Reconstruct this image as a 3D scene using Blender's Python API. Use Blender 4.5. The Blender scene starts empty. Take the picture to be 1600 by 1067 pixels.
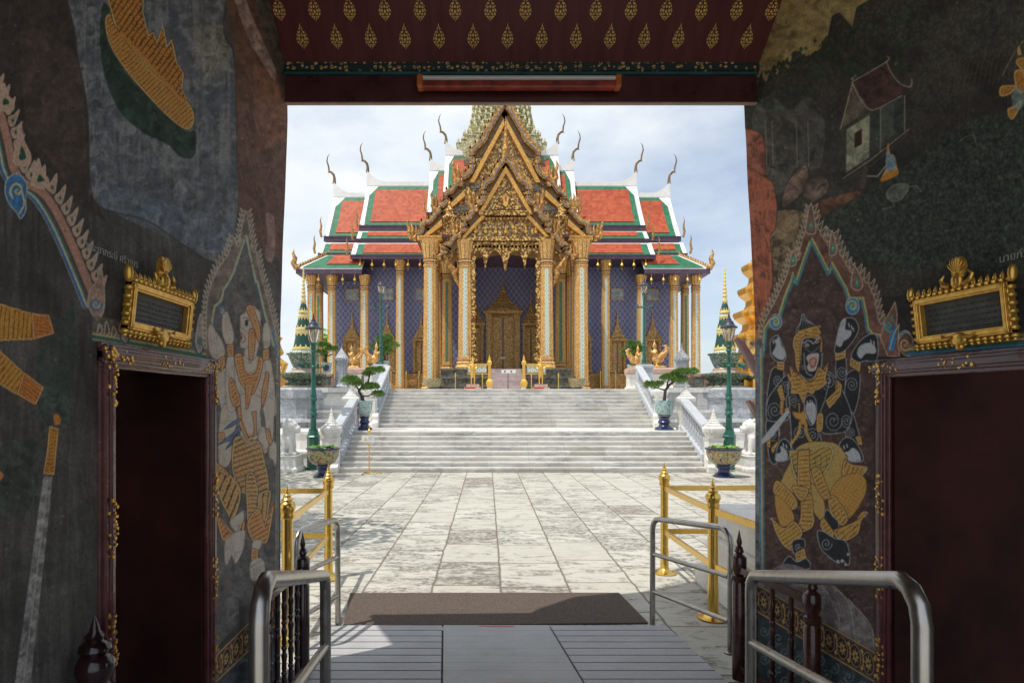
import bpy, bmesh, math, random
import numpy as np
from mathutils import Vector, Matrix
R = math.radians
random.seed(7)
# ------------------------------------------------------------------ scene, camera, light
scene = bpy.context.scene
COL = scene.collection
EYE = 2.26                      # eye height above the plaza
cam_d = bpy.data.cameras.new('camera')
cam = bpy.data.objects.new('camera', cam_d); COL.objects.link(cam)
cam.location = (0, 0, EYE); cam.rotation_euler = (R(90), 0, 0)
cam_d.sensor_width = 36; cam_d.lens = 21.6
cam_d.shift_x = 33/1600; cam_d.shift_y = 98.5/1600
cam_d.clip_start = .05; cam_d.clip_end = 3000
scene.camera = cam
scene.view_settings.view_transform = 'Standard'
scene.view_settings.look = 'None'
scene.view_settings.exposure = 0.13
scene.view_settings.gamma = 1
scene.render.resolution_x = 1024; scene.render.resolution_y = 682
scene.cycles.max_bounces = 10; scene.cycles.diffuse_bounces = 6
scene.cycles.sample_clamp_indirect = 6

SUN_EL = 67; sdx, sdy = .82, .57
sd = Vector((sdx*math.cos(R(SUN_EL)), sdy*math.cos(R(SUN_EL)), -math.sin(R(SUN_EL))))
sl = bpy.data.lights.new('sun', 'SUN'); sl.energy = 3.5; sl.angle = R(.5); sl.color = (1, .95, .86)
so = bpy.data.objects.new('sun', sl); COL.objects.link(so)
so.rotation_euler = sd.to_track_quat('-Z', 'Y').to_euler()
w = bpy.data.worlds.new('World'); scene.world = w; w.use_nodes = True
nt = w.node_tree; nt.nodes.clear()
def wn(t, **k):
    n = nt.nodes.new(t)
    for a, b in k.items(): setattr(n, a, b)
    return n
sky = wn('ShaderNodeTexSky', sky_type='NISHITA', sun_disc=False)
sky.sun_elevation = R(SUN_EL); sky.sun_rotation = math.atan2(-sdx, -sdy)
sky.air_density = 1.0; sky.dust_density = 1.5; sky.ozone_density = 1.2
bg1 = wn('ShaderNodeBackground'); bg1.inputs[1].default_value = .15
bg2 = wn('ShaderNodeBackground'); bg2.inputs[1].default_value = 1.0
nt.links.new(sky.outputs[0], bg1.inputs[0])
tcw = wn('ShaderNodeTexCoord'); mp = wn('ShaderNodeMapping'); mp.inputs['Scale'].default_value = (1, 1, 2.2)
mp.inputs['Location'].default_value = (.35, .1, .2)
nt.links.new(tcw.outputs['Generated'], mp.inputs[0])
nz = wn('ShaderNodeTexNoise'); nz.inputs['Scale'].default_value = 2.1; nz.inputs['Detail'].default_value = 9; nz.inputs['Roughness'].default_value = .55
nt.links.new(mp.outputs[0], nz.inputs['Vector'])
sepw = wn('ShaderNodeSeparateXYZ'); nt.links.new(tcw.outputs['Generated'], sepw.inputs[0])
mx_ = wn('ShaderNodeMath', operation='MULTIPLY_ADD'); nt.links.new(sepw.outputs[0], mx_.inputs[0]); mx_.inputs[1].default_value = -.16
nt.links.new(nz.outputs[0], mx_.inputs[2])
rp = wn('ShaderNodeValToRGB'); rp.color_ramp.elements[0].position = .30; rp.color_ramp.elements[1].position = .56
rp.color_ramp.elements[0].color = (.30, .30, .30, 1); rp.color_ramp.elements[1].color = (1, 1, 1, 1)
nt.links.new(mx_.outputs[0], rp.inputs[0])
nz2 = wn('ShaderNodeTexNoise'); nz2.inputs['Scale'].default_value = 5; nz2.inputs['Detail'].default_value = 6
nt.links.new(mp.outputs[0], nz2.inputs['Vector'])
rp2 = wn('ShaderNodeValToRGB'); rp2.color_ramp.elements[0].position = .35; rp2.color_ramp.elements[1].position = .7
rp2.color_ramp.elements[0].color = (.69, .78, .87, 1); rp2.color_ramp.elements[1].color = (.95, .97, .99, 1)
nt.links.new(nz2.outputs[0], rp2.inputs[0]); nt.links.new(rp2.outputs[0], bg2.inputs[0])
ms = wn('ShaderNodeMixShader'); nt.links.new(rp.outputs[0], ms.inputs[0]); nt.links.new(bg1.outputs[0], ms.inputs[1]); nt.links.new(bg2.outputs[0], ms.inputs[2])
wo = wn('ShaderNodeOutputWorld'); nt.links.new(ms.outputs[0], wo.inputs[0])

# ------------------------------------------------------------------ helpers
F = 960.0; PX, PY = 767.0, 632.0
def X_(px, Y): return (px-PX)/F*Y
def Z_(py, Y): return EYE-(py-PY)/F*Y
XC = 1.06                      # the temple's and the stair's axis

def tag(o, label=None, cat=None, group=None, kind=None):
    if label: o['label'] = label
    if cat: o['category'] = cat
    if group: o['group'] = group
    if kind: o['kind'] = kind
    return o
def thing(name, label, cat, loc=(0, 0, 0), rz=0, group=None):
    o = bpy.data.objects.new(name, None); COL.objects.link(o)
    o.location = loc; o.rotation_euler = (0, 0, rz); o.empty_display_size = .2
    return tag(o, label, cat, group)
def kids(o): return [c for c in bpy.data.objects if c.parent == o]
def dup(root, loc=None, rz=None, label=None, group=None, sx=None, parent=None):
    c = root.copy(); COL.objects.link(c)
    if parent is not None: c.parent = parent
    if loc is not None: c.location = loc
    if rz is not None: c.rotation_euler = (0, 0, rz)
    if sx is not None: c.scale = sx
    if label: c['label'] = label
    if group: c['group'] = group
    for k in kids(root):
        if k is not c: dup(k, parent=c)
    return c

class MB:
    def __init__(s): s.v = []; s.f = []; s.m = []; s.cur = 0
    def add(s, vs, fs, m=None):
        b = len(s.v); s.v += [tuple(p) for p in vs]
        for f in fs: s.f.append(tuple(i+b for i in f)); s.m.append(s.cur if m is None else m)
        return s
    def box(s, x0, x1, y0, y1, z0, z1, m=None):
        vs = [(x, y, z) for z in (z0, z1) for y in (y0, y1) for x in (x0, x1)]
        return s.add(vs, [(0, 2, 3, 1), (4, 5, 7, 6), (0, 1, 5, 4), (2, 6, 7, 3), (0, 4, 6, 2), (1, 3, 7, 5)], m)
    def prism(s, poly, ax, a0, a1, m=None):
        n = len(poly)
        def P(p, a):
            if ax == 'y': return (p[0], a, p[1])
            if ax == 'x': return (a, p[0], p[1])
            return (p[0], p[1], a)
        vs = [P(p, a0) for p in poly]+[P(p, a1) for p in poly]
        fs = [tuple(range(n)), tuple(range(2*n-1, n-1, -1))]+[(i, i+n, (i+1) % n+n, (i+1) % n) for i in range(n)]
        return s.add(vs, fs, m)
    def sweep(s, sec, prof, c=(0, 0, 0), m=None, cap=True):
        n = len(sec); vs = []; fs = []
        for (k, z) in prof:
            kk = k if isinstance(k, (tuple, list)) else (k, k)
            vs += [(c[0]+x*kk[0], c[1]+y*kk[1], c[2]+z) for x, y in sec]
        for j in range(len(prof)-1):
            for i in range(n):
                a = j*n+i; b = j*n+(i+1) % n
                fs.append((a, b, b+n, a+n))
        if cap: fs += [tuple(range(n-1, -1, -1)), tuple(range((len(prof)-1)*n, len(prof)*n))]
        return s.add(vs, fs, m)
    def lathe(s, prof, c=(0, 0, 0), n=20, m=None, a0=0):
        return s.sweep([(math.cos(a0+2*math.pi*i/n), math.sin(a0+2*math.pi*i/n)) for i in range(n)], prof, c, m)
    def tube(s, pts, r, n=8, m=None, flat=None):
        pts = [Vector(p) for p in pts]; k = len(pts)
        if not isinstance(r, (list, tuple)): r = [r]*k
        vs = []; fs = []; up = None
        for i, p in enumerate(pts):
            t = (pts[min(i+1, k-1)]-pts[max(i-1, 0)])
            if t.length < 1e-9: t = Vector((0, 0, 1))
            t.normalize()
            if up is None: up = Vector((0, 1, 0)) if abs(t.y) < .8 else Vector((1, 0, 0))
            a = t.cross(up)
            if a.length < 1e-4: a = t.cross(Vector((1, 0, .3)))
            a.normalize(); b = t.cross(a).normalized(); up = -b if up.dot(b) < 0 else b
            up = a.cross(t).normalized()
            fa, fb = flat if flat else (1, 1)
            for j in range(n):
                q = 2*math.pi*j/n+math.pi/n
                vs.append(p+a*math.cos(q)*r[i]*fa+up*math.sin(q)*r[i]*fb)
        for i in range(k-1):
            for j in range(n):
                A = i*n+j; B = i*n+(j+1) % n
                fs.append((A, B, B+n, A+n))
        fs += [tuple(range(n-1, -1, -1)), tuple(range((k-1)*n, k*n))]
        return s.add(vs, fs, m)
    def ell(s, c, r, nu=12, nv=8, m=None, rot=None):
        vs = []; fs = []
        for j in range(nv+1):
            th = math.pi*j/nv
            for i in range(nu):
                ph = 2*math.pi*i/nu
                p = Vector((r[0]*math.sin(th)*math.cos(ph), r[1]*math.sin(th)*math.sin(ph), r[2]*math.cos(th)))
                if rot: p = rot @ p
                vs.append((c[0]+p.x, c[1]+p.y, c[2]+p.z))
        for j in range(nv):
            for i in range(nu):
                a = j*nu+i; b = j*nu+(i+1) % nu
                fs.append((a, a+nu, b+nu, b))
        return s.add(vs, fs, m)
    def build(s, name, mats, parent=None, off=None, smooth=False, label=None, auto=None, fix=True):
        me = bpy.data.meshes.new(name)
        o3 = Vector(off) if off is not None else Vector((0, 0, 0))
        me.from_pydata([Vector(p)-o3 for p in s.v], [], s.f)
        if not isinstance(mats, (list, tuple)): mats = [mats]
        for mm in mats: me.materials.append(mm)
        if any(s.m): me.polygons.foreach_set('material_index', s.m)
        if fix:
            bm = bmesh.new(); bm.from_mesh(me)
            bmesh.ops.recalc_face_normals(bm, faces=bm.faces); bm.to_mesh(me); bm.free()
        if smooth: me.polygons.foreach_set('use_smooth', [True]*len(me.polygons))
        me.update()
        o = bpy.data.objects.new(name, me); COL.objects.link(o)
        if auto:
            me.polygons.foreach_set('use_smooth', [True]*len(me.polygons))
            try: me.set_sharp_from_angle(angle=R(auto))
            except Exception: pass
        if parent is not None: o.parent = parent
        if label: o['label'] = label
        return o
def part(name, mb, mt, root, **k):
    """a child of a thing (or of one of its parts); the mesh was written in world coordinates"""
    base = root
    while base.parent is not None: base = base.parent
    return mb.build(name, mt, root, off=base.location, **k)
def bevel(o, w_, seg=2):
    b = o.modifiers.new('bevel', 'BEVEL'); b.width = w_; b.segments = seg; b.limit_method = 'ANGLE'; b.angle_limit = R(35)
    return o
def remesh(o, vox):
    r = o.modifiers.new('remesh', 'REMESH'); r.mode = 'VOXEL'; r.voxel_size = vox; r.use_smooth_shade = True
    sm = o.modifiers.new('smooth', 'SMOOTH'); sm.iterations = 2; sm.factor = .5
    return o
RED = []
for q in range(4):
    for (x, y) in [(1, -.5), (1, .5), (.83, .5), (.83, .83), (.5, .83)]:
        for _ in range(q): x, y = -y, x
        RED.append((x, y))
RED2 = []
for q in range(4):
    for (x, y) in [(1, -.34), (1, .34), (.88, .34), (.88, .56), (.75, .56), (.75, .75), (.56, .75), (.56, .88), (.34, .88)]:
        for _ in range(q): x, y = -y, x
        RED2.append((x, y))
SQ = [(1, -1), (1, 1), (-1, 1), (-1, -1)]
OCT = [(math.cos(R(22.5+45*i)), math.sin(R(22.5+45*i))) for i in range(8)]

# ------------------------------------------------------------------ materials
class NB:
    def __init__(s, name):
        s.m = bpy.data.materials.new(name); s.m.use_nodes = True; s.t = s.m.node_tree
        s.b = s.t.nodes['Principled BSDF']
        s.tc = s.t.nodes.new('ShaderNodeTexCoord'); s.O = s.tc.outputs['Object']
        s.g = s.t.nodes.new('ShaderNodeNewGeometry'); s.P = s.g.outputs['Position']
    def n(s, typ, ins=None, **k):
        x = s.t.nodes.new(typ)
        for a, b in k.items(): setattr(x, a, b)
        for a, b in (ins or {}).items():
            if isinstance(b, bpy.types.NodeSocket): s.t.links.new(b, x.inputs[a])
            else: x.inputs[a].default_value = b
        return x
    def math(s, op, a, b=0., c=None, clamp=False):
        d = {0: a, 1: b}
        if c is not None: d[2] = c
        x = s.n('ShaderNodeMath', d, operation=op); x.use_clamp = clamp
        return x.outputs[0]
    def map(s, v, scale=(1, 1, 1), loc=(0, 0, 0), rot=(0, 0, 0)):
        return s.n('ShaderNodeMapping', {'Vector': v, 'Scale': scale, 'Location': loc, 'Rotation': rot}).outputs[0]
    def noise(s, v, sc, det=5, ro=.55, dist=0, out=0):
        return s.n('ShaderNodeTexNoise', {'Vector': v, 'Scale': sc, 'Detail': det, 'Roughness': ro, 'Distortion': dist}).outputs[out]
    def vor(s, v, sc, out='Distance', feat='F1', rnd=1):
        return s.n('ShaderNodeTexVoronoi', {'Vector': v, 'Scale': sc, 'Randomness': rnd}, feature=feat).outputs[out]
    def ramp(s, f, stops, interp='LINEAR'):
        x = s.n('ShaderNodeValToRGB', {0: f}); r = x.color_ramp; r.interpolation = interp
        while len(r.elements) < len(stops): r.elements.new(.5)
        for e, (p, c) in zip(r.elements, stops):
            e.position = p; e.color = (c, c, c, 1) if isinstance(c, (int, float)) else (*c, 1)
        return x.outputs[0]
    def mix(s, f, a, b, bt='MIX'):
        x = s.n('ShaderNodeMix', data_type='RGBA', blend_type=bt)
        for i, v in ((0, f), (6, a), (7, b)):
            if isinstance(v, bpy.types.NodeSocket): s.t.links.new(v, x.inputs[i])
            else: x.inputs[i].default_value = v if i == 0 else (*v, 1)
        return x.outputs[2]
    def sep(s, v): return s.n('ShaderNodeSeparateXYZ', {0: v}).outputs
    def comb(s, x, y, z=0.): return s.n('ShaderNodeCombineXYZ', {0: x, 1: y, 2: z}).outputs[0]
    def set(s, **k):
        for a, v in k.items():
            i = s.b.inputs[{'col': 'Base Color', 'rough': 'Roughness', 'metal': 'Metallic', 'spec': 'Specular IOR Level', 'alpha': 'Alpha',
                            'trans': 'Transmission Weight', 'coat': 'Coat Weight', 'ior': 'IOR'}[a]]
            if isinstance(v, bpy.types.NodeSocket): s.t.links.new(v, i)
            else: i.default_value = (*v, 1) if a == 'col' else v
        return s
    def bump(s, h, st=.3, dist=.02):
        x = s.n('ShaderNodeBump', {'Strength': st, 'Distance': dist, 'Height': h})
        s.t.links.new(x.outputs[0], s.b.inputs['Normal']); return s
def simple(name, col, rough=.6, metal=0., var=.12, sc=6., bump=0., dist=.01, coat=0.):
    b = NB(name); n = b.noise(b.O, sc, 6, .6)
    c2 = tuple(max(0, c*(1-2*var)) for c in col); c3 = tuple(min(1, c*(1+var)) for c in col)
    b.set(col=b.mix(b.ramp(n, [(.3, 0.), (.7, 1.)]), c2, c3), rough=b.math('MULTIPLY_ADD', n, .25, rough-.12), metal=metal, coat=coat)
    if bump: b.bump(n, bump, dist)
    return b.m
M = {}
def seam2d(b, u, v, lu, lv, wid, rnd=True):
    """running joints: returns (joint mask, per block random, u index)"""
    iu = b.math('FLOOR', b.math('DIVIDE', u, lu))
    wn_ = b.n('ShaderNodeTexWhiteNoise', {'W': iu}, noise_dimensions='1D').outputs[0]
    vv = b.math('ADD', b.math('DIVIDE', v, lv), b.math('MULTIPLY', wn_, 7.3))
    iv = b.math('FLOOR', vv)
    fu = b.math('MULTIPLY', b.math('FRACT', b.math('DIVIDE', u, lu)), lu)
    fv = b.math('MULTIPLY', b.math('FRACT', vv), lv)
    du = b.math('MINIMUM', fu, b.math('SUBTRACT', lu, fu)); dv = b.math('MINIMUM', fv, b.math('SUBTRACT', lv, fv))
    d = b.math('MINIMUM', du, dv)
    rn = b.n('ShaderNodeTexWhiteNoise', {'Vector': b.comb(iu, iv)}, noise_dimensions='2D')
    return d, rn.outputs[0], rn.outputs[1]
def marble(name, base, vein, bl=(1.1, .55), amt=.5, blk=True, stain=.2):
    b = NB(name); p = b.P
    n1 = b.noise(p, 1.3, 8, .62, 1.6); n2 = b.noise(b.map(p, (1, 1, 2.2)), 5, 7, .65, .8)
    v1 = b.ramp(n1, [(.42, 0.), (.5, 1.), (.56, 0.)]); v2 = b.ramp(n2, [(.45, 0.), (.62, 1.)])
    f = b.math('MULTIPLY', b.math('MAXIMUM', v1, v2), amt)
    c = b.mix(f, base, vein)
    if blk:
        x, y, z = b.sep(p)
        u = b.math('ADD', x, y)
        d, r, _ = seam2d(b, z, u, bl[1], bl[0], .01)
        c = b.mix(b.ramp(r, [(0., .55), (.35, 0.), (1., 0.)]), c, tuple(k*.72 for k in vein))
        c = b.mix(b.ramp(d, [(.0, .8), (.012, 0.)]), c, tuple(k*.35 for k in vein))
    s1 = b.noise(b.map(p, (3, 3, .7)), 1.2, 5)
    c = b.mix(b.ramp(s1, [(.5, 0.), (.75, stain)]), c, (.20, .17, .13))
    b.set(col=c, rough=.5).bump(n2, .15, .01); return b.m
M['marble'] = marble('white_marble', (.64, .63, .61), (.34, .35, .37), amt=.45)
M['marble_trim'] = marble('white_marble_carving', (.80, .78, .74), (.50, .49, .46), blk=False, amt=.35, stain=.35)
M['grey_marble'] = marble('grey_marble', (.44, .46, .49), (.20, .22, .25), bl=(.9, .62), amt=.75)
M['rail_marble'] = marble('bluish_grey_marble', (.50, .52, .55), (.34, .36, .40), blk=False, amt=.4, stain=.25)
def step_mat():
    b = NB('stair_marble'); p = b.P; x, y, z = b.sep(p)
    n1 = b.noise(b.map(p, (1, 3, 4)), 1.7, 8, .65, 1.2); n2 = b.noise(b.map(p, (1, 1, 3)), 7, 6, .7)
    n3 = b.noise(b.map(p, (.6, 1, 1)), .9, 3)
    c = b.mix(b.math('MULTIPLY', b.ramp(n1, [(.4, 0.), (.6, 1.)]), b.ramp(n3, [(.35, .2), (.65, .9)])), (.72, .70, .65), (.36, .36, .36))
    d, r, _ = seam2d(b, z, x, .165, 1.25, .01)
    c = b.mix(b.ramp(r, [(0., .5), (.2, 0.), (.85, 0.), (1., .3)]), c, (.42, .38, .32))
    c = b.mix(b.ramp(n2, [(.55, 0.), (.85, .5)]), c, (.25, .24, .22))
    c = b.mix(b.math('MULTIPLY', b.ramp(b.math('FRACT', b.math('MULTIPLY', x, .77)), [(0., 1.), (.012, 0.)]), .55), c, (.12, .11, .10))
    b.set(col=c, rough=.55).bump(n2, .2, .008); return b.m
M['steps'] = step_mat()
def plaza_mat():
    b = NB('plaza_paving'); p = b.P; x, y, z = b.sep(p)
    wob = b.math('MULTIPLY_ADD', b.noise(p, 3.2, 3), .05, -.025)
    u = b.math('ADD', b.math('ADD', b.math('ADD', x, -.17), b.math('MULTIPLY', y, .006)), wob); v = b.math('ADD', y, wob)
    d, r, rc = seam2d(b, u, v, .838, 1.13, .01)
    off = b.n('ShaderNodeVectorMath', {0: p, 1: b.n('ShaderNodeVectorMath', {0: rc, 3: 9.}, operation='SCALE').outputs[0]}, operation='ADD').outputs[0]
    n1 = b.noise(b.map(off, (1.1, 2.4, 1)), 1.6, 9, .66, 1.2)
    n2 = b.noise(off, 13, 8, .7); n3 = b.noise(p, .5, 4)
    base = b.mix(b.ramp(r, [(0., 0.), (1., 1.)]), (.50, .48, .42), (.585, .57, .51))
    base = b.mix(b.ramp(n3, [(.35, .0), (.7, .35)]), base, (.50, .50, .42))
    lowf = b.noise(b.P, .42, 3); worn = b.math('MULTIPLY', b.ramp(b.math('ADD', n1, b.math('ADD', b.math('MULTIPLY_ADD', r, .14, -.07), b.math('MULTIPLY_ADD', lowf, .3, -.15))), [(.465, 0.), (.57, 1.)]), b.ramp(n2, [(.37, 0.), (.58, 1.)]))
    c = b.mix(b.math('MULTIPLY', b.ramp(b.noise(off, 2.3, 6, .7, 2.), [(.42, 0.), (.7, .5)]), b.ramp(r, [(0., 1.), (1., .3)])), base, (.36, .34, .29)); c = b.mix(b.math('MULTIPLY', worn, .9), c, (.12, .105, .085))
    dk = b.math('MULTIPLY', b.math('MULTIPLY', b.math('GREATER_THAN', r, .95), b.ramp(n1, [(.35, .3), (.55, 1.)])), b.ramp(n2, [(.30, 0.), (.55, .75)]))
    c = b.mix(dk, c, (.16, .135, .11))
    fine = b.ramp(b.noise(p, 60, 3, .6), [(.35, .25), (.6, 0.)])
    c = b.mix(fine, c, (.30, .28, .22))
    c = b.mix(b.ramp(d, [(.0, .9), (.008, .8), (.02, 0.)]), c, (.13, .105, .075))
    b.set(col=c, rough=b.ramp(n1, [(.3, .55), (.7, .85)]))
    h = b.math('SUBTRACT', b.math('MULTIPLY', b.ramp(d, [(0., 0.), (.02, 1.)]), .8), b.math('MULTIPLY', worn, .5))
    b.bump(h, .6, .012); return b.m
M['plaza'] = plaza_mat()
def tile_mat(name, c1, c2):
    b = NB(name); x, y, z = b.sep(b.P)
    a = b.math('FRACT', b.math('MULTIPLY', z, 3.6)); iu = b.math('FLOOR', b.math('MULTIPLY', z, 3.6))
    q = b.math('FRACT', b.math('MULTIPLY_ADD', iu, .5, b.math('MULTIPLY', b.math('ADD', x, y), 3.6)))
    r = b.n('ShaderNodeTexWhiteNoise', {'Vector': b.comb(b.math('FLOOR', b.math('MULTIPLY_ADD', iu, .5, b.math('MULTIPLY', x, 3.6))), iu)}, noise_dimensions='2D').outputs[0]
    c = b.mix(r, c1, c2)
    j = b.math('MAXIMUM', b.ramp(a, [(0., .75), (.16, 0.)]), b.ramp(q, [(0., .5), (.12, 0.)]))
    c = b.mix(j, c, tuple(k*.3 for k in c1))
    c = b.mix(b.ramp(b.noise(b.P, .5, 5), [(.45, 0.), (.8, .35)]), c, tuple(k*.55 for k in c1))
    b.set(col=c, rough=.6, spec=.3).bump(j, -.4, .04); return b.m
M['orange'] = tile_mat('orange_roof_tiles', (.34, .050, .016), (.48, .100, .034))
M['green'] = tile_mat('green_roof_tiles', (.018, .13, .065), (.03, .20, .10))
M['white'] = simple('white_plaster', (.82, .81, .79), .6, var=.05, sc=2)
M['purple'] = simple('purple_eave_paint', (.085, .05, .085), .5, var=.2, sc=3)
M['maroon'] = simple('maroon_lacquer', (.085, .022, .024), .3, var=.2, sc=4, coat=.2)
M['maroon_dark'] = simple('dark_maroon_door_paint', (.044, .013, .011), .75, var=.3, sc=2.5)
M['maroon_dark'].node_tree.nodes['Principled BSDF'].inputs['Specular IOR Level'].default_value = .12
def gold_mat(name, c1=(.72, .42, .10), c2=(.30, .13, .03), sc=9, metal=.55, rough=.42, amt=1., tint=None, bmp=.5):
    b = NB(name); v = b.vor(b.P, sc, 'Distance'); n = b.noise(b.P, sc*.45, 6, .6)
    f = b.math('ADD', b.math('MULTIPLY', v, .8), b.math('MULTIPLY', n, .6))
    c = b.mix(b.math('MULTIPLY', b.ramp(f, [(.42, 0.), (.78, 1.)]), amt), c1, c2)
    if tint: c = b.mix(b.ramp(b.vor(b.P, sc*1.7, 'Distance'), [(.56, 0.), (.68, 1.)]), c, tint)
    b.set(col=c, rough=rough, metal=metal).bump(f, -bmp, .25/sc); return b.m
M['gold'] = gold_mat('gilded_plaster', sc=7)
M['gold_col'] = gold_mat('gold_mosaic', (.92, .60, .21), (.50, .25, .07), sc=12, amt=.9, metal=.25)
M['gold_carved'] = gold_mat('carved_gilding', (1.0, .64, .19), (.15, .07, .025), sc=4.6, amt=.85, tint=(.10, .07, .06), bmp=.9, metal=.45)
M['gold_fine'] = gold_mat('fine_carved_gilding', (1.0, .62, .18), (.16, .07, .02), sc=6.5, amt=1, bmp=.9)
M['gold_board'] = gold_mat('bargeboard_gilding', (.74, .39, .09), (.22, .10, .03), sc=4.5, amt=.85, metal=.4)
M['gold_wall'] = gold_mat('dark_gilded_wood', (.76, .48, .17), (.26, .13, .04), sc=9, amt=.9, metal=.4)
M['gold_smooth'] = gold_mat('burnished_gilding', (.86, .47, .11), (.48, .24, .06), sc=7, amt=.7, metal=.4)
M['grey_gold'] = gold_mat('tarnished_grey_gilding', (.42, .36, .24), (.12, .10, .07), sc=7, amt=.9, metal=.2)
M['gold_leaf'] = gold_mat('bright_gold_leaf', (.92, .58, .14), (.55, .27, .05), sc=26, amt=.5, metal=.75, rough=.33, bmp=.25)
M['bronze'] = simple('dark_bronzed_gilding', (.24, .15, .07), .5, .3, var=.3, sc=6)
M['silver_board'] = simple('grey_glass_mosaic_edging', (.30, .25, .23), .35, .3, var=.3, sc=12)
M['brass'] = simple('polished_brass', (.80, .52, .13), .24, 1., var=.06, sc=9)
M['steel'] = simple('brushed_stainless_steel', (.46, .44, .41), .30, 1., var=.1, sc=14)
M['green_iron'] = simple('green_painted_iron', (.008, .105, .072), .35, 0., var=.2, sc=8, coat=.3)
M['dark_iron'] = simple('dark_lantern_iron', (.05, .05, .08), .4, .3, var=.2, sc=8)
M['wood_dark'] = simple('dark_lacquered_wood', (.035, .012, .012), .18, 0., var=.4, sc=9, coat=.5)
def glass_mat():
    b = NB('lantern_glass'); b.set(col=(.9, .86, .78), rough=.08, trans=.92, ior=1.15); return b.m
M['glass'] = glass_mat()
def blue_wall():
    b = NB('blue_diamond_tile_wall'); x, y, z = b.sep(b.P)
    s = 1.6; x = b.math('ADD', x, y)
    a = b.math('MULTIPLY', b.math('ADD', b.math('MULTIPLY', x, 1.35), z), s); c_ = b.math('MULTIPLY', b.math('SUBTRACT', b.math('MULTIPLY', x, 1.35), z), s)
    def dd(t): return b.math('ABSOLUTE', b.math('SUBTRACT', b.math('FRACT', t), .5))
    da, dc = dd(a), dd(c_); m = b.math('MAXIMUM', da, dc)    # .5 at lattice lines
    ins = b.math('MAXIMUM', b.math('SUBTRACT', .5, da), b.math('SUBTRACT', .5, dc))
    cell = b.math('MAXIMUM', da, dc)
    col = b.ramp(cell, [(0., (.12, .035, .05)), (.10, (.12, .035, .05)), (.13, (.34, .36, .46)), (.19, (.05, .05, .16)), (.34, (.06, .07, .22)), (.39, (.26, .27, .42)), (.43, (.07, .06, .20)), (.465, (.46, .45, .52)), (.5, (.34, .33, .42))])
    n = b.noise(b.P, 9, 5, .7); col = b.mix(b.ramp(n, [(.4, 0.), (.65, .55)]), col, (.15, .16, .27))
    n2 = b.noise(b.P, .7, 3); col = b.mix(b.ramp(n2, [(.4, 0.), (.7, .25)]), col, (.28, .27, .36))
    b.set(col=col, rough=.3).bump(cell, .2, .02); return b.m
M['blue'] = blue_wall()
def inlay():
    b = NB('pale_green_mirror_inlay'); x, y, z = b.sep(b.P)
    fz = b.math('FRACT', b.math('MULTIPLY', z, 3.4)); fx = b.math('FRACT', b.math('MULTIPLY', b.math('ADD', x, y), 3.4))
    dot = b.math('ADD', b.math('POWER', b.math('SUBTRACT', fz, .5), 2.), b.math('POWER', b.math('SUBTRACT', fx, .5), 2.))
    c = b.ramp(dot, [(0., (.16, .32, .36)), (.02, (.22, .40, .42)), (.04, (.62, .68, .60)), (.17, (.64, .68, .56)), (.24, (.38, .46, .42))])
    b.set(col=c, rough=.3, metal=.15); return b.m
M['inlay'] = inlay()
M['inlay_dark'] = simple('green_mirror_inlay', (.16, .26, .16), .3, .2, var=.35, sc=16)
def chedi_mat(name, c1, c2, sc=8):
    b = NB(name); v = b.vor(b.O, sc); n = b.noise(b.O, 5, 5)
    b.set(col=b.mix(b.ramp(v, [(.3, 0.), (.6, 1.)]), c1, c2), rough=.4).bump(v, -.6, .04); return b.m
M['chedi_green'] = simple('dark_green_mosaic', (.012, .075, .055), .35, .1, var=.35, sc=22, bump=.3)
M['chedi_yellow'] = chedi_mat('yellow_glazed_relief', (.80, .56, .12), (.62, .50, .22), 14)
M['chedi_teal'] = chedi_mat('turquoise_white_mosaic', (.20, .45, .42), (.75, .72, .62), 16)
M['chedi_body'] = chedi_mat('green_grey_glazed_relief', (.26, .31, .22), (.055, .085, .06), 11)
M['chedi_pink'] = chedi_mat('pink_glazed_band', (.45, .25, .20), (.40, .38, .28), 14)
M['prang'] = chedi_mat('pale_green_yellow_glaze', (.78, .73, .46), (.36, .34, .20), 7)
M['pink_stone'] = simple('pinkish_stone', (.52, .36, .28), .7, var=.15, sc=5)
M['pink_step'] = marble('pinkish_marble', (.55, .44, .42), (.36, .30, .31), bl=(.8, .3), amt=.6)
M['dark_stone'] = simple('weathered_dark_stone', (.15, .14, .11), .7, var=.45, sc=5, bump=.3)
M['bark'] = simple('dark_bark', (.065, .045, .035), .8, var=.35, sc=12, bump=.5)
def leaf(name, c1, c2):
    b = NB(name); n = b.noise(b.O, 14, 3); b.set(col=b.mix(n, c1, c2), rough=.55); return b.m
M['leaf'] = leaf('pine_needle_green', (.05, .12, .02), (.20, .34, .06))
M['leaf2'] = leaf('bright_leaf_green', (.12, .30, .02), (.28, .48, .05))
M['leaf3'] = leaf('background_tree_green', (.05, .11, .02), (.15, .26, .04))
def pot_mat(name, bg, cols, sc):
    b = NB(name); v = b.vor(b.O, sc, 'Distance'); cc = b.vor(b.O, sc, 'Color')
    h = b.sep(cc)[0]; n = b.noise(b.O, sc*.8, 4)
    pat = b.ramp(h, [(i/len(cols), c) for i, c in enumerate(cols)], 'CONSTANT')
    f = b.math('MULTIPLY', b.ramp(v, [(.42, 1.), (.50, 0.)]), b.ramp(n, [(.4, .3), (.5, 1.)]))
    bg = b.mix(b.ramp(b.noise(b.O, sc*2.2, 4, .7), [(.45, 0.), (.6, .6)]), bg, tuple(k*.3 for k in bg))
    b.set(col=b.mix(f, bg, pat), rough=.22, coat=.4); return b.m
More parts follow.
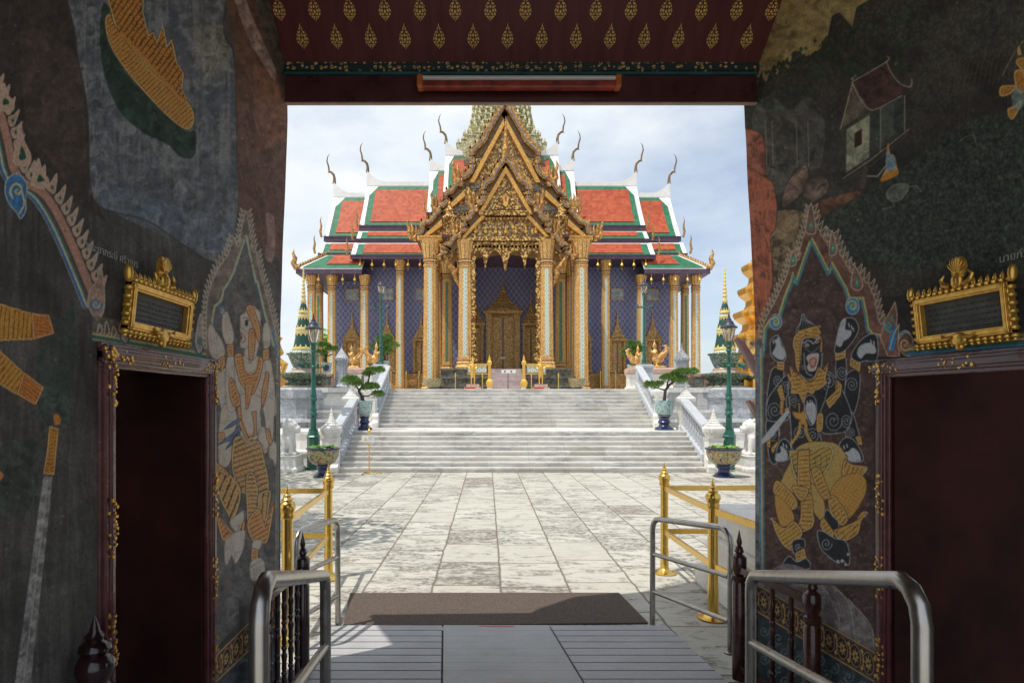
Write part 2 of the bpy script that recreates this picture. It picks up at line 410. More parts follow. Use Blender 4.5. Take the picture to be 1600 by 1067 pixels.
M['pot_floral'] = pot_mat('yellow_floral_glaze', (.40, .33, .15), [(.03, .12, .04), (.02, .05, .20), (.40, .06, .03), (.08, .18, .05), (.30, .10, .04)], 11)
M['pot_blue'] = simple('cobalt_blue_glaze', (.014, .025, .095), .25, var=.3, sc=6, coat=.5)
M['pot_celadon'] = pot_mat('white_and_turquoise_glaze', (.45, .54, .50), [(.08, .25, .30), (.12, .32, .36), (.30, .42, .42)], 11)
M['red'] = simple('red_paint', (.50, .03, .025), .5, var=.1)
M['tape'] = simple('red_marking_tape', (.70, .16, .11), .6, var=.12, sc=30)
M['sign_white'] = simple('white_sign_enamel', (.75, .75, .72), .4, var=.04)
M['sign_yellow'] = simple('yellow_sign_print', (.75, .50, .05), .5, var=.05)
M['sign_grey'] = simple('grey_sign_print', (.25, .25, .24), .5, var=.05)
def mat_fabric():
    b = NB('coir_doormat'); n = b.noise(b.P, 75, 4, .8); n2 = b.noise(b.P, 3, 3)
    b.set(col=b.mix(b.ramp(n, [(.35, 0.), (.65, 1.)]), (.035, .025, .02), (.17, .125, .10)), rough=.95).bump(n, .8, .01); return b.m
M['mat'] = mat_fabric()
def deck_mat(name, c):
    b = NB(name); n = b.noise(b.map(b.P, (1, 9, 1)), 5, 6, .65); n2 = b.noise(b.P, 2, 4)
    col = b.mix(b.ramp(n, [(.3, 0.), (.7, 1.)]), tuple(k*.85 for k in c), c)
    col = b.mix(b.ramp(n2, [(.45, 0.), (.75, .45)]), col, tuple(k*.55 for k in c))
    n3 = b.noise(b.P, 40, 4, .7); col = b.mix(b.ramp(n3, [(.5, 0.), (.75, .5)]), col, tuple(k*.5 for k in c))
    b.set(col=col, rough=.6).bump(n, .15, .004); return b.m
M['deck'] = deck_mat('grey_ramp_boards', (.46, .46, .47))
M['deck_mid'] = deck_mat('worn_grey_ramp_panel', (.46, .465, .465))
M['pane'] = simple('grey_blue_window_glass', (.34, .40, .44), .15, 0, var=.3, sc=3)
# ------------------------------------------------------------------ the ground
g = MB(); g.add([(-400, -60, 0), (400, -60, 0), (400, 900, 0), (-400, 900, 0)], [(0, 1, 2, 3)])
tag(g.build('plaza', M['plaza']), kind='structure')

# ------------------------------------------------------------------ staircase and terrace
SW = 6.12
def flight(mb, y0, n, rise, tread, z0, hw=SW):
    for i in range(n):
        z = z0+rise*(i+1); y = y0+tread*i
        mb.box(XC-hw, XC+hw, y, y0+tread*n+.02, z-rise, z-.05)       # riser block
        mb.box(XC-hw-.003, XC+hw+.003, y-.055, y+tread, z-.05, z)     # tread slab with nosing
st = thing('staircase', 'wide white marble staircase of two flights rising from the paved plaza to the temple terrace', 'staircase', (XC, 20.5, 0))
f1 = MB(); flight(f1, 20.5, 8, .16, .30, 0); part('lower_flight', f1, M['steps'], st)
ld = MB(); ld.box(XC-7.3, XC+7.3, 22.92, 26.2, 0, 1.28); part('landing', ld, M['steps'], st)
f2 = MB(); flight(f2, 26.2, 10, .172, .33, 1.28, 6.0); part('upper_flight', f2, M['steps'], st)
tp = MB()
for i in range(8): tp.box(XC-.35-.012*i, XC-.06-.012*i, 20.46+.3*i, 20.50+.3*i, .16*(i+1)+.001-.04, .16*(i+1)+.004) if i % 2 == 0 else None
for i in range(10): tp.box(XC-.42, XC-.12, 26.16+.33*i, 26.20+.33*i, 1.28+.172*(i+1)-.04, 1.28+.172*(i+1)+.004) if i % 3 == 0 else None
part('marking_tape', tp, M['tape'], st)

te = thing('terrace', 'stepped white and grey marble terrace carrying the golden temple', 'terrace', (XC, 28, 0))
for s in (-1, 1):
    m = MB()
    xi = XC+s*7.3; xo = XC+s*60
    a, b_ = sorted((xi-s*.35, xo))
    m.box(a, b_, 21.9, 23.1, 0, .5); m.box(a, b_, 21.86, 23.1, .5, .58)
    m.box(a, b_, 23.1, 26, 0, 1.16); m.box(a, b_, 23.04, 26, 1.16, 1.26)
    part('lower_step', m, M['marble_trim'], te)
    m = MB(); a, b_ = sorted((XC+s*6.0, xo))
    m.box(a, b_, 27.0, 90, 0, 1.9); m.box(a, b_, 26.9, 90, 1.9, 2.02); m.box(a, b_, 27.15, 90, 2.02, 2.8); m.box(a, b_, 26.95, 90, 2.8, 3.0)
    m.box(a, b_, 26.4, 27.0, 0, 1.5); m.box(a, b_, 26.3, 27, 1.5, 1.62)
    part('retaining_wall', m, M['marble'], te)
m = MB(); m.box(XC-6.02, XC+6.02, 29.47, 90, 0, 2.996); part('terrace_top', m, M['steps'], te)

# newels ----------------------------------------------------------
def newel(x, y, z, h, label, w=.24, sign=1):
    t = thing('newel_post', label, 'newel post', (x, y, z), 0, 'carved white newel posts of the staircase')
    m = MB(); bh = h-1.05
    m.sweep(SQ, [(w*1.18, 0), (w*1.18, .14), (w*1.02, .2), (w*1.0, bh-.12), (w*1.1, bh-.06), (w*1.15, bh)], (x, y, z))
    o = part('shaft', m, M['marble_trim'], t)
    c = MB(); c.sweep(RED, [(w*.95, 0), (w*1.08, .04), (w*1.08, .09), (w*1.36, .2), (w*1.42, .30), (w*1.36, .34), (w*1.12, .38)], (x, y, z+bh))
    part('lotus_capital', c, M['marble_trim'], t)
    f = MB(); pr = []; zz = .38; r = w*1.08
    for i in range(5): pr += [(r, zz), (r, zz+.045), (r*.80, zz+.055)]; zz += .085; r *= .70
    pr += [(r, zz), (.03, zz+.06), (.04, zz+.08), (.02, zz+.12), (.004, zz+.22)]
    f.sweep(RED, pr, (x, y, z+bh)); part('finial', f, M['marble_trim'], t)
    a = MB()
    for sg in (-1, 1):                                           # relief of a pointed arch
        a.tube([(x+sg*w*.62, y-w*1.02, z+.35), (x+sg*w*.62, y-w*1.02, z+bh*.45), (x+sg*w*.3, y-w*1.02, z+bh*.62), (x, y-w*1.02, z+bh*.85)], [.03, .035, .03, .015], 5)
        a.tube([(x+sg*w*.3, y-w*1.02, z+.35), (x+sg*w*.35, y-w*1.02, z+bh*.38), (x, y-w*1.02, z+bh*.55)], [.02, .025, .015], 5)
    part('arch_relief', a, M['marble_trim'], t)
    return t
for s, nm in ((-1, 'left'), (1, 'right')):
    newel(XC+s*6.42, 20.65, 0, 2.2, f'white carved newel post at the foot of the {nm} stair rail beside the floral pot')
    newel(XC+s*6.42, 23.6, 1.28, 1.95, f'white newel post where the lower {nm} stair rail meets the landing')
    newel(XC+s*6.2, 26.3, 1.28, 2.3, f'white newel post at the foot of the upper {nm} stair rail behind the bonsai', .22)
    # a carved scroll foot at the rail's lower end
    for (yy, z0, hh, lab) in ((20.42, 0, .55, 'foot of the lower'), (26.0, 1.28, .62, 'landing end of the upper')):
        m = MB(); x0 = XC+s*(6.24 if z0 == 0 else 5.95)
        prof = [(0, 0), (-.34, 0), (-.36, hh*.35), (-.25, hh*.5), (-.27, hh*.8), (-.12, hh), (0, hh)]
        m.prism([(p[0]+yy+.2, p[1]+z0) for p in prof], 'x', x0-.13, x0+.13)
        o = m.build('scroll_stone', M['marble_trim']); bevel(o, .03)
        tag(o, f'small carved white scroll stone at the {lab} {nm} stair rail', 'scroll stone', 'scroll stones at the stair rails')
def stair_rail(s, y0, z0b, z0t, y1, z1b, z1t, xo, nb, label):
    """sloping marble rail: curb, handrail and turned balusters"""
    x = XC+s*xo
    t = thing('stair_balustrade', label, 'balustrade', (x, y0, z0b), 0, 'sloping marble balustrades of the staircase')
    m = MB(); m.prism([(y0, z0b-.55), (y1, z1b-.55), (y1, z1b), (y0, z0b)], 'x', x-.17, x+.17); bevel(part('curb', m, M['rail_marble'], t), .03)
    m = MB(); m.prism([(y0, z0t-.17), (y1, z1t-.17), (y1, z1t), (y0, z0t)], 'x', x-.17, x+.17); bevel(part('handrail', m, M['rail_marble'], t), .04)
    for i in range(nb):
        k = (i+.5)/nb; y = y0+(y1-y0)*k; a = z0b+(z1b-z0b)*k-.03; b_ = z0t+(z1t-z0t)*k-.15; h = b_-a
        m = MB(); m.sweep(RED, [(.075, 0), (.075, h*.1), (.045, h*.16), (.085, h*.32), (.06, h*.5), (.04, h*.6), (.085, h*.76), (.05, h*.86), (.075, h*.92), (.075, h)], (x, y, a))
        part('baluster', m, M['rail_marble'], t, auto=50)
for s, nm in ((-1, 'left'), (1, 'right')):
    stair_rail(s, 20.95, .58, 1.60, 23.35, 1.50, 2.50, 6.28, 9, f'lower {nm} sloping grey marble balustrade between the plaza and the landing')
    stair_rail(s, 26.55, 1.9, 2.75, 29.6, 3.35, 4.15, 6.06, 9, f'upper {nm} sloping grey marble balustrade below the lamp post on the terrace edge')

# ------------------------------------------------------------------ terrace furniture
def spire_post(x, label):
    t = thing('marble_pillar', label, 'pillar', (x, 29, 3), 0, 'tall spired marble pillars')
    m = MB(); m.sweep(RED, [(.36, 0), (.36, .12), (.28, .2), (.25, .35), (.25, 1.25), (.33, 1.33), (.33, 1.45)], (x, 29, 3)); part('shaft', m, M['grey_marble'], t)
    m = MB(); m.sweep(RED, [(.30, 0), (.24, .1), (.24, .13), (.17, .2), (.17, .23), (.1, .31), (.1, .34), (.05, .4), (.02, .55), (.004, .75)], (x, 29, 4.45)); part('spire', m, M['grey_marble'], t)
spire_post(XC-8.1, 'tall grey marble pillar with stepped spire on the terrace left of the stair')
spire_post(XC+7.95, 'tall grey marble pillar with stepped spire on the terrace right of the stair')
def lattice_run(x0, x1, y, label):
    t = thing('terrace_balustrade', label, 'balustrade', ((x0+x1)/2, y, 3), 0, 'pink capped terrace balustrades')
    m = MB(); m.box(x0, x1, y-.14, y+.14, 3.55, 3.75); bevel(part('cap', m, M['pink_stone'], t), .04)
    m = MB(); m.box(x0, x1, y-.12, y+.12, 3.0, 3.1); part('base', m, M['pink_stone'], t)
    n = max(1, round((x1-x0)/.75))
    for i in range(n+1):
        xx = x0+(x1-x0)*i/n; m = MB(); m.box(xx-.1, xx+.1, y-.13, y+.13, 3.1, 3.55); part('post', m, M['pink_stone'], t)
    for i in range(n):
        xa = x0+(x1-x0)*i/n+.1; xb = x0+(x1-x0)*(i+1)/n-.1; m = MB(); cx = (xa+xb)/2; r = min((xb-xa)/2, .225)
        for k in range(4):
            q = R(90*k+45); m.tube([(cx+math.cos(R(a))*r*.42+math.cos(q)*r*.5, y, 3.325+math.sin(R(a))*r*.42+math.sin(q)*r*.5) for a in range(0, 361, 45)], .022, 5)
        m.tube([(cx+math.cos(R(a))*r*.95, y, 3.325+math.sin(R(a))*r*.95) for a in range(0, 361, 30)], .022, 5)
        m.box(xa, xb, y+.03, y+.05, 3.1, 3.55)
        part('lattice_panel', m, M['chedi_teal'], t)
lattice_run(-9.6, -7.5, 29.3, 'short pink capped lattice balustrade on the terrace beside the left green chedi')
lattice_run(9.5, 11.0, 29.3, 'short pink capped lattice balustrade on the terrace beside the right green chedi')
lattice_run(-14.5, -10.2, 29.3, 'pink capped lattice balustrade running behind the left green chedi')
lattice_run(11.6, 16.0, 29.3, 'pink capped lattice balustrade running behind the right green chedi')

def kinnari(x, y, z, s, label):
    """gilded half-bird figure on a low base, facing the stair"""
    m = MB()
    m.ell((0, 0, .42), (.34, .2, .24)); m.ell((.16, 0, .72), (.15, .13, .26)); m.ell((.19, 0, 1.08), (.1, .1, .12))
    m.tube([(.19, 0, 1.12), (.19, 0, 1.24), (.19, 0, 1.30), (.19, 0, 1.52)], [.11, .08, .045, .008], 8)
    for a in range(-60, 75, 17):                                  # raised tail plumes
        q = R(90+a*.5); m.tube([(-.22, .0, .45), (-.42, .02, .72+a*.002), (-.50+math.cos(q)*.3, .0, .85+math.sin(q)*.25)], [.07, .06, .015], 6)
    m.tube([(-.2, 0, .5), (-.5, 0, .85), (-.42, 0, 1.15), (-.2, 0, 1.12)], [.10, .09, .07, .02], 7)
    for sy in (-1, 1):
        m.tube([(.1, sy*.12, .9), (.2, sy*.24, .72), (.34, sy*.1, .78), (.38, 0, .92)], [.055, .05, .04, .03], 7)   # arms joined
        m.tube([(.0, sy*.12, .3), (.12, sy*.14, .15), (.02, sy*.14, .0)], [.1, .06, .06], 7)
        m.tube([(-.1, sy*.18, .6), (-.3, sy*.26, .75), (-.38, sy*.24, .98)], [.08, .07, .015], 6)
    m.sweep(SQ, [(.36, -.08), (.36, .02), (.3, .05)], (0, 0, 0))
    mm = MB(); mm.v = [(x+p[0]*s, y+p[1]*abs(s), z+.08*abs(s)+p[2]*abs(s)) for p in m.v]; mm.f = m.f; mm.m = m.m
    t = mm.build('kinnari_statue', M['gold_col'], None, off=(x, y, z)); t.location = (x, y, z); remesh(t, .035)
    return tag(t, label, 'statue', 'gilded half-bird statues')
def pedestal(x, y, w, label):
    t = thing('stone_pedestal', label, 'pedestal', (x, y, 3), 0, 'pink stone statue pedestals')
    m = MB(); m.sweep(SQ, [(w*1.1, 0), (w*1.1, .15), (w*.95, .22), (w*.9, .3), (w*.9, .75), (w, .85)], (x, y, 3)); part('body', m, M['marble_trim'], t)
    m = MB(); m.sweep(SQ, [(w*1.05, .85), (w*1.12, .95), (w*1.12, 1.12), (w*1.0, 1.2)], (x, y, 3)); part('cap', m, M['pink_stone'], t)
for (px, label, w) in ((554, 'left of the two left', .5), (583, 'right of the two left', .45)):
    x = X_(px, 33); pedestal(x, 33, w, f'pink topped marble pedestal, {label} statue pedestals by the stair')
for (px, label, w) in ((1030, 'nearer the right lamp post,', .6), (992, 'behind the right lamp post,', .42)):
    x = X_(px, 33); pedestal(x, 33, w, f'pink topped marble pedestal {label} under a gilded statue')
kinnari(X_(554, 33), 33, 4.2, -.85, 'gilded half-bird statue with a fanned tail left of the left bonsai top')
kinnari(X_(583, 33), 33, 4.2, .95, 'gilded half-bird statue nearest the left terrace lamp post')
kinnari(X_(1028, 33), 33, 4.2, -1.0, 'gilded half-bird statue with arched tail right of the right terrace lamp post')
kinnari(X_(992, 33), 33, 4.2, .85, 'gilded half-bird statue left of the right terrace lamp post')

# chedis ------------------------------------------------------------
def chedi(x, y, label):
    t = thing('chedi', label, 'chedi', (x, y, 0), 0, 'green and gold mosaic chedis')
    d = MB(); d.sweep(OCT, [(1.75, 1.2), (1.75, 1.5), (1.6, 1.6), (1.48, 1.66), (1.48, 2.5), (1.62, 2.56), (1.66, 2.9), (1.5, 3.0)], (x, y, 0)); part('pedestal', d, M['grey_marble'], t)
    k = 1.0
    b_ = MB(); b_.sweep(RED, [(.82, 3.0), (.82, 3.06), (.76, 3.1)], (x, y, 0)); part('pink_band', b_, M['chedi_pink'], t)
    b_ = MB(); b_.lathe([(.78, 3.1), (.82, 3.2), (.70, 3.26), (.66, 3.32), (.86, 3.42), (1.04, 3.58), (1.06, 3.66), (.7, 3.70)], (x, y, 0), 12); part('lotus_base', b_, M['chedi_body'], t)
    b_ = MB(); b_.lathe([(.66, 3.70), (.60, 3.76), (.52, 3.80), (.52, 3.86), (.47, 3.92)], (x, y, 0), 16); part('pink_band', b_, M['chedi_pink'], t)
    b_ = MB(); b_.lathe([(.42, 3.90), (.50, 4.05), (.60, 4.28), (.68, 4.50), (.66, 4.55), (.5, 4.56)], (x, y, 0), 16)
    part('bell', b_, M['chedi_body'], t, auto=40)
    b_ = MB()
    for i in range(12):
        q = 2*math.pi*i/12; r = .62
        b_.ell((x+math.cos(q)*r, y+math.sin(q)*r, 4.55), (.17, .17, .045), 8, 4)
    part('eave_leaves', b_, M['chedi_body'], t)
    b_ = MB(); b_.lathe([(.50, 4.56), (.48, 4.66), (.45, 4.72)], (x, y, 0), 16); part('turquoise_band', b_, M['chedi_teal'], t)
    segs = [(.445, 4.72, .335, 5.55), (.325, 5.62, .215, 6.28), (.20, 6.40, .10, 7.0)]
    for (r0, z0, r1, z1) in segs:
        g_ = MB(); g_.lathe([(r0, z0+.12), (r1, z1-.1)], (x, y, 0), 18); part('green_tier', g_, M['chedi_green'], t, auto=40)
        yb = MB(); yb.lathe([(r0+.03, z0), (r0+.035, z0+.06), (r0+.005, z0+.13)], (x, y, 0), 18); yb.lathe([(r1+.005, z1-.11), (r1+.03, z1-.05), (r1+.03, z1), (r1, z1+.01)], (x, y, 0), 18)
        n = 12
        for i in range(n):
            q = 2*math.pi*i/n; c, s_ = math.cos(q), math.sin(q); tx, ty = -s_, c
            ra = r0+.0; w_ = r0*.15
            yb.add([(x+c*(ra+.02)+tx*w_, y+s_*(ra+.02)+ty*w_, z0+.12), (x+c*(ra+.02)-tx*w_, y+s_*(ra+.02)-ty*w_, z0+.12), (x+c*(ra-.01), y+s_*(ra-.01), z0+.26)], [(0, 1, 2)])
            ra = r1; w_ = r1*.15
            yb.add([(x+c*(ra+.03)+tx*w_, y+s_*(ra+.03)+ty*w_, z1-.10), (x+c*(ra+.03)-tx*w_, y+s_*(ra+.03)-ty*w_, z1-.10), (x+c*(ra+.045), y+s_*(ra+.045), z1-.22)], [(0, 1, 2)])
        part('yellow_lotus_band', yb, M['chedi_yellow'], t)
        tb = MB(); tb.lathe([(r1, z1), (r1-.01, z1+.08)], (x, y, 0), 18); part('turquoise_band', tb, M['chedi_teal'], t)
    f = MB(); pr = [(.10, 7.05), (.09, 7.12)]; z = 7.12; r = .115
    while r > .04: pr += [(r*.6, z), (r, z+.06), (r, z+.10), (r*.6, z+.16)]; z += .17; r *= .86
    pr += [(.012, 8.45)]
    f.lathe(pr, (x, y, 0), 10); part('ringed_spire', f, M['chedi_yellow'], t, auto=50)
chedi(XC-9.6, 28.0, 'slender green and gold chedi left of the staircase against the sky')
chedi(XC+9.6, 28.0, 'slender green and gold chedi right of the staircase against the sky')
m = MB()
# low glazed plinth half hidden behind the right wall
t = thing('glazed_planter', 'round green grey glazed planter base right of the right chedi', 'planter', (12.3, 28.6, 3))
m.lathe([(.5, 3.0), (.6, 3.05), (.55, 3.2), (.75, 3.35), (.95, 3.5), (.95, 3.58), (.4, 3.62)], (12.3, 28.6, 0), 14); part('bowl', m, M['chedi_body'], t)

# gilded chedis at the edges ---------------------------------------------
def gold_chedi(x, y, s, label):
    t = thing('gilded_chedi', label, 'chedi', (x, y, 3), 0, 'gilded redented chedis')
    m = MB(); m.sweep(RED2, [(k*s, 3+h*s) for k, h in [(1.5, 0), (1.5, .3), (1.35, .4), (1.25, .6), (1.25, .9), (1.4, 1.05), (1.4, 1.2)]], (x, y, 0)); part('base', m, M['gold_leaf'], t)
    pr = []; r = 1.15; h = 1.2
    for i in range(4):
        pr += [(r, h), (r*.92, h+.12), (r*.9, h+.3), (r*1.16, h+.52), (r*1.22, h+.66), (r*1.2, h+.74), (r*.98, h+.80)]; h += .86; r *= .88
    m = MB(); m.sweep(RED2, [(k*s, 3+q*s) for k, q in pr], (x, y, 0)); part('redented_tiers', m, M['gold_leaf'], t)
    pr = [(r*1.0, h), (r*.9, h+.2), (r*.78, h+.6), (r*.55, h+.9), (r*.3, h+1.1)]; q = h+1.1; rr = r*.3
    while rr > .04: pr += [(rr, q), (rr*1.1, q+.05), (rr*.9, q+.12)]; q += .13; rr *= .87
    pr += [(.01, q+.9)]
    m = MB(); m.lathe([(k*s, 3+q_*s) for k, q_ in pr], (x, y, 0), 20); part('bell_spire', m, M['gold_leaf'], t, auto=40)
gold_chedi(13.3, 29.2, 1.3, 'large gilded chedi with flaring stepped tiers at the right edge of the view')
t = thing('gilded_statue', 'gilded supporting figure partly hidden at the left wall edge behind the chedi', 'statue', (-10.7, 30, 3))
m = MB(); x0 = -10.85
m.tube([(x0+.5, 30, 5.6), (x0+.35, 30, 5.3), (x0+.45, 30, 4.9), (x0+.7, 30, 4.7)], [.22, .2, .22, .1]); m.ell((x0, 30, 4.6), (.55, .5, .75)); m.tube([(x0, 30, 5.3), (x0, 30, 5.9), (x0, 30, 6.6)], [.3, .22, .02]); m.tube([(x0+.3, 30, 4.5), (x0+.8, 30, 4.2), (x0+.6, 30, 3.6)], [.2, .18, .12]); m.sweep(SQ, [(.8, 3), (.8, 3.7), (.6, 3.9)], (x0, 30, 0))
o = part('figure', m, M['gold_leaf'], t); remesh(o, .05)
# dark curved eaves just outside the right wall
def curved_eave(x, y, z, s, label):
    t = thing('curved_eave', label, 'eave', (x, y, z), 0, 'dark curved eaves with gilded scales')
    pts = [(-.55, .75), (-.42, .62), (-.22, .28), (.02, -.18), (.22, -.50), (.42, -.72), (.9, -1.0)]
    w_ = .11
    m = MB(); m.tube([(x+a*s, y, z+b_*s) for a, b_ in pts], [.10*s, .15*s, .16*s, .16*s, .16*s, .16*s, .14*s], 8, flat=(.7, 1.6)); part('rim', m, M['maroon'], t, auto=60)
    g_ = MB(); g_.prism([(x+a*s+.08*s, z+b_*s+.02*s) for a, b_ in pts]+[(x+1.5*s, z-1.0*s), (x+1.5*s, z+.5*s), (x-.1*s, z+.72*s)], 'y', y+.05, y+.5); part('gilded_soffit', g_, M['gold_carved'], t)
curved_eave(7.95, 18.6, 3.55, .95, 'large dark curved eave with gilded scales at the right wall edge beside the lamp')
curved_eave(7.98, 18.2, 1.9, .62, 'small dark curved eave with gilded scales low at the right wall edge')

# lions ---------------------------------------------------------------
def lion(x, y, flip, label):
    t = thing('lion_statue', label, 'statue', (x, y, 0), 0, 'white marble guardian lions')
    m = MB(); m.sweep(SQ, [(.52, 0), (.52, .12), (.46, .18), (.46, .48), (.5, .55)], (x, y, 0)); bevel(part('plinth', m, M['marble_trim'], t), .02)
    f = flip; b_ = MB()
    b_.ell((x-f*.12, y, .95), (.3, .24, .42)); b_.ell((x+f*.08, y, 1.2), (.24, .22, .3)); b_.ell((x+f*.16, y, 1.5), (.25, .24, .25)); b_.ell((x+f*.36, y, 1.43), (.14, .16, .12))
    b_.ell((x+f*.38, y, 1.33), (.12, .13, .05)); b_.ell((x+f*.46, y, 1.49), (.05, .07, .05))
    for s in (-1, 1):
        b_.tube([(x+f*.14, y+s*.14, 1.15), (x+f*.22, y+s*.16, .85), (x+f*.22, y+s*.16, .58)], [.12, .085, .075]); b_.ell((x+f*.3, y+s*.16, .6), (.13, .08, .06))
        b_.ell((x-f*.2, y+s*.22, .74), (.24, .1, .2)); b_.ell((x+f*.02, y+s*.24, .6), (.15, .08, .06)); b_.ell((x+f*.08, y+s*.17, 1.72), (.06, .05, .08)); b_.ell((x+f*.34, y+s*.1, 1.6), (.05, .05, .05))
    for i in range(14):
        q = R(i*360/14); b_.ell((x+f*.02, y+math.cos(q)*.22, 1.45+math.sin(q)*.24), (.09, .07, .07), 8, 6)
    b_.tube([(x-f*.35, y, .7), (x-f*.48, y, 1.0), (x-f*.38, y, 1.3)], [.08, .1, .03])
    o = part('body', b_, M['marble_trim'], t); remesh(o, .03)
lion(X_(447, 20.9), 20.9, 1, 'white marble guardian lion on a plinth at the left wall edge')
lion(X_(1179, 20.9), 20.9, -1, 'white marble guardian lion on a plinth at the right wall edge')

# lamp posts ---------------------------------------------------------
def lamp(x, y, z, h, label, big=True):
    k = h/5.1
    t = thing('lamp_post', label, 'lamp post', (x, y, z), 0, 'green iron lamp posts with floodlights')
    def L(pr): return [(r*k*1.22, q*k) for r, q in pr]
    if big:
        m = MB(); m.sweep(OCT, L([(.22, 0), (.22, .07), (.18, .1), (.18, 1.1), (.20, 1.14), (.17, 1.18), (.13, 1.36), (.13, 1.42)]), (x, y, z)); part('base', m, M['green_iron'], t)
        a = 1.42
    else:
        m = MB(); m.lathe(L([(.17, 0), (.17, .08), (.12, .14), (.14, .26), (.09, .4), (.08, .6)]), (x, y, z), 14); part('base', m, M['green_iron'], t, auto=40); a = .6
    m = MB()
    pr = [(.085, a), (.085, a+.3)]
    for q in ([1.95, 2.45] if big else [1.2]): pr += [(.075, q-.1), (.11, q-.07), (.11, q), (.085, q+.05), (.10, q+.12), (.07, q+.2)]
    pr += [(.055, 3.3), (.055, 3.5), (.085, 3.53), (.085, 3.58), (.055, 3.62), (.055, 4.05), (.08, 4.1), (.06, 4.16), (.09, 4.24), (.07, 4.3), (.11, 4.38), (.12, 4.42)]
    m.lathe(L(pr), (x, y, z), 14); part('pole', m, M['green_iron'], t, auto=40)
    zc = z+4.42*k
    m = MB(); m.lathe(L([(.07, 0), (.15, .12), (.185, .45), (.17, .50), (.14, .45), (.05, .04)]), (x, y, zc), 10); part('lantern', m, M['glass'], t, auto=40)
    m = MB()
    for i in range(6):
        q = R(60*i+30); m.tube([(x+math.cos(q)*.10*k, y+math.sin(q)*.10*k, zc), (x+math.cos(q)*.19*k, y+math.sin(q)*.19*k, zc+.46*k)], .008*k, 4)
    m.lathe(L([(.23, .46), (.24, .50), (.17, .55), (.12, .66), (.12, .68), (.07, .74), (.07, .76), (.03, .84), (.03, .86), (.006, 1.02)]), (x, y, zc), 14); part('lantern_cap', m, M['dark_iron'], t, auto=40)
    m = MB(); m.lathe([(.02*k, 0), (.035*k, .06*k), (.03*k, .14*k), (.005*k, .2*k)], (x, y, zc+.12*k), 8); part('bulb', m, M['sign_white'], t, auto=60)
    for s in (-1, 1):
        q0 = (x+s*.05*k, y, z+3.55*k); m = MB()
        m.tube([q0, (x+s*.28*k, y-.02, z+3.55*k), (x+s*.34*k, y-.05*k, z+3.60*k)], .03*k, 6)
        m.tube([(x+s*.16*k, y, z+3.55*k), (x+s*.16*k, y, z+3.66*k)], .05*k, 6)
        d = Vector((s*.5, -.6, -.35 if s > 0 else .3)).normalized(); c = Vector((x+s*.40*k, y-.06*k, z+3.6*k))
        m.tube([c-d*.12*k, c-d*.08*k, c+d*.1*k, c+d*.17*k], [.05*k, .085*k, .09*k, .12*k], 12)
        fl = part('floodlight', m, M['green_iron'], t, auto=50)
        m = MB(); m.tube([c+d*.171*k, c+d*.18*k], .10*k, 12); part('lens', m, M['dark_iron'], fl)
    return t
lamp(XC-7.27, 21.5, 0, 5.1, 'tall green lamp post behind the left floral pot at the foot of the stair')
lamp(XC+7.27, 21.5, 0, 5.15, 'tall green lamp post behind the right floral pot at the foot of the stair')
for s, nm in ((-1, 'left'), (1, 'right')):
    x = XC+s*6.42
    t = thing('marble_pier', f'square grey marble pier under the {nm} terrace lamp post', 'pier', (x, 30.0, 3), 0, 'piers carrying the terrace lamp posts')
    m = MB(); m.sweep(SQ, [(.34, 2.6), (.34, 4.0), (.4, 4.05), (.4, 4.16)], (x, 30.0, 0)); part('shaft', m, M['rail_marble'], t)
    m = MB(); m.sweep(SQ, [(.36, 4.16), (.3, 4.2)], (x, 30.0, 0)); part('cap', m, M['rail_marble'], t)
    lamp(x, 30.0, 4.2, 4.0, f'shorter green lamp post on the {nm} pier at the top of the stair', False)

# pots and bonsai ------------------------------------------------------
def big_pot(x, y, label, k=1.0):
    t = thing('flower_pot', label, 'pot', (x, y, 0), 0, 'large floral glazed pots at the foot of the stair')
    m = MB(); m.lathe([(.30*k, 0), (.31*k, .05), (.24*k, .10), (.17*k, .16), (.17*k, .24), (.22*k, .30), (.20*k, .36), (.30*k, .41)], (x, y, 0), 28); part('foot', m, M['pot_blue'], t, auto=50)
    m = MB(); m.lathe([(.28*k, .40), (.38*k, .46), (.45*k, .56), (.49*k, .70), (.50*k, .84), (.49*k, .86)], (x, y, 0), 32); part('bowl', m, M['pot_floral'], t, auto=60)
    m = MB(); m.lathe([(.49*k, .85), (.54*k, .87), (.54*k, .91), (.46*k, .92), (.45*k, .86), (.05, .86)], (x, y, 0), 32); part('rim', m, M['pot_blue'], t, auto=40)
    m = MB(); rr = random.Random(int(x*10))
    for i in range(260):
        a = rr.uniform(0, 6.28); r = math.sqrt(rr.random())*.42*k; px_, py_, pz = x+math.cos(a)*r, y+math.sin(a)*r, .87+rr.random()*.10
        q = rr.uniform(0, 6.28); s = .05+rr.random()*.03; n_ = Vector((math.cos(q), math.sin(q), rr.uniform(-.3, .6)))*s; u = Vector((-math.sin(q), math.cos(q), .2))*s
        c = Vector((px_, py_, pz)); m.add([c-n_, c+u*.6, c+n_, c-u*.6], [(0, 1, 2, 3)])
    part('leaves', m, M['leaf2'], t, fix=False)
big_pot(X_(505, 19.2), 19.2, 'yellow floral glazed pot on a blue foot left of the stair foot', .97)
big_pot(X_(1131, 19.2), 19.2, 'yellow floral glazed pot on a blue foot right of the stair foot', 1.06)
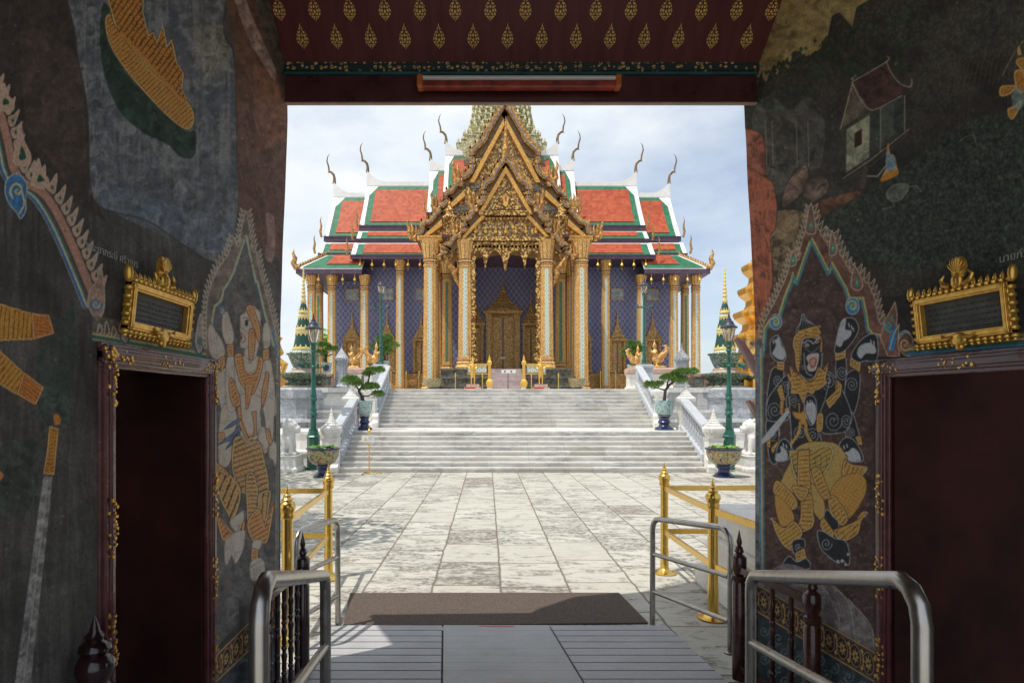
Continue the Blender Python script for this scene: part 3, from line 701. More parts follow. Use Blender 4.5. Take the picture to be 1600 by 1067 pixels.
def pad(m, c, r, rr, n=None):
    n = n or int(900*r[0]*r[2]*6)
    for i in range(n):
        while True:
            v = Vector((rr.uniform(-1, 1), rr.uniform(-1, 1), rr.uniform(-1, 1)))
            if .35 < v.length < 1: break
        v.z = abs(v.z)*1.0-.25 if rr.random() < .75 else v.z
        p = Vector((c[0]+v.x*r[0], c[1]+v.y*r[1], c[2]+v.z*r[2])); s = rr.uniform(.022, .05)
        d = Vector((v.x+rr.uniform(-.5, .5), v.y+rr.uniform(-.5, .5), .5+rr.random())).normalized()
        u = d.cross(Vector((rr.uniform(-1, 1), rr.uniform(-1, 1), .2))).normalized()
        m.add([p-u*s*.45, p+d*s*1.5, p+u*s*.45, p-d*s*.3], [(0, 1, 2, 3)])
def bonsai(x, y, z, trunk, branches, pads, label, plab, k=1.0, stand=True, seed=1):
    t = thing('bonsai_pot', plab, 'pot', (x, y, z), 0, 'blue and white pots of the bonsai trees')
    if stand:
        m = MB(); m.lathe([(.33*k, 0), (.34*k, .05), (.3*k, .09), (.2*k, .14), (.17*k, .22), (.23*k, .30), (.17*k, .40), (.2*k, .48), (.27*k, .54)], (x, y, z), 24); part('stand', m, M['pot_blue'], t, auto=50); zb = .55
    else: zb = 0
    m = MB(); m.lathe([(.2*k, zb), (.29*k, zb+.1), (.33*k, zb+.28), (.345*k, zb+.46), (.36*k, zb+.54), (.36*k, zb+.58), (.31*k, zb+.58), (.3*k, zb+.52), (.02, zb+.52)], (x, y, z), 28); part('bowl', m, M['pot_celadon'], t, auto=50)
    b_ = thing('bonsai_tree', label, 'bonsai', (x, y, z+zb+.5), 0, 'trained bonsai trees in pots')
    m = MB(); Z0 = z+zb+.5
    m.tube([(x+a, y+c, Z0+b2) for a, c, b2 in trunk], [r for r in [.07, .06, .055, .05, .04, .03, .02][:len(trunk)]], 7)
    part('trunk', m, M['bark'], b_, auto=60)
    for br in branches:
        m = MB(); m.tube([(x+a, y+c, Z0+b2) for a, c, b2 in br], [.035, .028, .02, .012][:len(br)], 6); part('branch', m, M['bark'], b_, auto=60)
    rr = random.Random(seed)
    for (a, c, b2, rx, rz) in pads:
        m = MB(); rx *= 1.18; rz *= 1.3; pad(m, (x+a, y+c, Z0+b2), (rx, rx*.8, rz), rr, int(2300*rx))
        for q in range(4): pad(m, (x+a+rr.uniform(-.6, .6)*rx, y+c, Z0+b2+rr.uniform(0, .6)*rz), (rx*.4, rx*.4, rz*.7), rr, int(500*rx))
        part('foliage_pad', m, M['leaf'], b_, fix=False)
# left landing bonsai: metres per pixel = .0245
q = .0245
bonsai(X_(568, 23.5), 23.7, 1.28,
       [(-.03, 0, 0), (-.10, 0, .22), (-.22, 0, .45), (-.10, 0, .62), (.12, 0, .78), (.20, 0, 1.05), (.24, 0, 1.3)],
       [[(-.18, 0, .45), (-.3, 0, .6), (-.38, 0, .78)], [(-.1, 0, .25), (.15, 0, .26), (.3, 0, .36), (.42, 0, .36)], [(.05, 0, .7), (.25, 0, .6), (.4, 0, .55)], [(.2, 0, 1.0), (-.02, .1, 1.15)]],
       [(-.52, 0, .84, .36, .18), (-.35, 0, .72, .24, .12), (.52, 0, .33, .22, .11), (.30, 0, .60, .27, .14), (.05, 0, .55, .16, .08), (.38, .1, 1.25, .34, .13), (.10, .1, 1.12, .20, .09)],
       'bonsai pine with rounded leaf pads in the left landing pot', 'blue stand and pale glazed bowl holding the left landing bonsai', .88, True, 3)
bonsai(X_(1040, 23.5), 23.7, 1.28,
       [(.0, 0, 0), (.03, 0, .3), (.05, 0, .48), (.2, 0, .68), (.42, 0, .85), (.5, 0, 1.05)],
       [[(.05, 0, .48), (-.2, 0, .55), (-.42, 0, .62)], [(.1, 0, .55), (.14, 0, .8), (.22, 0, .95)], [(.42, 0, .86), (.6, 0, 1.0), (.8, .05, 1.15)]],
       [(-.48, 0, .66, .27, .12), (-.2, 0, .74, .16, .09), (.18, 0, .96, .30, .15), (.62, 0, .86, .30, .13), (.78, 0, 1.20, .42, .13), (1.05, 0, 1.2, .26, .10), (.45, 0, 1.1, .2, .09)],
       'bonsai pine with spreading leaf pads in the right landing pot', 'blue stand and pale glazed bowl holding the right landing bonsai', 1.08, True, 5)
bonsai(X_(600, 33.5), 33.5, 3.5, [(0, 0, 0), (.05, 0, .3), (-.05, 0, .55), (0, 0, .9)], [[(0, 0, .4), (.3, 0, .5)], [(0, 0, .5), (-.3, 0, .6)]],
       [(-.3, 0, .85, .45, .22), (.3, 0, .95, .5, .22), (0, 0, 1.3, .45, .2), (.1, 0, .6, .4, .2)], 'darker clipped bonsai beside the left terrace lamp post', 'pale glazed pot holding the bonsai behind the left terrace lamp post', .8, True, 7)
bonsai(X_(990, 33.5), 33.5, 3.3, [(0, 0, 0), (.05, 0, .3), (-.02, 0, .55), (.08, 0, .9)], [[(0, 0, .4), (.3, 0, .5)], [(0, 0, .5), (-.3, 0, .6)]],
       [(-.25, 0, .7, .42, .2), (.25, 0, .85, .4, .2), (.0, 0, 1.15, .42, .2)], 'darker clipped bonsai beside the right terrace lamp post', 'pale glazed pot holding the bonsai behind the right terrace lamp post', 1.0, True, 9)
bonsai(X_(506, 29.9), 30.4, 3.75, [(0, 0, 0), (-.05, 0, .3), (.0, 0, .6)], [[(0, 0, .4), (.3, 0, .5)], [(0, 0, .5), (-.3, 0, .6)]],
       [(-.3, 0, .55, .35, .15), (.25, 0, .75, .3, .14), (-.1, 0, .95, .3, .14)], 'small bonsai on the terrace right of the left chedi', 'pale pot of the small bonsai right of the left chedi', .7, False, 11)

# stanchions ---------------------------------------------------------
def stanchion(x, y, label, h=1.49):
    t = thing('brass_stanchion', label, 'stanchion', (x, y, 0), 0, 'polished brass barrier posts')
    m = MB(); m.lathe([(.16, .004), (.165, .018), (.12, .03), (.075, .05), (.06, .07)], (x, y, 0), 24); part('base_plate', m, M['brass'], t, auto=40)
    m = MB(); m.lathe([(.055, .05), (.055, .32), (.051, .34), (.051, h-.32)], (x, y, 0), 24); part('pole', m, M['brass'], t, auto=40)
    m = MB(); m.lathe([(.062, h-.32), (.070, h-.30), (.062, h-.27), (.068, h-.25), (.080, h-.215), (.074, h-.18), (.05, h-.16), (.055, h-.14), (.035, h-.12), (.038, h-.10), (.02, h-.085), (.022, h-.07), (.009, h-.04), (.003, h)], (x, y, 0), 20); part('finial', m, M['brass'], t, auto=50)
def bar(a, b_, z, label):
    m = MB(); d = Vector((b_[0]-a[0], b_[1]-a[1])); L = d.length; d /= L; n = Vector((-d.y, d.x))*.017
    A = Vector(a)+d*.055; B = Vector(b_)-d*.055
    m.prism([(A.x+n.x, A.y+n.y), (A.x-n.x, A.y-n.y), (B.x-n.x, B.y-n.y), (B.x+n.x, B.y+n.y)], 'z', z-.032, z+.032)
    return m
sp = {'L1': (-2.11, 7.98), 'L2': (-1.955, 5.9), 'L0': (-5.6, 8.0), 'R1': (2.33, 8.25), 'R2': (2.35, 6.5), 'R0': (6.1, 8.3), 'R3': (2.52, 5.25), 'R4': (4.58, 5.3), 'R5': (5.9, 5.3)}
labs = {'L1': 'brass stanchion on the plaza left of the doormat, the farther one', 'L2': 'brass stanchion close to the left wall edge', 'L0': 'brass stanchion far left behind the wall',
        'R1': 'brass stanchion on the plaza right of the doormat, the farther one', 'R2': 'brass stanchion between the steel rail and the white stepped base', 'R0': 'brass stanchion beyond the white stepped base',
        'R3': 'brass stanchion behind the right painted wall', 'R4': 'brass stanchion seen through the gap of the right doorway', 'R5': 'brass stanchion farthest right beyond the right doorway'}
for k_, p in sp.items(): stanchion(*p, labs[k_])
for (a, b_, lb) in (('L1', 'L2', 'brass bar pair between the two left stanchions'), ('L1', 'L0', 'brass bar pair running left from the farther left stanchion'),
                    ('R1', 'R2', 'brass bar pair between the two right stanchions'), ('R1', 'R0', 'brass bar pair running right from the farther right stanchion'), ('R2', 'R3', 'brass bar pair running behind the right painted wall'), ('R4', 'R5', 'brass bar pair in the gap of the right doorway')):
    t = thing('barrier_rail', lb, 'barrier rail', (*sp[a], 0), 0, 'brass barrier rails')
    for z in (1.14, .56): part('bar', bar(sp[a], sp[b_], z, ''), M['brass'], t)

# stepped white base right --------------------------------------------
t = thing('stepped_base', 'white marble stepped base behind the right brass stanchions', 'stepped base', (3.9, 8, 0))
for i, (o_, z0, z1) in enumerate(((0, 0, .25), (.22, .25, .62), (.40, .62, .95), (.3, .95, 1.02))):
    m = MB(); m.box(2.60+o_*.55, 6.5-o_*.5, 5.6+o_*.5, 7.85-o_*.5, z0, z1); bevel(part('step', m, M['marble_trim'], t), .02)

# warning sign stand ---------------------------------------------------
x, y = X_(577, 20.0), 20.0
t = thing('warning_sign', 'white warning plate with yellow triangle on a thin brass stand before the steps', 'sign', (x, y, 0))
m = MB(); m.lathe([(.022, 0), (.022, 1.36), (.045, 1.38), (.05, 1.42), (.02, 1.46), (.02, 1.5), (.003, 1.53)], (x, y, 0), 10); part('pole', m, M['brass'], t)
for a in (0, 120, 240):
    q_ = R(a+5); m = MB(); m.tube([(x, y, .05), (x+math.cos(q_)*.38, y+math.sin(q_)*.38, .03)], .015, 6); m.ell((x+math.cos(q_)*.38, y+math.sin(q_)*.38, .03), (.03, .03, .03), 8, 6); part('leg', m, M['brass'], t)
m = MB(); m.box(x-.24, x+.17, y-.035, y-.025, 1.04, 1.26); pl = bevel(part('plate', m, M['sign_white'], t), .004)
m = MB(); m.prism([(x-.17, 1.10), (x-.05, 1.10), (x-.11, 1.21)], 'y', y-.039, y-.0352); part('warning_triangle', m, M['sign_yellow'], pl)
m = MB()
for i in range(3): m.box(x-.02, x+.13-.02*i, y-.038, y-.0352, 1.19-.035*i, 1.198-.035*i)
part('lettering', m, M['sign_grey'], pl)

# ------------------------------------------------------------------ ramp and mat
def rz(y): return max(.03, .05+.09*(6.2-y))
t = thing('ramp', 'grey plank ramp sloping from the gate floor down to the plaza', 'ramp', (.6, 5, 0))
def quadslab(m, pts, th=.03):
    """pts: four (x, y) corners lying on the ramp's slope"""
    vs = [(x, y, rz(y)) for x, y in pts]+[(x, y, rz(y)-th) for x, y in pts]
    m.add(vs, [(0, 1, 2, 3), (7, 6, 5, 4), (0, 4, 5, 1), (1, 5, 6, 2), (2, 6, 7, 3), (3, 7, 4, 0)])
def line(y, xa, ya, xb, yb): return xa+(xb-xa)*(y-ya)/(yb-ya)
def S0(y): return -1.62
def S1(y): return line(y, -.48, 6.15, -.36, 4.55)
def S2(y): return line(y, .58, 6.15, .69, 4.55)
def S3(y): return line(y, 1.76, 6.15, 1.78, 4.55)
yb = 6.16; i = 0; pl_ = MB(); pr_ = MB(); mid = MB()
bw = .19
while yb > 2.2:
    ya = yb-bw
    for (f0, f1, mm_) in ((S0, S1, pl_), (S2, S3, pr_)):
        g_ = .011; quadslab(mm_, [(f0(ya)+g_, ya+g_), (f1(ya)-g_, ya+g_), (f1(yb)-g_, yb-g_), (f0(yb)+g_, yb-g_)])
    g_ = .006; quadslab(mid, [(S1(ya)+g_, ya+.0015), (S2(ya)-g_, ya+.0015), (S2(yb)-g_, yb-.0015), (S1(yb)+g_, yb-.0015)])
    yb = ya
part('left_planks', pl_, M['deck'], t); part('right_planks', pr_, M['deck'], t); part('middle_panel', mid, M['deck_mid'], t)
m = MB(); m.prism([(2.2, 0), (6.13, 0), (6.13, .012), (2.2, rz(2.2)-.035)], 'x', -1.62, 1.76); part('underframe', m, M['dark_stone'], t)
m = MB()
for (xa, xb, y0) in ((-.12, .23, 6.13), (.05, .42, 4.56)):
    m.add([(xa, y0-.035, rz(y0-.035)+.003), (xb, y0-.035, rz(y0-.035)+.003), (xb, y0, rz(y0)+.003), (xa, y0, rz(y0)+.003)], [(0, 1, 2, 3)])
part('marking_tape', m, M['tape'], t)
m = MB(); c = [(-1.50, 6.24), (1.62, 6.33), (1.53, 7.34), (-1.68, 7.33)]
m.prism(c, 'z', .004, .018); o = m.build('doormat', M['mat']); tag(o, 'wide dark brown coir doormat at the foot of the grey ramp', 'doormat')

# ------------------------------------------------------------------ steel rails
def steel_rail(A, B, zt, zb, label, levels, r=.0275, bend=.12):
    """A front post, B back post: (x, y); zt top heights, zb foot heights"""
    t = thing('steel_handrail', label, 'handrail', (A[0], A[1], zb[0]), 0, 'brushed steel tube handrails on the ramp')
    a = Vector((*A, 0)); b_ = Vector((*B, 0)); d = (b_-a)
    def P(k, z): return (a.x+d.x*k, a.y+d.y*k, z)
    L = d.length; kb = bend/L; pts = [P(0, zb[0]), P(0, zt[0]-bend)]
    for q in (30, 60): pts.append(P(kb*(1-math.cos(R(q))), zt[0]-bend+bend*math.sin(R(q))))
    pts.append(P(kb, zt[0]))
    pts.append(P(1-kb, zt[1]))
    for q in (60, 30): pts.append(P(1-kb*(1-math.cos(R(q))), zt[1]-bend+bend*math.sin(R(q))))
    pts += [P(1, zt[1]-bend), P(1, zb[1])]
    m = MB(); m.tube(pts, r, 18); part('frame', m, M['steel'], t, auto=60)
    for (l0, l1) in levels:
        m = MB(); m.tube([P(r/L, l0), P(1-r/L, l1)], r*.78, 14); part('cross_bar', m, M['steel'], t, auto=60)
    for k, z in ((0, zb[0]), (1, zb[1])):
        m = MB(); p = P(k, z); m.lathe([(r*1.9, -.004), (r*1.9, .008), (r*1.05, .012)], p, 18); part('foot_flange', m, M['steel'], t, auto=40)
steel_rail((1.65, 6.27), (2.03, 5.2), (1.11, 1.2), (.004, .16), 'brushed steel handrail at the right end of the doormat', [(.74, .8), (.36, .42)])
steel_rail((-1.54, 6.18), (-1.68, 5.3), (1.12, 1.16), (.02, .15), 'brushed steel handrail at the left end of the doormat', [(.735, .78), (.345, .4)])
steel_rail((1.32, 3.12), (1.235, 1.76), (1.42, 1.73), (.34, .66), 'nearest brushed steel handrail on the right', [(1.06, 1.30), (.72, .95)], .0275, .1)
steel_rail((-.84, 3.12), (-.664, 1.76), (1.42, 1.73), (.34, .66), 'nearest brushed steel handrail on the left', [(1.04, 1.30), (.72, .95)], .0275, .1)

# wooden balustrades ---------------------------------------------------
def wpost(root, x, y, z0, zt, r=.05, name='post'):
    m = MB(); h = zt-z0
    m.lathe([(r*1.05, 0), (r*1.05, h-.42), (r*.85, h-.40), (r*1.15, h-.385), (r*1.15, h-.35), (r*.8, h-.34), (r*1.1, h-.30), (r*1.1, h-.21), (r*.85, h-.195), (r*.5, h-.18), (r*.75, h-.165), (r*.5, h-.13), (r*.32, h-.12), (r*.45, h-.09), (r*.2, h-.04), (r*.05, h)], (x, y, z0), 16)
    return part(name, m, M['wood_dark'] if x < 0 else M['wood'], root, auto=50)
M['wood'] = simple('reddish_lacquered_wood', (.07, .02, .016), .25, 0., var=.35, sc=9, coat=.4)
def wbal(pts, zt, z0, zr, nb, label, r):
    t = thing('wooden_balustrade', label, 'balustrade', (pts[0][0], pts[0][1], z0), 0, 'turned dark wood balustrades')
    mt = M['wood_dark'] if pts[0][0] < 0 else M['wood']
    for (x, y), z in zip(pts, zt): wpost(t, x, y, z0, z, r)
    (xa, ya), (xb, yb_) = pts[0], pts[1]
    for zz, nm in ((zr, 'top_rail'), (z0+.1, 'bottom_rail')):
        m = MB(); m.tube([(xa, ya, zz), (xb, yb_, zz)], .034, 4, flat=(1, 1)); part(nm, m, mt, t)
    for i in range(nb):
        k = (i+1)/(nb+1); x = xa+(xb-xa)*k; y = ya+(yb_-ya)*k; h = zr-.02-(z0+.1)
        m = MB(); pr = [(.020, 0), (.020, .08)]
        for q_ in range(3):
            b0 = .1+q_*(h-.2)/3; s_ = (h-.2)/3
            pr += [(.014, b0), (.024, b0+.02), (.014, b0+.035), (.019, b0+.05), (.017, b0+s_*.55), (.023, b0+s_*.8), (.015, b0+s_*.92)]
        pr += [(.018, h-.08), (.018, h)]
        m.lathe(pr, (x, y, z0+.1), 8); part('baluster', m, mt, t, auto=50)
wbal([(1.94, 4.8), (2.09, 4.0)], [1.28, 1.235], .12, .98, 3, 'reddish brown turned wooden balustrade along the right painted wall', .05)
wbal([(-1.47, 4.8), (-1.49, 4.0)], [1.265, 1.17], .12, .98, 5, 'dark turned wooden balustrade along the left painted wall', .05)
t = thing('newel_post', 'dark bulbous wooden newel post at the lower left before the door', 'newel post', (-1.56, 2.42, .5))
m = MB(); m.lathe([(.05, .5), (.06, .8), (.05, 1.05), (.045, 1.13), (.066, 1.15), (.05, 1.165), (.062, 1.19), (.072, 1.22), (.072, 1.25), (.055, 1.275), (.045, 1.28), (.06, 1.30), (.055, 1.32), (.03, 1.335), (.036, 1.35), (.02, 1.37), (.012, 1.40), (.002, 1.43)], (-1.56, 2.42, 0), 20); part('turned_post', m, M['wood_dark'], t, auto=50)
t = thing('notice_plate', 'small white printed notice on the left painted wall above its gold border band', 'notice', (-1.59, 4.1, .7))
m = MB(); m.box(-1.595, -1.585, 4.12, 4.24, .62, .82); q_ = part('plate', m, M['sign_white'], t)
m = MB()
for i in range(5): m.box(-1.585, -1.583, 4.13, 4.23-.015*(i % 2), .79-.03*i, .80-.03*i)
part('lettering', m, M['sign_grey'], q_)
# ------------------------------------------------------------------ the temple (rel x = distance from its axis)
T = thing('temple', 'gilded temple with orange and green roofs and blue tiled walls above the staircase', 'temple', (XC, 52, 3))
def tpart(name, mb, mt, **k): return part(name, mb, mt, T, **k)
def K(py, Y): return Z_(py, Y)
# plinths
m = MB()
for (hw, y0, z0, z1) in ((18.6, 53.6, 2.99, 3.35), (17.9, 54.1, 3.35, 3.7), (17.3, 55.4, 3.7, 4.1), (16.6, 55.9, 4.1, 4.55), (16.2, 56.3, 4.55, 5.1)):
    m.box(XC-hw, XC+hw, y0, 63, z0, z1)
tpart('wing_plinth', m, M['gold_wall'])
m = MB()
for i, (hw, y0) in enumerate(((4.9, 42.6), (4.75, 42.95), (4.6, 43.3))):
    m.box(XC-hw, XC-1.15, y0, 57, 3+i*.6, 3+i*.6+.48); m.box(XC-hw-.08, XC-1.12, y0-.08, 57, 3+i*.6+.48, 3+i*.6+.6)
    m.box(XC+1.15, XC+hw, y0, 57, 3+i*.6, 3+i*.6+.48); m.box(XC+1.12, XC+hw+.08, y0-.08, 57, 3+i*.6+.48, 3+i*.6+.6)
tpart('porch_plinth', m, M['dark_stone'])
m = MB()
for i in range(7): m.box(XC-1.13, XC+1.13, 41.9+.3*i, 57, 3+.257*i, 3+.257*(i+1)-.004*0)
tpart('entrance_steps', m, M['pink_step'])
m = MB(); m.box(XC-1.15, XC+1.15, 44.5, 57, 4.78, 4.8); tpart('porch_floor', m, M['pink_step'])
# walls
for s in (-1, 1):
    m = MB(); a, b_ = sorted((XC+s*5.3, XC+s*15.6)); m.box(a, b_, 57, 66, 4.9, 16.5); tpart('wing_wall', m, M['blue'])
m = MB(); m.box(XC-5.3, XC+5.3, 54, 66, 4.7, 15.8)
tpart('porch_back_wall', m, M['blue'])
m = MB(); m.box(XC-4.6, XC+4.6, 44.2, 57, 14.3, 14.5); tpart('porch_ceiling', m, M['maroon'])

# columns
def make_col(hw, h, inl):
    ct = h-1.9*hw/.5
    m = MB(); m.sweep(RED, [(hw, .85), (hw*.86, ct)]); c = m.build('column', M['gold_col'])
    m = MB(); m.sweep(RED, [(hw*1.35, 0), (hw*1.35, .15), (hw*1.2, .25), (hw*1.25, .45), (hw*1.08, .55), (hw*1.12, .8), (hw*1.0, .9)]); m.build('column_base', M['gold_col'], c)
    m = MB(); k = hw/.5
    m.sweep(RED, [(hw*.95, ct), (hw*.95, ct+.1), (hw*.86, ct+.14), (hw*.86, ct+.3), (hw*.97, ct+.34), (hw*.97, ct+.44), (hw*.86, ct+.5)])
    pr = [(hw*.86, ct+.5), (hw*.84, ct+.7*k), (hw*.95, ct+1.2*k), (hw*1.15, ct+1.7*k), (hw*1.2, h)]
    m.sweep(RED, pr)
    for i in range(12):                                                  # lotus petals
        q = 2*math.pi*i/12+.26
        m.add([(math.cos(q-.2)*hw*.95, math.sin(q-.2)*hw*.95, ct+.55), (math.cos(q+.2)*hw*.95, math.sin(q+.2)*hw*.95, ct+.55), (math.cos(q+.22)*hw*1.32, math.sin(q+.22)*hw*1.32, h-.25), (math.cos(q)*hw*1.5, math.sin(q)*hw*1.5, h-.02), (math.cos(q-.22)*hw*1.32, math.sin(q-.22)*hw*1.32, h-.25)], [(0, 1, 2, 3, 4)])
    m.build('capital', M['gold_col'], c)
    m = MB()
    for (zz_, rr_) in ((ct+.12, .905), (ct+.32, .925), (ct+.49, .92), (.56, 1.11), (.83, 1.07)): m.sweep(RED, [(hw*rr_+.012, zz_-.035), (hw*rr_+.012, zz_+.035)])
    m.sweep(SQ, [(hw*.3, .5), (hw*.3, ct+.6)])
    m.build('maroon_ring', M['maroon'], c)
    m = MB()
    for (a, b_) in ((.95, ct-.15),):
        for q in range(4):
            vs = []
            for (x, z) in ((-.3, a), (.3, a), (.26, b_), (-.26, b_)):
                kk = hw*(1-(z-.85)/(ct-.85)*.14)+.006; X, Yy = x*hw, -kk
                for _ in range(q): X, Yy = -Yy, X
                vs.append((X, Yy, z))
            m.add(vs, [(0, 1, 2, 3)])
        for q in range(4): pass
    m.build('mirror_inlay', inl, c)
    return c
def col_at(proto, rel, y, z):
    return dup(proto, (XC+rel-T.location.x, y-T.location.y, z-T.location.z), parent=T)
def drop(o):
    for k in kids(o): drop(k)
    bpy.data.objects.remove(o)
for (hw, h, z, inl, spots) in (
    (.5, 9.15, 4.8, 'inlay', [(-2.9, 44), (2.9, 44)]),
    (.5, 11.0, 3.0, 'inlay', [(-5.4, 44), (5.4, 44)]),
    (.46, 11.0, 3.0, 'inlay', [(-5.5, 47.4), (5.5, 47.4), (-5.55, 50.8), (5.55, 50.8)]),
    (.44, 9.3, 4.8, 'inlay_dark', [(-4.65, 50.6), (4.65, 50.6), (-3.35, 53.3), (3.35, 53.3)]),
    (.385, 12.0, 3.0, 'inlay', [(-9.1, 54.5), (9.1, 54.5)]),
    (.385, 10.7, 3.0, 'inlay', [(-12.25, 54.5), (12.25, 54.5), (-15.15, 54.5), (15.15, 54.5), (-16.95, 54.5), (17.1, 54.5)]),
    (.385, 11.2, 3.0, 'inlay_dark', [(-17.4, 58.5), (17.4, 58.5)])):
    p = make_col(hw, h, M[inl])
    for (r, y) in spots: col_at(p, r, y, z)
    drop(p)

# doors and windows with spired aedicules
def aedicule(name, rel, y, z0, w, ho, ht, leafs=True):
    """w opening width, ho opening height, ht total height"""
    x = XC+rel; A = tpart(name, MB().box(x-w*.5-.02, x+w*.5+.02, y-.02, y+.3, z0, z0+ho), M['gold_wall'])
    for s in (-1, 1):
        m = MB(); m.sweep(RED, [(w*.17, 0), (w*.17, .15), (w*.13, .25), (w*.12, ho*.92), (w*.16, ho)], (x+s*(w*.5+w*.12), y-.15, z0)); part('pilaster', m, M['gold_wall'], A) ; fixoff(A)
        m = MB(); a, b_ = sorted((x+s*.03, x+s*w*.42)); m.box(a, b_, y-.07, y-.03, z0+.05, z0+ho*.96); part('leaf', m, M['gold_wall'], A); fixoff(A)
    m = MB(); m.box(x-w*.045, x+w*.045, y-.10, y-.072, z0+.05, z0+ho*.95); part('dark_gap', m, M['wood_dark'], A); fixoff(A)
    m = MB(); W = w*.5+w*.3; pr = [(W*1.0, 0), (W*1.1, ht*.02), (W*1.1, ht*.035), (W*.92, ht*.05)]
    hh = ht-ho; z = .05*ht
    for i in range(6):
        k = (i+1)/7; r = W*(.92*(1-k)**1.5+.10); pr += [(r*1.07, z), (r*1.07, z+hh*.02), (r, z+hh*.035)]; z += hh*.085
    pr += [(W*.12, hh*.62), (W*.15, hh*.64), (W*.09, hh*.68), (W*.10, hh*.72), (W*.05, hh*.80), (W*.02, hh*1.0)]
    m.sweep(RED, [((r, min(r*.5, .8)), zz) for r, zz in pr], (x, y-.1, z0+ho)); part('spired_roof', m, M['gold_wall'], A); fixoff(A)
def fixoff(A): pass
_part = part
def part(name, mb, mt, root, **k):
    """as before, but the children of a temple part are offset by the temple's own base"""
    base = root
    while base.parent is not None: base = base.parent
    return mb.build(name, mt, root, off=base.location, **k)
aedicule('door', 0, 53.9, 4.8, 2.0, 5.3, 8.6)
for s in (-1, 1):
    aedicule('side_door', s*2.45, 53.9, 4.8, 1.0, 4.3, 7.6)
    for r in (7.5, 10.65, 13.9):
        aedicule('window', s*r, 56.95, 5.2, 1.0, 2.9, 5.9)
        x = XC+s*r; W = tpart('upper_window', MB().box(x-.6, x+.6, 56.9, 57.02, 11.9, 13.0), M['gold_wall'])
        m = MB(); m.box(x-.52, x+.52, 56.86, 56.9, 11.98, 12.92); part('pane', m, M["pane"], W)
        m = MB(); m.box(x-.02, x+.02, 56.83, 56.86, 11.98, 12.92); m.box(x-.52, x+.52, 56.835, 56.855, 12.5, 12.53); part('glazing_bar', m, M['gold_wall'], W)
# door notice
m = MB(); m.box(XC-.28, XC+.22, 53.7, 53.74, 6.25, 6.42); tpart('door_notice', m, M['sign_white'])

# porch curtain: cusped pelmet and side fringes
Yp = 43.75; u = Yp/F
def px(p): return X_(p, Yp)
def cusp():
    top = 383; pts = [(734, top), (846, top), (846, 392)]
    def arc(xa, xb, yt, yb, n=9):
        return [(xa+(xb-xa)*i/n, yb-(yb-yt)*math.sin(math.pi*i/n)**.55) for i in range(n+1)]
    # from right to left: lobe, small cusp, big lobe, central cusp, big lobe, small cusp, lobe
    pts += [(843, 400)]+arc(843, 821.5, 392, 412)[1:]+arc(820, 790.5, 391.5, 423)+arc(788.5, 758, 391.5, 423)+arc(756.5, 737, 392, 412)[:-1]+[(737, 400), (734, 392)]
    return [(X_(a, Yp), Z_(b_, Yp)) for a, b_ in pts]
m = MB(); m.prism(cusp(), 'y', Yp-.08, Yp+.12); tpart('cusped_pelmet', m, M['gold_fine'])
for s in (-1, 1):
    m = MB(); x0 = XC+s*2.45; zz = 13.6
    pts = [(x0, 5.0), (x0, 13.4), (x0-s*.32, 13.4)]
    n = 26
    for i in range(n): z = 13.3-i*.29; pts.append((x0-s*(.22 if i % 2 else .36), z))
    pts += [(x0-s*.25, 6.0), (x0-s*.5, 5.75), (x0-s*.42, 5.4), (x0-s*.2, 5.3)]
    m.prism(pts, 'y', Yp-.02, Yp+.1); tpart('side_fringe', m, M['gold_fine'])
    # naga bracket beside the inner columns
    m = MB()
    m.tube([(XC+s*3.3, Yp+.2, 10.6), (XC+s*3.55, Yp+.1, 11.2), (XC+s*3.75, Yp+.1, 11.9), (XC+s*4.2, Yp, 12.5), (XC+s*4.5, Yp, 13.2), (XC+s*4.2, Yp, 13.6)], [.04, .16, .22, .18, .16, .05], 7)
    m.tube([(XC+s*3.6, Yp+.1, 11.6), (XC+s*3.35, Yp+.1, 12.1), (XC+s*3.5, Yp+.1, 12.6)], [.14, .1, .02], 6)
    m.tube([(XC+s*4.1, Yp+.1, 12.4), (XC+s*3.85, Yp+.1, 12.9), (XC+s*3.95, Yp+.1, 13.3)], [.12, .09, .02], 6)
    tpart('naga_bracket', m, M['gold_board'])

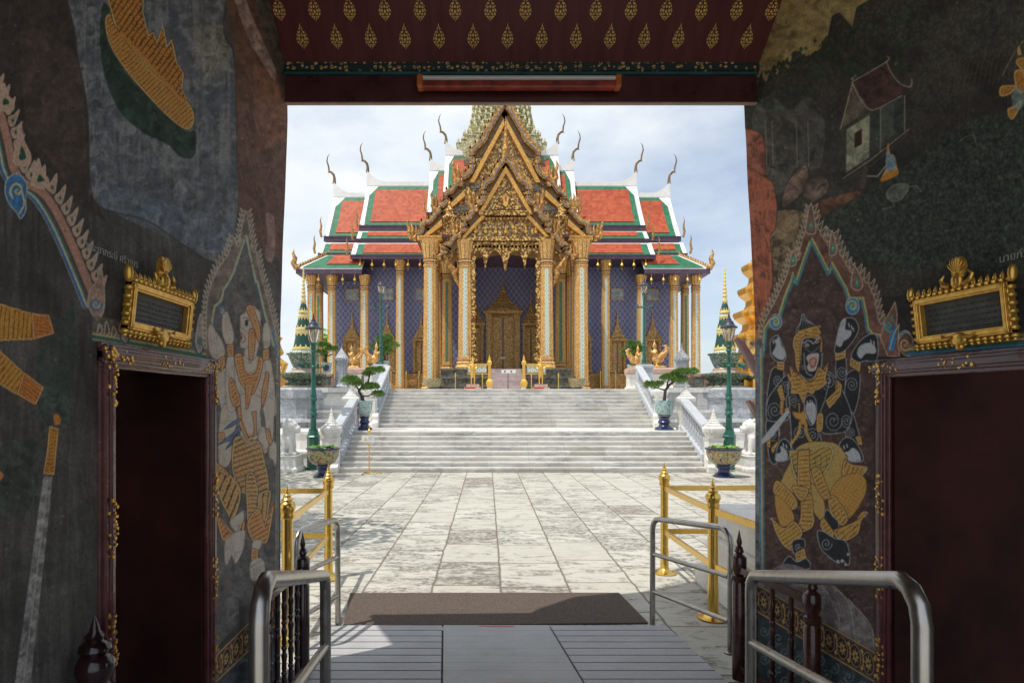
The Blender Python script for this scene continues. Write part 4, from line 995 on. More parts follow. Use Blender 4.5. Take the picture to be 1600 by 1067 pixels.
# ------------------------------------------------------------------ roofs
def slope_mesh(m, xa, xb, ye, ze, yr, zr, lift, cut=0, cs=1, n=5, sag=.22):
    """a sagging roof slope from eave (ye, ze) to top (yr, zr); cut takes the outer top corner off, cs its side"""
    rows = []
    for i in range(n+1):
        k = i/n; y = ye+(yr-ye)*k; z = ze+(zr-ze)*k-sag*math.sin(math.pi*k)
        nrm = Vector((0, -(zr-ze), (yr-ye))).normalized()*lift
        a, b_ = xa, xb
        if cut and i == n:
            if cs < 0: a += cut
            else: b_ -= cut
        rows.append([(a, y+nrm.y, z+nrm.z), (b_, y+nrm.y, z+nrm.z)])
    vs = [p for r in rows for p in r]
    m.add(vs, [(2*i, 2*i+1, 2*i+3, 2*i+2) for i in range(n)])
def wing_roof(s, r_out, r_in, ye, ze, yr, zr, gt, gb, gs, ws, wt, cut, sag=.22, fascia=.45):
    """one tier of a wing: white slab, green border, orange field"""
    L = math.hypot(yr-ye, zr-ze)
    def at(d0, d1): k0 = d0/L; k1 = 1-d1/L; return (ye+(yr-ye)*k0, ze+(zr-ze)*k0, ye+(yr-ye)*k1, ze+(zr-ze)*k1)
    def xs(a, b_): return sorted((XC+s*a, XC+s*b_))
    m = MB(); a, b_ = xs(r_out, r_in); slope_mesh(m, a, b_, ye, ze, yr, zr, 0, 0, s, 5, sag)
    o = tpart('white_roof_verge', m, M['white'], fix=False); so_ = o.modifiers.new('solid', 'SOLIDIFY'); so_.thickness = .22; so_.offset = -1
    m = MB(); a, b_ = xs(r_out-ws, r_in); y0, z0, y1, z1 = at(.02, wt); slope_mesh(m, a, b_, y0, z0, y1, z1, .06, cut, s, 5, sag*.95)
    o = tpart('green_roof_border', m, M['green'], fix=False); so_ = o.modifiers.new('solid', 'SOLIDIFY'); so_.thickness = .05
    m = MB(); a, b_ = xs(r_out-ws-gs, r_in); y0, z0, y1, z1 = at(gb, wt+gt); slope_mesh(m, a, b_, y0, z0, y1, z1, .10, 0, s, 5, sag*.8)
    o = tpart('orange_roof_field', m, M['orange'], fix=False); so_ = o.modifiers.new('solid', 'SOLIDIFY'); so_.thickness = .05
    m = MB(); a, b_ = xs(r_out+.02, r_in); m.box(a, b_, ye-.06, ye+.12, ze-fascia, ze-.03); m.box(a, b_, ye-.1, ye+.1, ze-.08, ze+.02)
    tpart('eave_board', m, M['purple'])
    m = MB(); a, b_ = xs(r_out-.05, r_in); m.box(a, b_, ye+.12, 62, ze-fascia, ze-fascia+.1); tpart('soffit', m, M['purple'])
def gable(s, r_out, ye, ze, yr, zr):
    m = MB(); pts = [(ye, ze), (yr, zr), (2*yr-ye, ze)]
    a, b_ = sorted((XC+s*r_out, XC+s*(r_out-.3))); m.prism(pts, 'x', a, b_); tpart('gable_wall', m, M['white'])
def ridge(s, r_out, r_in, yr, zr, up=.9):
    """white ridge that sweeps up to the finial"""
    m = MB(); n = 14; vs = []
    L = r_out-r_in
    for i in range(n+1):
        k = i/n; r = r_in+L*k; zz = .16+max(0, (r-(r_out-1.8))/1.8)**2*up
        vs += [(XC+s*r, yr-.16, zr-.25), (XC+s*r, yr-.16, zr+zz), (XC+s*r, yr+.16, zr+zz), (XC+s*r, yr+.16, zr-.25)]
    fs = []
    for i in range(n):
        for j in range(4): fs.append((4*i+j, 4*i+(j+1) % 4, 4*i+4+(j+1) % 4, 4*i+4+j))
    fs += [(0, 1, 2, 3), (4*n, 4*n+1, 4*n+2, 4*n+3)]
    m.add(vs, fs); tpart('white_ridge', m, M['white'])
CH = [(0, 0), (.3, 8), (-1, 14), (-5, 18), (-8, 19.5), (-9, 27), (-11.5, 35), (-10.5, 42), (-7.2, 47)]
def chofa(s, rel, yr, zr, k=1.0):
    x = XC+s*rel; u_ = yr/F*k; m = MB()
    pts = [(x+s*-a*u_ , yr, zr+b_*u_) for a, b_ in CH]
    m.tube(pts, [.18*k, .13*k, .115*k, .12*k, .10*k, .08*k, .065*k, .045*k, .01], 7)
    m.tube([(x+s*7.5*u_, yr, zr+18.5*u_), (x+s*10.3*u_, yr, zr+17*u_)], [.10*k, .01], 5)
    tpart('horn_finial', m, M['bronze'], auto=60)
def flame(x, y, z, s, h, name='hook_finial', mt=None, w_=.12):
    m = MB(); m.tube([(x, y, z), (x+s*h*.10, y, z+h*.25), (x+s*h*.02, y, z+h*.55), (x+s*h*.10, y, z+h*.8), (x+s*h*.02, y, z+h)], [w_*.8, w_, w_*.75, w_*.45, .01], 6)
    tpart(name, m, mt or M['gold_wall'], auto=60)
for s in (-1, 1):
    # A and B: the two highest tiers, half behind the porch gables
    wing_roof(s, 5.5, 0, 57.2, 22.0, 60, 26.7, .5, .5, .45, .45, .35, .4); ridge(s, 5.5, 0, 60, 26.8, 1.0); chofa(s, 5.45, 60, 27.7); gable(s, 5.4, 57.2, 22, 60, 26.7)
    wing_roof(s, 7.0, 5.0, 56.8, 20.0, 60, 25.2, .5, .5, .45, .45, .35, .4); ridge(s, 7.0, 5.3, 60, 25.3, .8); chofa(s, 6.95, 60, 26.05); gable(s, 6.9, 56.8, 20, 60, 25.2)
    # C with two skirts
    wing_roof(s, 13.15, 6.6, 56.5, 18.7, 60, 23.7, .55, .45, .5, .45, .35, .7); ridge(s, 13.15, 6.8, 60, 23.8, 1.1); chofa(s, 13.1, 60, 24.9); gable(s, 13.05, 56.5, 18.7, 60, 23.7)
    wing_roof(s, 13.2, 6.0, 55.3, 17.15, 56.4, 18.15, .0, .42, .55, .4, .25, 0, .03, .3)
    wing_roof(s, 13.35, 5.6, 53.8, 15.35, 55.2, 16.75, .0, .2, .6, .45, .25, 0, .05, .35)
    # D with one skirt
    wing_roof(s, 16.4, 12.9, 56.5, 17.7, 60, 22.6, .55, .45, .55, .45, .35, .7); ridge(s, 16.4, 13.2, 60, 22.7, 1.1); chofa(s, 16.35, 60, 23.8); gable(s, 16.3, 56.5, 17.7, 60, 22.6)
    wing_roof(s, 16.6, 13.0, 55.3, 15.85, 56.4, 17.1, .0, .42, .55, .4, .25, 0, .03, .3)
    # E: hipped lowest skirt
    xe, ze, ye = 18.0, 14.05, 53.5; xt, zt, yt = 15.7, 15.75, 55.4; xi = 12.3
    def pt(r, y, z): return (XC+s*r, y, z)
    m = MB(); m.add([pt(xe, ye, ze), pt(xi, ye, ze), pt(xi, yt, zt), pt(xt, yt, zt)], [(0, 1, 2, 3)]); m.add([pt(xe, ye, ze), pt(xt, yt, zt), pt(xt, 66, zt), pt(xe, 66, ze)], [(0, 1, 2, 3)])
    o = tpart('white_roof_verge', m, M['white']); q = o.modifiers.new('solid', 'SOLIDIFY'); q.thickness = .1; q.offset = 0
    def lerp(a, b_, k): return tuple(a[i]+(b_[i]-a[i])*k for i in range(3))
    n_ = Vector((0, -(zt-ze), (yt-ye))).normalized()*.12
    def off(p, k=1): return (p[0], p[1]+n_.y*k, p[2]+n_.z*k)
    A, B_, C_, D_ = pt(xe-.4, ye, ze), pt(xi, ye, ze), pt(xi, yt, zt), pt(xt-.35, yt, zt)
    m = MB(); m.add([off(lerp(A, D_, .03)), off(lerp(B_, C_, .03)), off(lerp(B_, C_, .86)), off(lerp(A, D_, .86))], [(0, 1, 2, 3)]); tpart('green_roof_border', m, M['green'])
    A2, D2 = pt(xe-2.3, ye, ze), pt(xt-.9, yt, zt)
    m = MB(); m.add([off(lerp(A2, D2, .22), 1.6), off(lerp(B_, C_, .22), 1.6), off(lerp(B_, C_, .86), 1.6), off(lerp(A2, D2, .86), 1.6)], [(0, 1, 2, 3)]); tpart('orange_roof_field', m, M['orange'])
    m = MB(); a, b_ = sorted((XC+s*(xe+.02), XC+s*xi)); m.box(a, b_, ye-.08, ye+.1, ze-.4, ze-.04); m.box(*sorted((XC+s*(xe+.02), XC+s*(xe-.2))), ye+.1, 66, ze-.4, ze-.04)
    tpart('eave_board', m, M['purple'])
    m = MB(); m.box(*sorted((XC+s*(xe-.2), XC+s*xi)), ye+.1, 66, ze-.4, ze-.3); tpart('soffit', m, M['purple'])
    m = MB()                                                                   # dentilled hip ridge with its upturned tail
    hp = [lerp(pt(xt, yt, zt+.12), pt(xe+.05, ye, ze+.12), k/14) for k in range(15)]
    m.tube(hp, .09, 5)
    for p in hp: m.ell((p[0], p[1], p[2]+.12), (.10, .1, .13), 6, 4)
    tpart('hip_ridge', m, M['gold_wall'])
    m = MB(); hx, hy, hz = pt(xe, ye, ze)
    m.tube([(hx-s*.3, hy, hz+.2), (hx+s*.05, hy, hz+.12), (hx+s*.25, hy, hz+.5), (hx+s*.1, hy, hz+.95), (hx+s*.28, hy, hz+1.35), (hx+s*.2, hy, hz+1.75)], [.16, .26, .26, .2, .12, .01], 7)
    tpart('upturned_tail', m, M['gold_wall'], auto=60)
    # small hook finials along the verges
    for (r, y, z, h) in ((13.3, 56.4, 18.5, 1.7), (13.45, 55.2, 17.0, 1.6), (13.6, 53.8, 15.3, 1.7), (16.6, 56.4, 17.6, 1.9), (16.85, 55.2, 15.8, 1.7), (7.15, 56.8, 20.0, 1.7)):
        flame(XC+s*r, y, z, s*.6, h)
    # bells under the eaves
    for (r, y, z) in [(6.2+1.05*i, 53.75, 15.0) for i in range(7)]+[(12.9+1.05*i, 53.45, 13.65) for i in range(5)]:
        m = MB(); x = XC+s*r; m.lathe([(.02, -.05), (.02, -.35), (.07, -.38), (.14, -.55), (.15, -.62), (.02, -.63), (.015, -.8), (.05, -.84), (.015, -.95)], (x, y, z), 8); tpart('bell', m, M['gold_leaf'])

# ------------------------------------------------------------------ porch gables
YB, YF = 46.6, 43.95
def bp(a, b_, Y): return (X_(a, Y), Z_(b_, Y))
def mir(pts, Y): c = XC; return [(2*c-x, z) for x, z in pts]
CB = PX+F*XC/YB; CF = PX+F*XC/YF         # the axis' own pixel at each depth
def poly(pts, Y, c):                     # half outline (left), pixels from the axis -> full outline
    L = [(XC-d*Y/F, Z_(py, Y)) for d, py in pts]
    return L+[(2*XC-x, z) for x, z in reversed(L) if abs(x-XC) > 1e-6]
# back mass
m = MB(); m.prism(poly([(0, 174), (58, 278), (64, 288), (97, 326), (137, 368), (137, 378), (0, 378)], YB, CB), 'y', YB, YB+.5); tpart('back_pediment', m, M['gold_carved'])
m = MB(); m.prism(poly([(0, 172), (64, 282), (100, 325), (140, 368), (140, 372), (0, 372)], YB, CB), 'y', YB+.5, 58); tpart('porch_roof', m, M['gold_wall'])
for (d, w_, p0, p1) in ((39, 22, 288, 297), (60, 34, 322, 332)):
    for s in (-1, 1):
        m = MB()
        for j in range(3):
            x0 = XC+s*(d-w_/2)*YB/F; x1 = XC+s*(d+w_*.65)*YB/F; a, b_ = sorted((x0, x1)); z0 = Z_(p0+(p1-p0)*j/3, YB); m.box(a, b_, YB-.12-.06*(j % 2), YB, z0-.24, z0)
        tpart('grey_cornice', m, M['grey_gold'])
m = MB(); m.box(XC-6.6, XC+6.6, YB-.55, YB+.3, Z_(378, YB), Z_(371, YB)); m.box(XC-6.45, XC+6.45, YB-.65, YB-.5, Z_(374, YB), Z_(372, YB)); tpart('back_entablature', m, M['gold_smooth'])
for s in (-1, 1):
    # straight inner gold mouldings of the back gable
    for (d0, p0, d1, p1) in ((2, 190, 55, 288), (63, 300, 95, 332), (98, 345, 128, 372)):
        w_ = 4.5; pts = [(XC+s*d0*YB/F, Z_(p0, YB)), (XC+s*d1*YB/F, Z_(p1, YB)), (XC+s*(d1-w_*1.6)*YB/F, Z_(p1+.5, YB)), (XC+s*max(0, d0-w_*.2)*YB/F, Z_(p0+w_*2.2, YB))]
        m = MB(); m.prism(pts, 'y', YB-.45, YB); tpart('inner_moulding', m, M['gold_smooth'])
    # little pilasters standing on the entablature
    x = XC+s*88*YB/F*.96
    m = MB(); m.sweep(RED, [(.42, 0), (.42, .15), (.26, .3), (.26, .9), (.40, 1.1), (.5, 1.5), (.3, 1.7), (.25, 2.0), (.02, 2.8)], (XC+s*87*45.4/F, 45.6, Z_(371, 45.4))); tpart('small_pilaster', m, M['gold_fine'])
# front gable
m = MB(); m.prism(poly([(0, 268), (38, 330), (38, 336), (0, 336)], YF, CF), 'y', YF, YF+.5); tpart('tympanum', m, M['gold_carved'])
m = MB(); m.prism(poly([(0, 339), (34, 339), (68, 372), (68, 373), (0, 373)], YF, CF), 'y', YF+.05, YF+.5); tpart('lower_tympanum', m, M['gold_carved'])
m = MB(); m.prism(poly([(0, 254), (52, 336), (100, 396), (100, 398), (0, 383)], YF, CF), 'y', YF+.5, YB); tpart('front_gable_roof', m, M['gold_wall'])
m = MB()
for (p0, p1, w_, dy) in ((331, 333, 40, .3), (334, 339, 42, .45), (372, 374, 70, .35), (375, 379, 71, .5), (380, 384, 62, .3)):
    m.box(XC-w_*YF/F, XC+w_*YF/F, YF-dy, YF+.3, Z_(p1, YF), Z_(p0, YF))
tpart('front_entablature', m, M['gold_fine'])
for (p0, w_, h, st_) in ((341.5, 38, .17, .26), (385, 60, .17, .26)):                   # dentil rows
    m = MB(); m.box(XC-w_*YF/F, XC+w_*YF/F, YF-.2, YF+.1, Z_(p0, YF)-.04, Z_(p0, YF)); x = XC-w_*YF/F
    while x < XC+w_*YF/F: m.box(x, x+st_*.6, YF-.28, YF+.1, Z_(p0, YF)-h, Z_(p0, YF)); x += st_
    tpart('dentil_row', m, M['gold_board'])
m = MB(); m.prism(poly([(0, 290), (22, 328), (0, 328)], YF, CF), 'y', YF-.09, YF); tpart('inner_triangle', m, M['gold_fine'])
m = MB(); m.prism(poly([(0, 303), (4.5, 312), (3, 322), (0, 325)], YF, CF), 'y', YF-.2, YF-.09); tpart('central_emblem', m, M['gold_leaf'])
m = MB(); m.prism(poly([(0, 306), (1.5, 310), (1, 316), (0, 316)], YF, CF), 'y', YF-.24, YF-.2); tpart('red_emblem_niche', m, M['red'])
m = MB()
for i in range(-3, 4):                                                                   # row of small praying figures on the lower tympanum
    x = XC+i*.72; m.ell((x, YF-.03, Z_(362, YF)), (.15, .1, .16), 8, 6); m.ell((x, YF-.03, Z_(362, YF)+.24), (.1, .1, .12), 8, 6); m.ell((x, YF-.03, Z_(362, YF)+.42), (.04, .04, .12), 6, 4)
tpart('figure_frieze', m, M['gold_leaf'])
for s in (-1, 1):
    for (d0, p0, d1, p1) in ((0, 262, 41, 333), (37, 338, 70, 374)):
        w_ = 5; pts = [(XC+s*d0*YF/F, Z_(p0, YF)), (XC+s*d1*YF/F, Z_(p1, YF)), (XC+s*(d1-w_*1.3)*YF/F, Z_(p1, YF)), (XC+s*max(0, d0-w_)*YF/F, Z_(p0+w_*(2.3 if d0 == 0 else .4), YF))]
        m = MB(); m.prism(pts, 'y', YF-.32, YF+.02); tpart('inner_moulding', m, M['gold_smooth'])
    # side bays between inner and outer columns
    m = MB(); a, b_ = sorted((XC+s*3.3, XC+s*5.0)); m.box(a, b_, YF+.1, YF+.5, 13.1, 13.5); m.box(a, b_, YF, YF+.5, 13.5, 13.75); tpart('side_lintel', m, M['gold_fine'])
def wav(o, s):
    """the serpentine sway of the board, growing towards its foot"""
    n = len(o); src = [p.copy() for p in o]
    for i in range(n):
        k = i/(n-1); t = (src[min(i+1, n-1)]-src[max(i-1, 0)]).normalized(); nr = Vector((-t.z, 0, t.x)); nr = -nr if nr.z < 0 else nr
        o[i] = src[i]+nr*((.30 if n > 30 else .20)*math.sin(2*math.pi*(k-.5)/.5) if k > .5 else 0)
def barge(name, pts, Y, s, w_, th, teeth, curl):
    """a serpentine bargeboard: pts from top to foot as (pixels from axis, photo row); teeth along its outer edge and three flames at the foot"""
    P3 = [Vector((XC+s*d*Y/F, 0, Z_(p, Y))) for d, p in pts]
    # resample
    out = [P3[0]]
    for a, b_ in zip(P3, P3[1:]):
        n = max(2, int((b_-a).length/.12)); out += [a+(b_-a)*i/n for i in range(1, n+1)]
    for _ in range(4): out = [out[0]]+[(out[i-1]+out[i]*2+out[i+1])/4 for i in range(1, len(out)-1)]+[out[-1]]
    wav(out, s)
    n = len(out); m = MB(); e = MB(); tt = MB(); inner = []; outer = []; edge = []; edge2 = []
    for i, p in enumerate(out):
        t = (out[min(i+1, n-1)]-out[max(i-1, 0)]).normalized(); nr = Vector((-t.z*-s, 0, t.x*s)); nr = Vector((t.z*-1, 0, t.x))
        if nr.z < 0: nr = -nr
        outer.append(p+nr*w_*.5); inner.append(p-nr*w_*.5); edge.append(p+nr*w_*.02); edge2.append(p-nr*w_*.62)
    def strip(mm, A, B, y0, y1):
        k = len(A); vs = [(q.x, y0, q.z) for q in A]+[(q.x, y0, q.z) for q in B]+[(q.x, y1, q.z) for q in A]+[(q.x, y1, q.z) for q in B]
        fs = []
        for i in range(k-1):
            fs += [(i, i+1, k+i+1, k+i), (2*k+i, 3*k+i, 3*k+i+1, 2*k+i+1), (i, 2*k+i, 2*k+i+1, i+1), (k+i, k+i+1, 3*k+i+1, 3*k+i)]
        fs += [(0, k, 3*k, 2*k), (k-1, 3*k-1, 4*k-1, 2*k-1)]
        mm.add(vs, fs)
    strip(m, outer, inner, Y-th, Y+.05); B = tpart(name, m, M['gold_board'])
    strip(e, edge, [a*.5+b_*.5 for a, b_ in zip(edge, inner)], Y-th-.07, Y-th+.02); part('glass_edging', e, M['silver_board'], B)
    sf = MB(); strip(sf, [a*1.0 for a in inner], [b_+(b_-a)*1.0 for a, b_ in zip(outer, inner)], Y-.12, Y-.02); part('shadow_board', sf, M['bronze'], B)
    acc = 0
    for i in range(1, n-2):
        acc += (out[i]-out[i-1]).length
        if acc > teeth:
            acc = 0; p = outer[i]; hgt = w_*.95
            tt.add([(p.x-.13, Y-th*.6, p.z-.1), (p.x+.13, Y-th*.6, p.z-.1), (p.x+s*.12, Y-th*.6, p.z+hgt*.6), (p.x+s*.02, Y-th*.6, p.z+hgt),
                    (p.x-.13, Y-th*.2, p.z-.1), (p.x+.13, Y-th*.2, p.z-.1), (p.x+s*.12, Y-th*.2, p.z+hgt*.6), (p.x+s*.02, Y-th*.2, p.z+hgt)], [(0, 1, 2, 3), (7, 6, 5, 4), (0, 4, 5, 1), (1, 5, 6, 2), (2, 6, 7, 3), (3, 7, 4, 0)])
    strip(tt, outer, [a*.8+b_*.2 for a, b_ in zip(outer, inner)], Y-th*.6, Y-th*.2); part('flame_crest', tt, M['gold_board'], B)
    q = out[-1]; m = MB(); k = curl
    m.tube([(q.x-s*.15*k, Y-th*.5, q.z+.1*k), (q.x+s*.1*k, Y-th*.5, q.z-.28*k), (q.x+s*.42*k, Y-th*.5, q.z-.30*k), (q.x+s*.62*k, Y-th*.5, q.z+.05*k), (q.x+s*.58*k, Y-th*.5, q.z+.5*k), (q.x+s*.74*k, Y-th*.5, q.z+.95*k), (q.x+s*.62*k, Y-th*.5, q.z+1.35*k)], [.10*k, .2*k, .22*k, .2*k, .15*k, .1*k, .01], 8)
    m.tube([(q.x+s*.3*k, Y-th*.5, q.z-.1*k), (q.x+s*.28*k, Y-th*.5, q.z+.45*k), (q.x+s*.38*k, Y-th*.5, q.z+.75*k), (q.x+s*.3*k, Y-th*.5, q.z+1.1*k)], [.17*k, .13*k, .1*k, .01], 7)
    m.tube([(q.x, Y-th*.5, q.z+.1*k), (q.x-s*.02*k, Y-th*.5, q.z+.5*k), (q.x+s*.05*k, Y-th*.5, q.z+.85*k)], [.14*k, .11*k, .01], 7)
    m.box(q.x+s*.1*k-.14*k, q.x+s*.1*k+.14*k, Y-th-.06, Y-th+.1, q.z-.66*k, q.z-.36*k)
    part('hook_flames', m, M['gold_board'], B, auto=60)
for s in (-1, 1):
    c = 790; o_ = CB
    barge('bargeboard', [(-2, 163), (10, 180), (18, 194), (28, 210), (33, 226), (37, 236), (42, 240), (50, 244), (54, 258), (60, 272), (66, 281)], YB, s, .42, .5, .42, 1.05)
    barge('bargeboard', [(69, 284), (76, 291), (82, 302), (88, 308), (94, 318), (101, 324)], YB, s, .38, .5, .38, .9)
    barge('bargeboard', [(100, 330), (108, 338), (116, 349), (122, 353), (130, 361), (138, 368)], YB, s, .38, .5, .38, .9)
    barge('bargeboard', [(-1, 249), (9, 262), (17, 274), (22, 286), (28, 292), (34, 300), (38, 312), (44, 322)], YF, s, .38, .55, .36, .9)
    barge('bargeboard', [(46, 327), (52, 334), (57, 345), (63, 350), (70, 364)], YF, s, .36, .55, .36, .85)
    barge('bargeboard', [(76, 370), (82, 376), (87, 385), (94, 390), (101, 397)], YF, s, .34, .5, .36, .85)
m = MB(); m.tube([(XC, YF-.4, Z_(252, YF)), (XC, YF-.4, Z_(240, YF)), (XC, YF-.45, Z_(230, YF)), (XC, YF-.4, Z_(205, YF)), (XC, YF-.4, Z_(186, YF))], [.25, .3, .16, .1, .02], 8); tpart('gable_finial', m, M['gold_board'], auto=60)
m = MB(); m.tube([(XC, YB-.4, Z_(170, YB)), (XC, YB-.4, Z_(150, YB)), (XC, YB-.5, Z_(120, YB))], [.25, .2, .02], 8); tpart('gable_finial', m, M['gold_board'], auto=60)
# central spire (prang)
m = MB(); Yc = 62; pr = []
tiers = [(67, 330, 232), (57, 229, 217), (49, 215, 206), (47, 204, 196), (45, 194, 186), (44, 184, 175), (41, 173, 162), (39, 160, 148), (36, 146, 132), (33, 130, 114), (29, 112, 94), (25, 92, 72), (20, 70, 48), (14, 46, 24), (8, 22, 4)]
uc = Yc/F
for (w_, p0, p1) in tiers:
    z0, z1 = Z_(p0, Yc), Z_(p1, Yc); h = z1-z0; w_ *= uc*.98
    pr += [(w_*.95, z0), (w_*.93, z0+h*.6), (w_*1.02, z0+h*.8), (w_*1.04, z0+h*.95), (w_*.98, z1)]
m.sweep(RED2, pr, (XC, Yc, 0)); P_ = tpart('spire', m, M['prang'])
m = MB()
for (w_, p0, p1) in tiers[:-2]:
    z1 = Z_(p1, Yc); w_ *= uc*.98; h = .5 if w_ > 2.2 else .35
    for q in range(4):
        for k in range(-5, 6):
            a = k/5; x, y = w_*a*.86, -w_*(1.0 if abs(a) < .45 else (.88 if abs(a) < .7 else .72))
            for _ in range(q): x, y = -y, x
            m.sweep(SQ, [(.10, 0), (.11, h*.3), (.07, h*.7), (.01, h)], (XC+x, Yc+y, z1-.08))
for (w_, p0, p1) in tiers[:-2]:
    z1 = Z_(p1, Yc); w_ *= uc*.98; m.sweep(RED2, [(w_*1.06, z1-.16), (w_*1.06, z1-.04)], (XC, Yc, 0))
m.sweep(SQ, [(.5, Z_(300, Yc)), (.5, Z_(60, Yc))], (XC, Yc, 0))
part('antefixes', m, M['prang'], P_)
# ------------------------------------------------------------------ things standing by the porch
def gpot(x, y, label):
    t = thing('glazed_pot', label, 'pot', (x, y, 3), 0, 'floral pots beside the porch columns')
    m = MB(); m.lathe([(.3, 3.0), (.3, 3.1), (.22, 3.2), (.34, 3.4)], (x, y, 0), 16); _part('foot', m, M['pot_blue'], t, auto=40)
    m = MB(); m.lathe([(.34, 3.4), (.55, 3.55), (.62, 3.8), (.64, 4.0), (.56, 4.02), (.5, 3.9)], (x, y, 0), 20); _part('bowl', m, M['pot_floral'], t, auto=40)
gpot(X_(676, 41.5), 41.5, 'floral glazed pot at the foot of the left outer porch column'); gpot(X_(902, 41.5), 41.5, 'floral glazed pot at the foot of the right outer porch column')
def standing(x, y, z, h, label):
    m = MB(); k = h/1.75
    def E(c, r): m.ell((x+c[0]*k, y+c[1]*k, z+c[2]*k), tuple(q*k for q in r), 10, 8)
    def Tb(p, r): m.tube([(x+a*k, y+b_*k, z+c*k) for a, b_, c in p], [q*k for q in r], 8)
    E((0, 0, 1.18), (.19, .12, .24)); E((0, 0, .93), (.16, .12, .14)); Tb([(0, 0, 1.35), (0, 0, 1.48)], [.07, .06]); E((0, -.01, 1.55), (.09, .1, .12)); Tb([(0, 0, 1.62), (0, 0, 1.75), (0, 0, 1.95)], [.08, .05, .01]); E((0, -.1, 1.54), (.02, .03, .03))
    for s in (-1, 1):
        Tb([(s*.09, 0, .9), (s*.10, -.02, .5), (s*.10, 0, .06)], [.095, .065, .045]); E((s*.1, -.06, .03), (.05, .11, .035))
        Tb([(s*.19, 0, 1.34), (s*.30, -.02, 1.12), (s*.16, -.16, 1.02), (s*.03, -.2, 1.14)], [.06, .05, .04, .035]); E((s*.03, -.2, 1.17), (.035, .03, .06))
    Tb([(0, -.12, .95), (0, -.14, .6), (0, -.12, .35)], [.06, .05, .02])
    t = thing('gilded_figure', label, 'statue', (x, y, z-.45), 0, 'gilded standing figures at the temple steps')
    o = _part('body', m, M['gold_leaf'], t); remesh(o, .035)
    m = MB(); m.box(x-.55, x+.55, y-.45, y+.4, z-.45, z-.2); m.box(x-.42, x+.42, y-.35, y+.3, z-.2, z); _part('plinth', m, M['pink_stone'], t)
    m = MB(); m.box(x-.5, x+.15, y-.5, y-.46, z-.42, z-.2); _part('red_plate', m, M['red'], t)
for s, nm in ((-1, 'left'), (1, 'right')):
    standing(XC+s*2.25, 40.75, 3.6, 1.75, f'gilded standing figure on a small plinth {nm} of the temple steps')
    x = XC+s*1.15
    t = thing('ornate_post', f'gilded ornate post with pointed top on the {nm} side of the temple steps', 'post', (x, 41.2, 3), 0, 'gilded ornate posts at the temple steps')
    m = MB(); m.sweep(RED, [(.16, 3.0), (.16, 3.4)], (x, 41.2, 0)); _part('foot', m, M['marble_trim'], t)
    m = MB(); m.sweep(RED, [(.14, 3.4), (.2, 3.5), (.25, 3.7), (.2, 3.85), (.12, 3.95), (.10, 4.9), (.16, 5.0), (.16, 5.1), (.10, 5.2), (.06, 5.4), (.01, 5.6)], (x, 41.2, 0)); _part('shaft', m, M['gold_leaf'], t)
    m = MB(); a, b_ = sorted((x+s*.15, x+s*1.5)); m.box(a, b_, 41.15, 41.25, 4.85, 5.0); m.box(a, b_, 41.17, 41.23, 4.28, 4.36); _part('arm', m, M['gold_leaf'], t)
    m = MB(); m.box(a+.05, b_-.05, 41.19, 41.21, 4.4, 4.85); _part('panel', m, M['inlay'], t)
    for (q, nm2) in ((1.62, 'nearer the steps'), (3.4, 'farther from the steps')):
        xx = XC+s*q
        t = thing('rope_post', f'thin gilded rope post on the terrace {nm} of the steps, {nm2}', 'rope post', (xx, 40.6, 3), 0, 'thin rope posts before the temple')
        m = MB(); m.lathe([(.14, 3.0), (.14, 3.05), (.035, 3.1), (.035, 4.1), (.06, 4.15), (.05, 4.25), (.005, 4.4)], (xx, 40.6, 0), 10); _part('pole', m, M['brass'], t)
    for (q, yy) in ((8.3, 52.6), (9.6, 52.6), (10.5, 52.6), (7.2, 52.6)):
        xx = XC+s*q; 
        t = thing('rope_post', f'thin gilded rope post before the {nm} wing, {q:.0f} metres from the temple axis' if False else {8.3: f'thin gilded rope post before the {nm} wing just inside its tallest column', 9.6: f'thin gilded rope post before the {nm} wing just outside its tallest column', 10.5: f'thin gilded rope post before the {nm} wing under the middle spired window', 7.2: f'thin gilded rope post before the {nm} wing under the innermost spired window'}[q], 'rope post', (xx, yy, 3), 0, 'thin rope posts before the temple')
        m = MB(); m.lathe([(.14, 3.0), (.14, 3.05), (.045, 3.1), (.045, 4.9), (.08, 4.95), (.005, 5.2)], (xx, yy, 0), 10); _part('pole', m, M['brass'], t)
t = thing('notice_board', 'long white notice with two marks hung across the pink temple steps', 'notice', (XC, 41.6, 3))
m = MB(); m.box(XC-.35, XC+.62, 41.5, 41.54, 4.38, 4.6); p = _part('board', m, M['sign_white'], t)
m = MB(); m.ell((XC-.12, 41.49, 4.49), (.06, .01, .06), 10, 6); m.ell((XC+.32, 41.49, 4.49), (.06, .01, .06), 10, 6); _part('mark', m, M['green_iron'], p)
m = MB(); m.tube([(XC+.1, 41.55, 3.0), (XC+.1, 41.55, 4.4)], .03, 6); _part('post', m, M['dark_iron'], t)
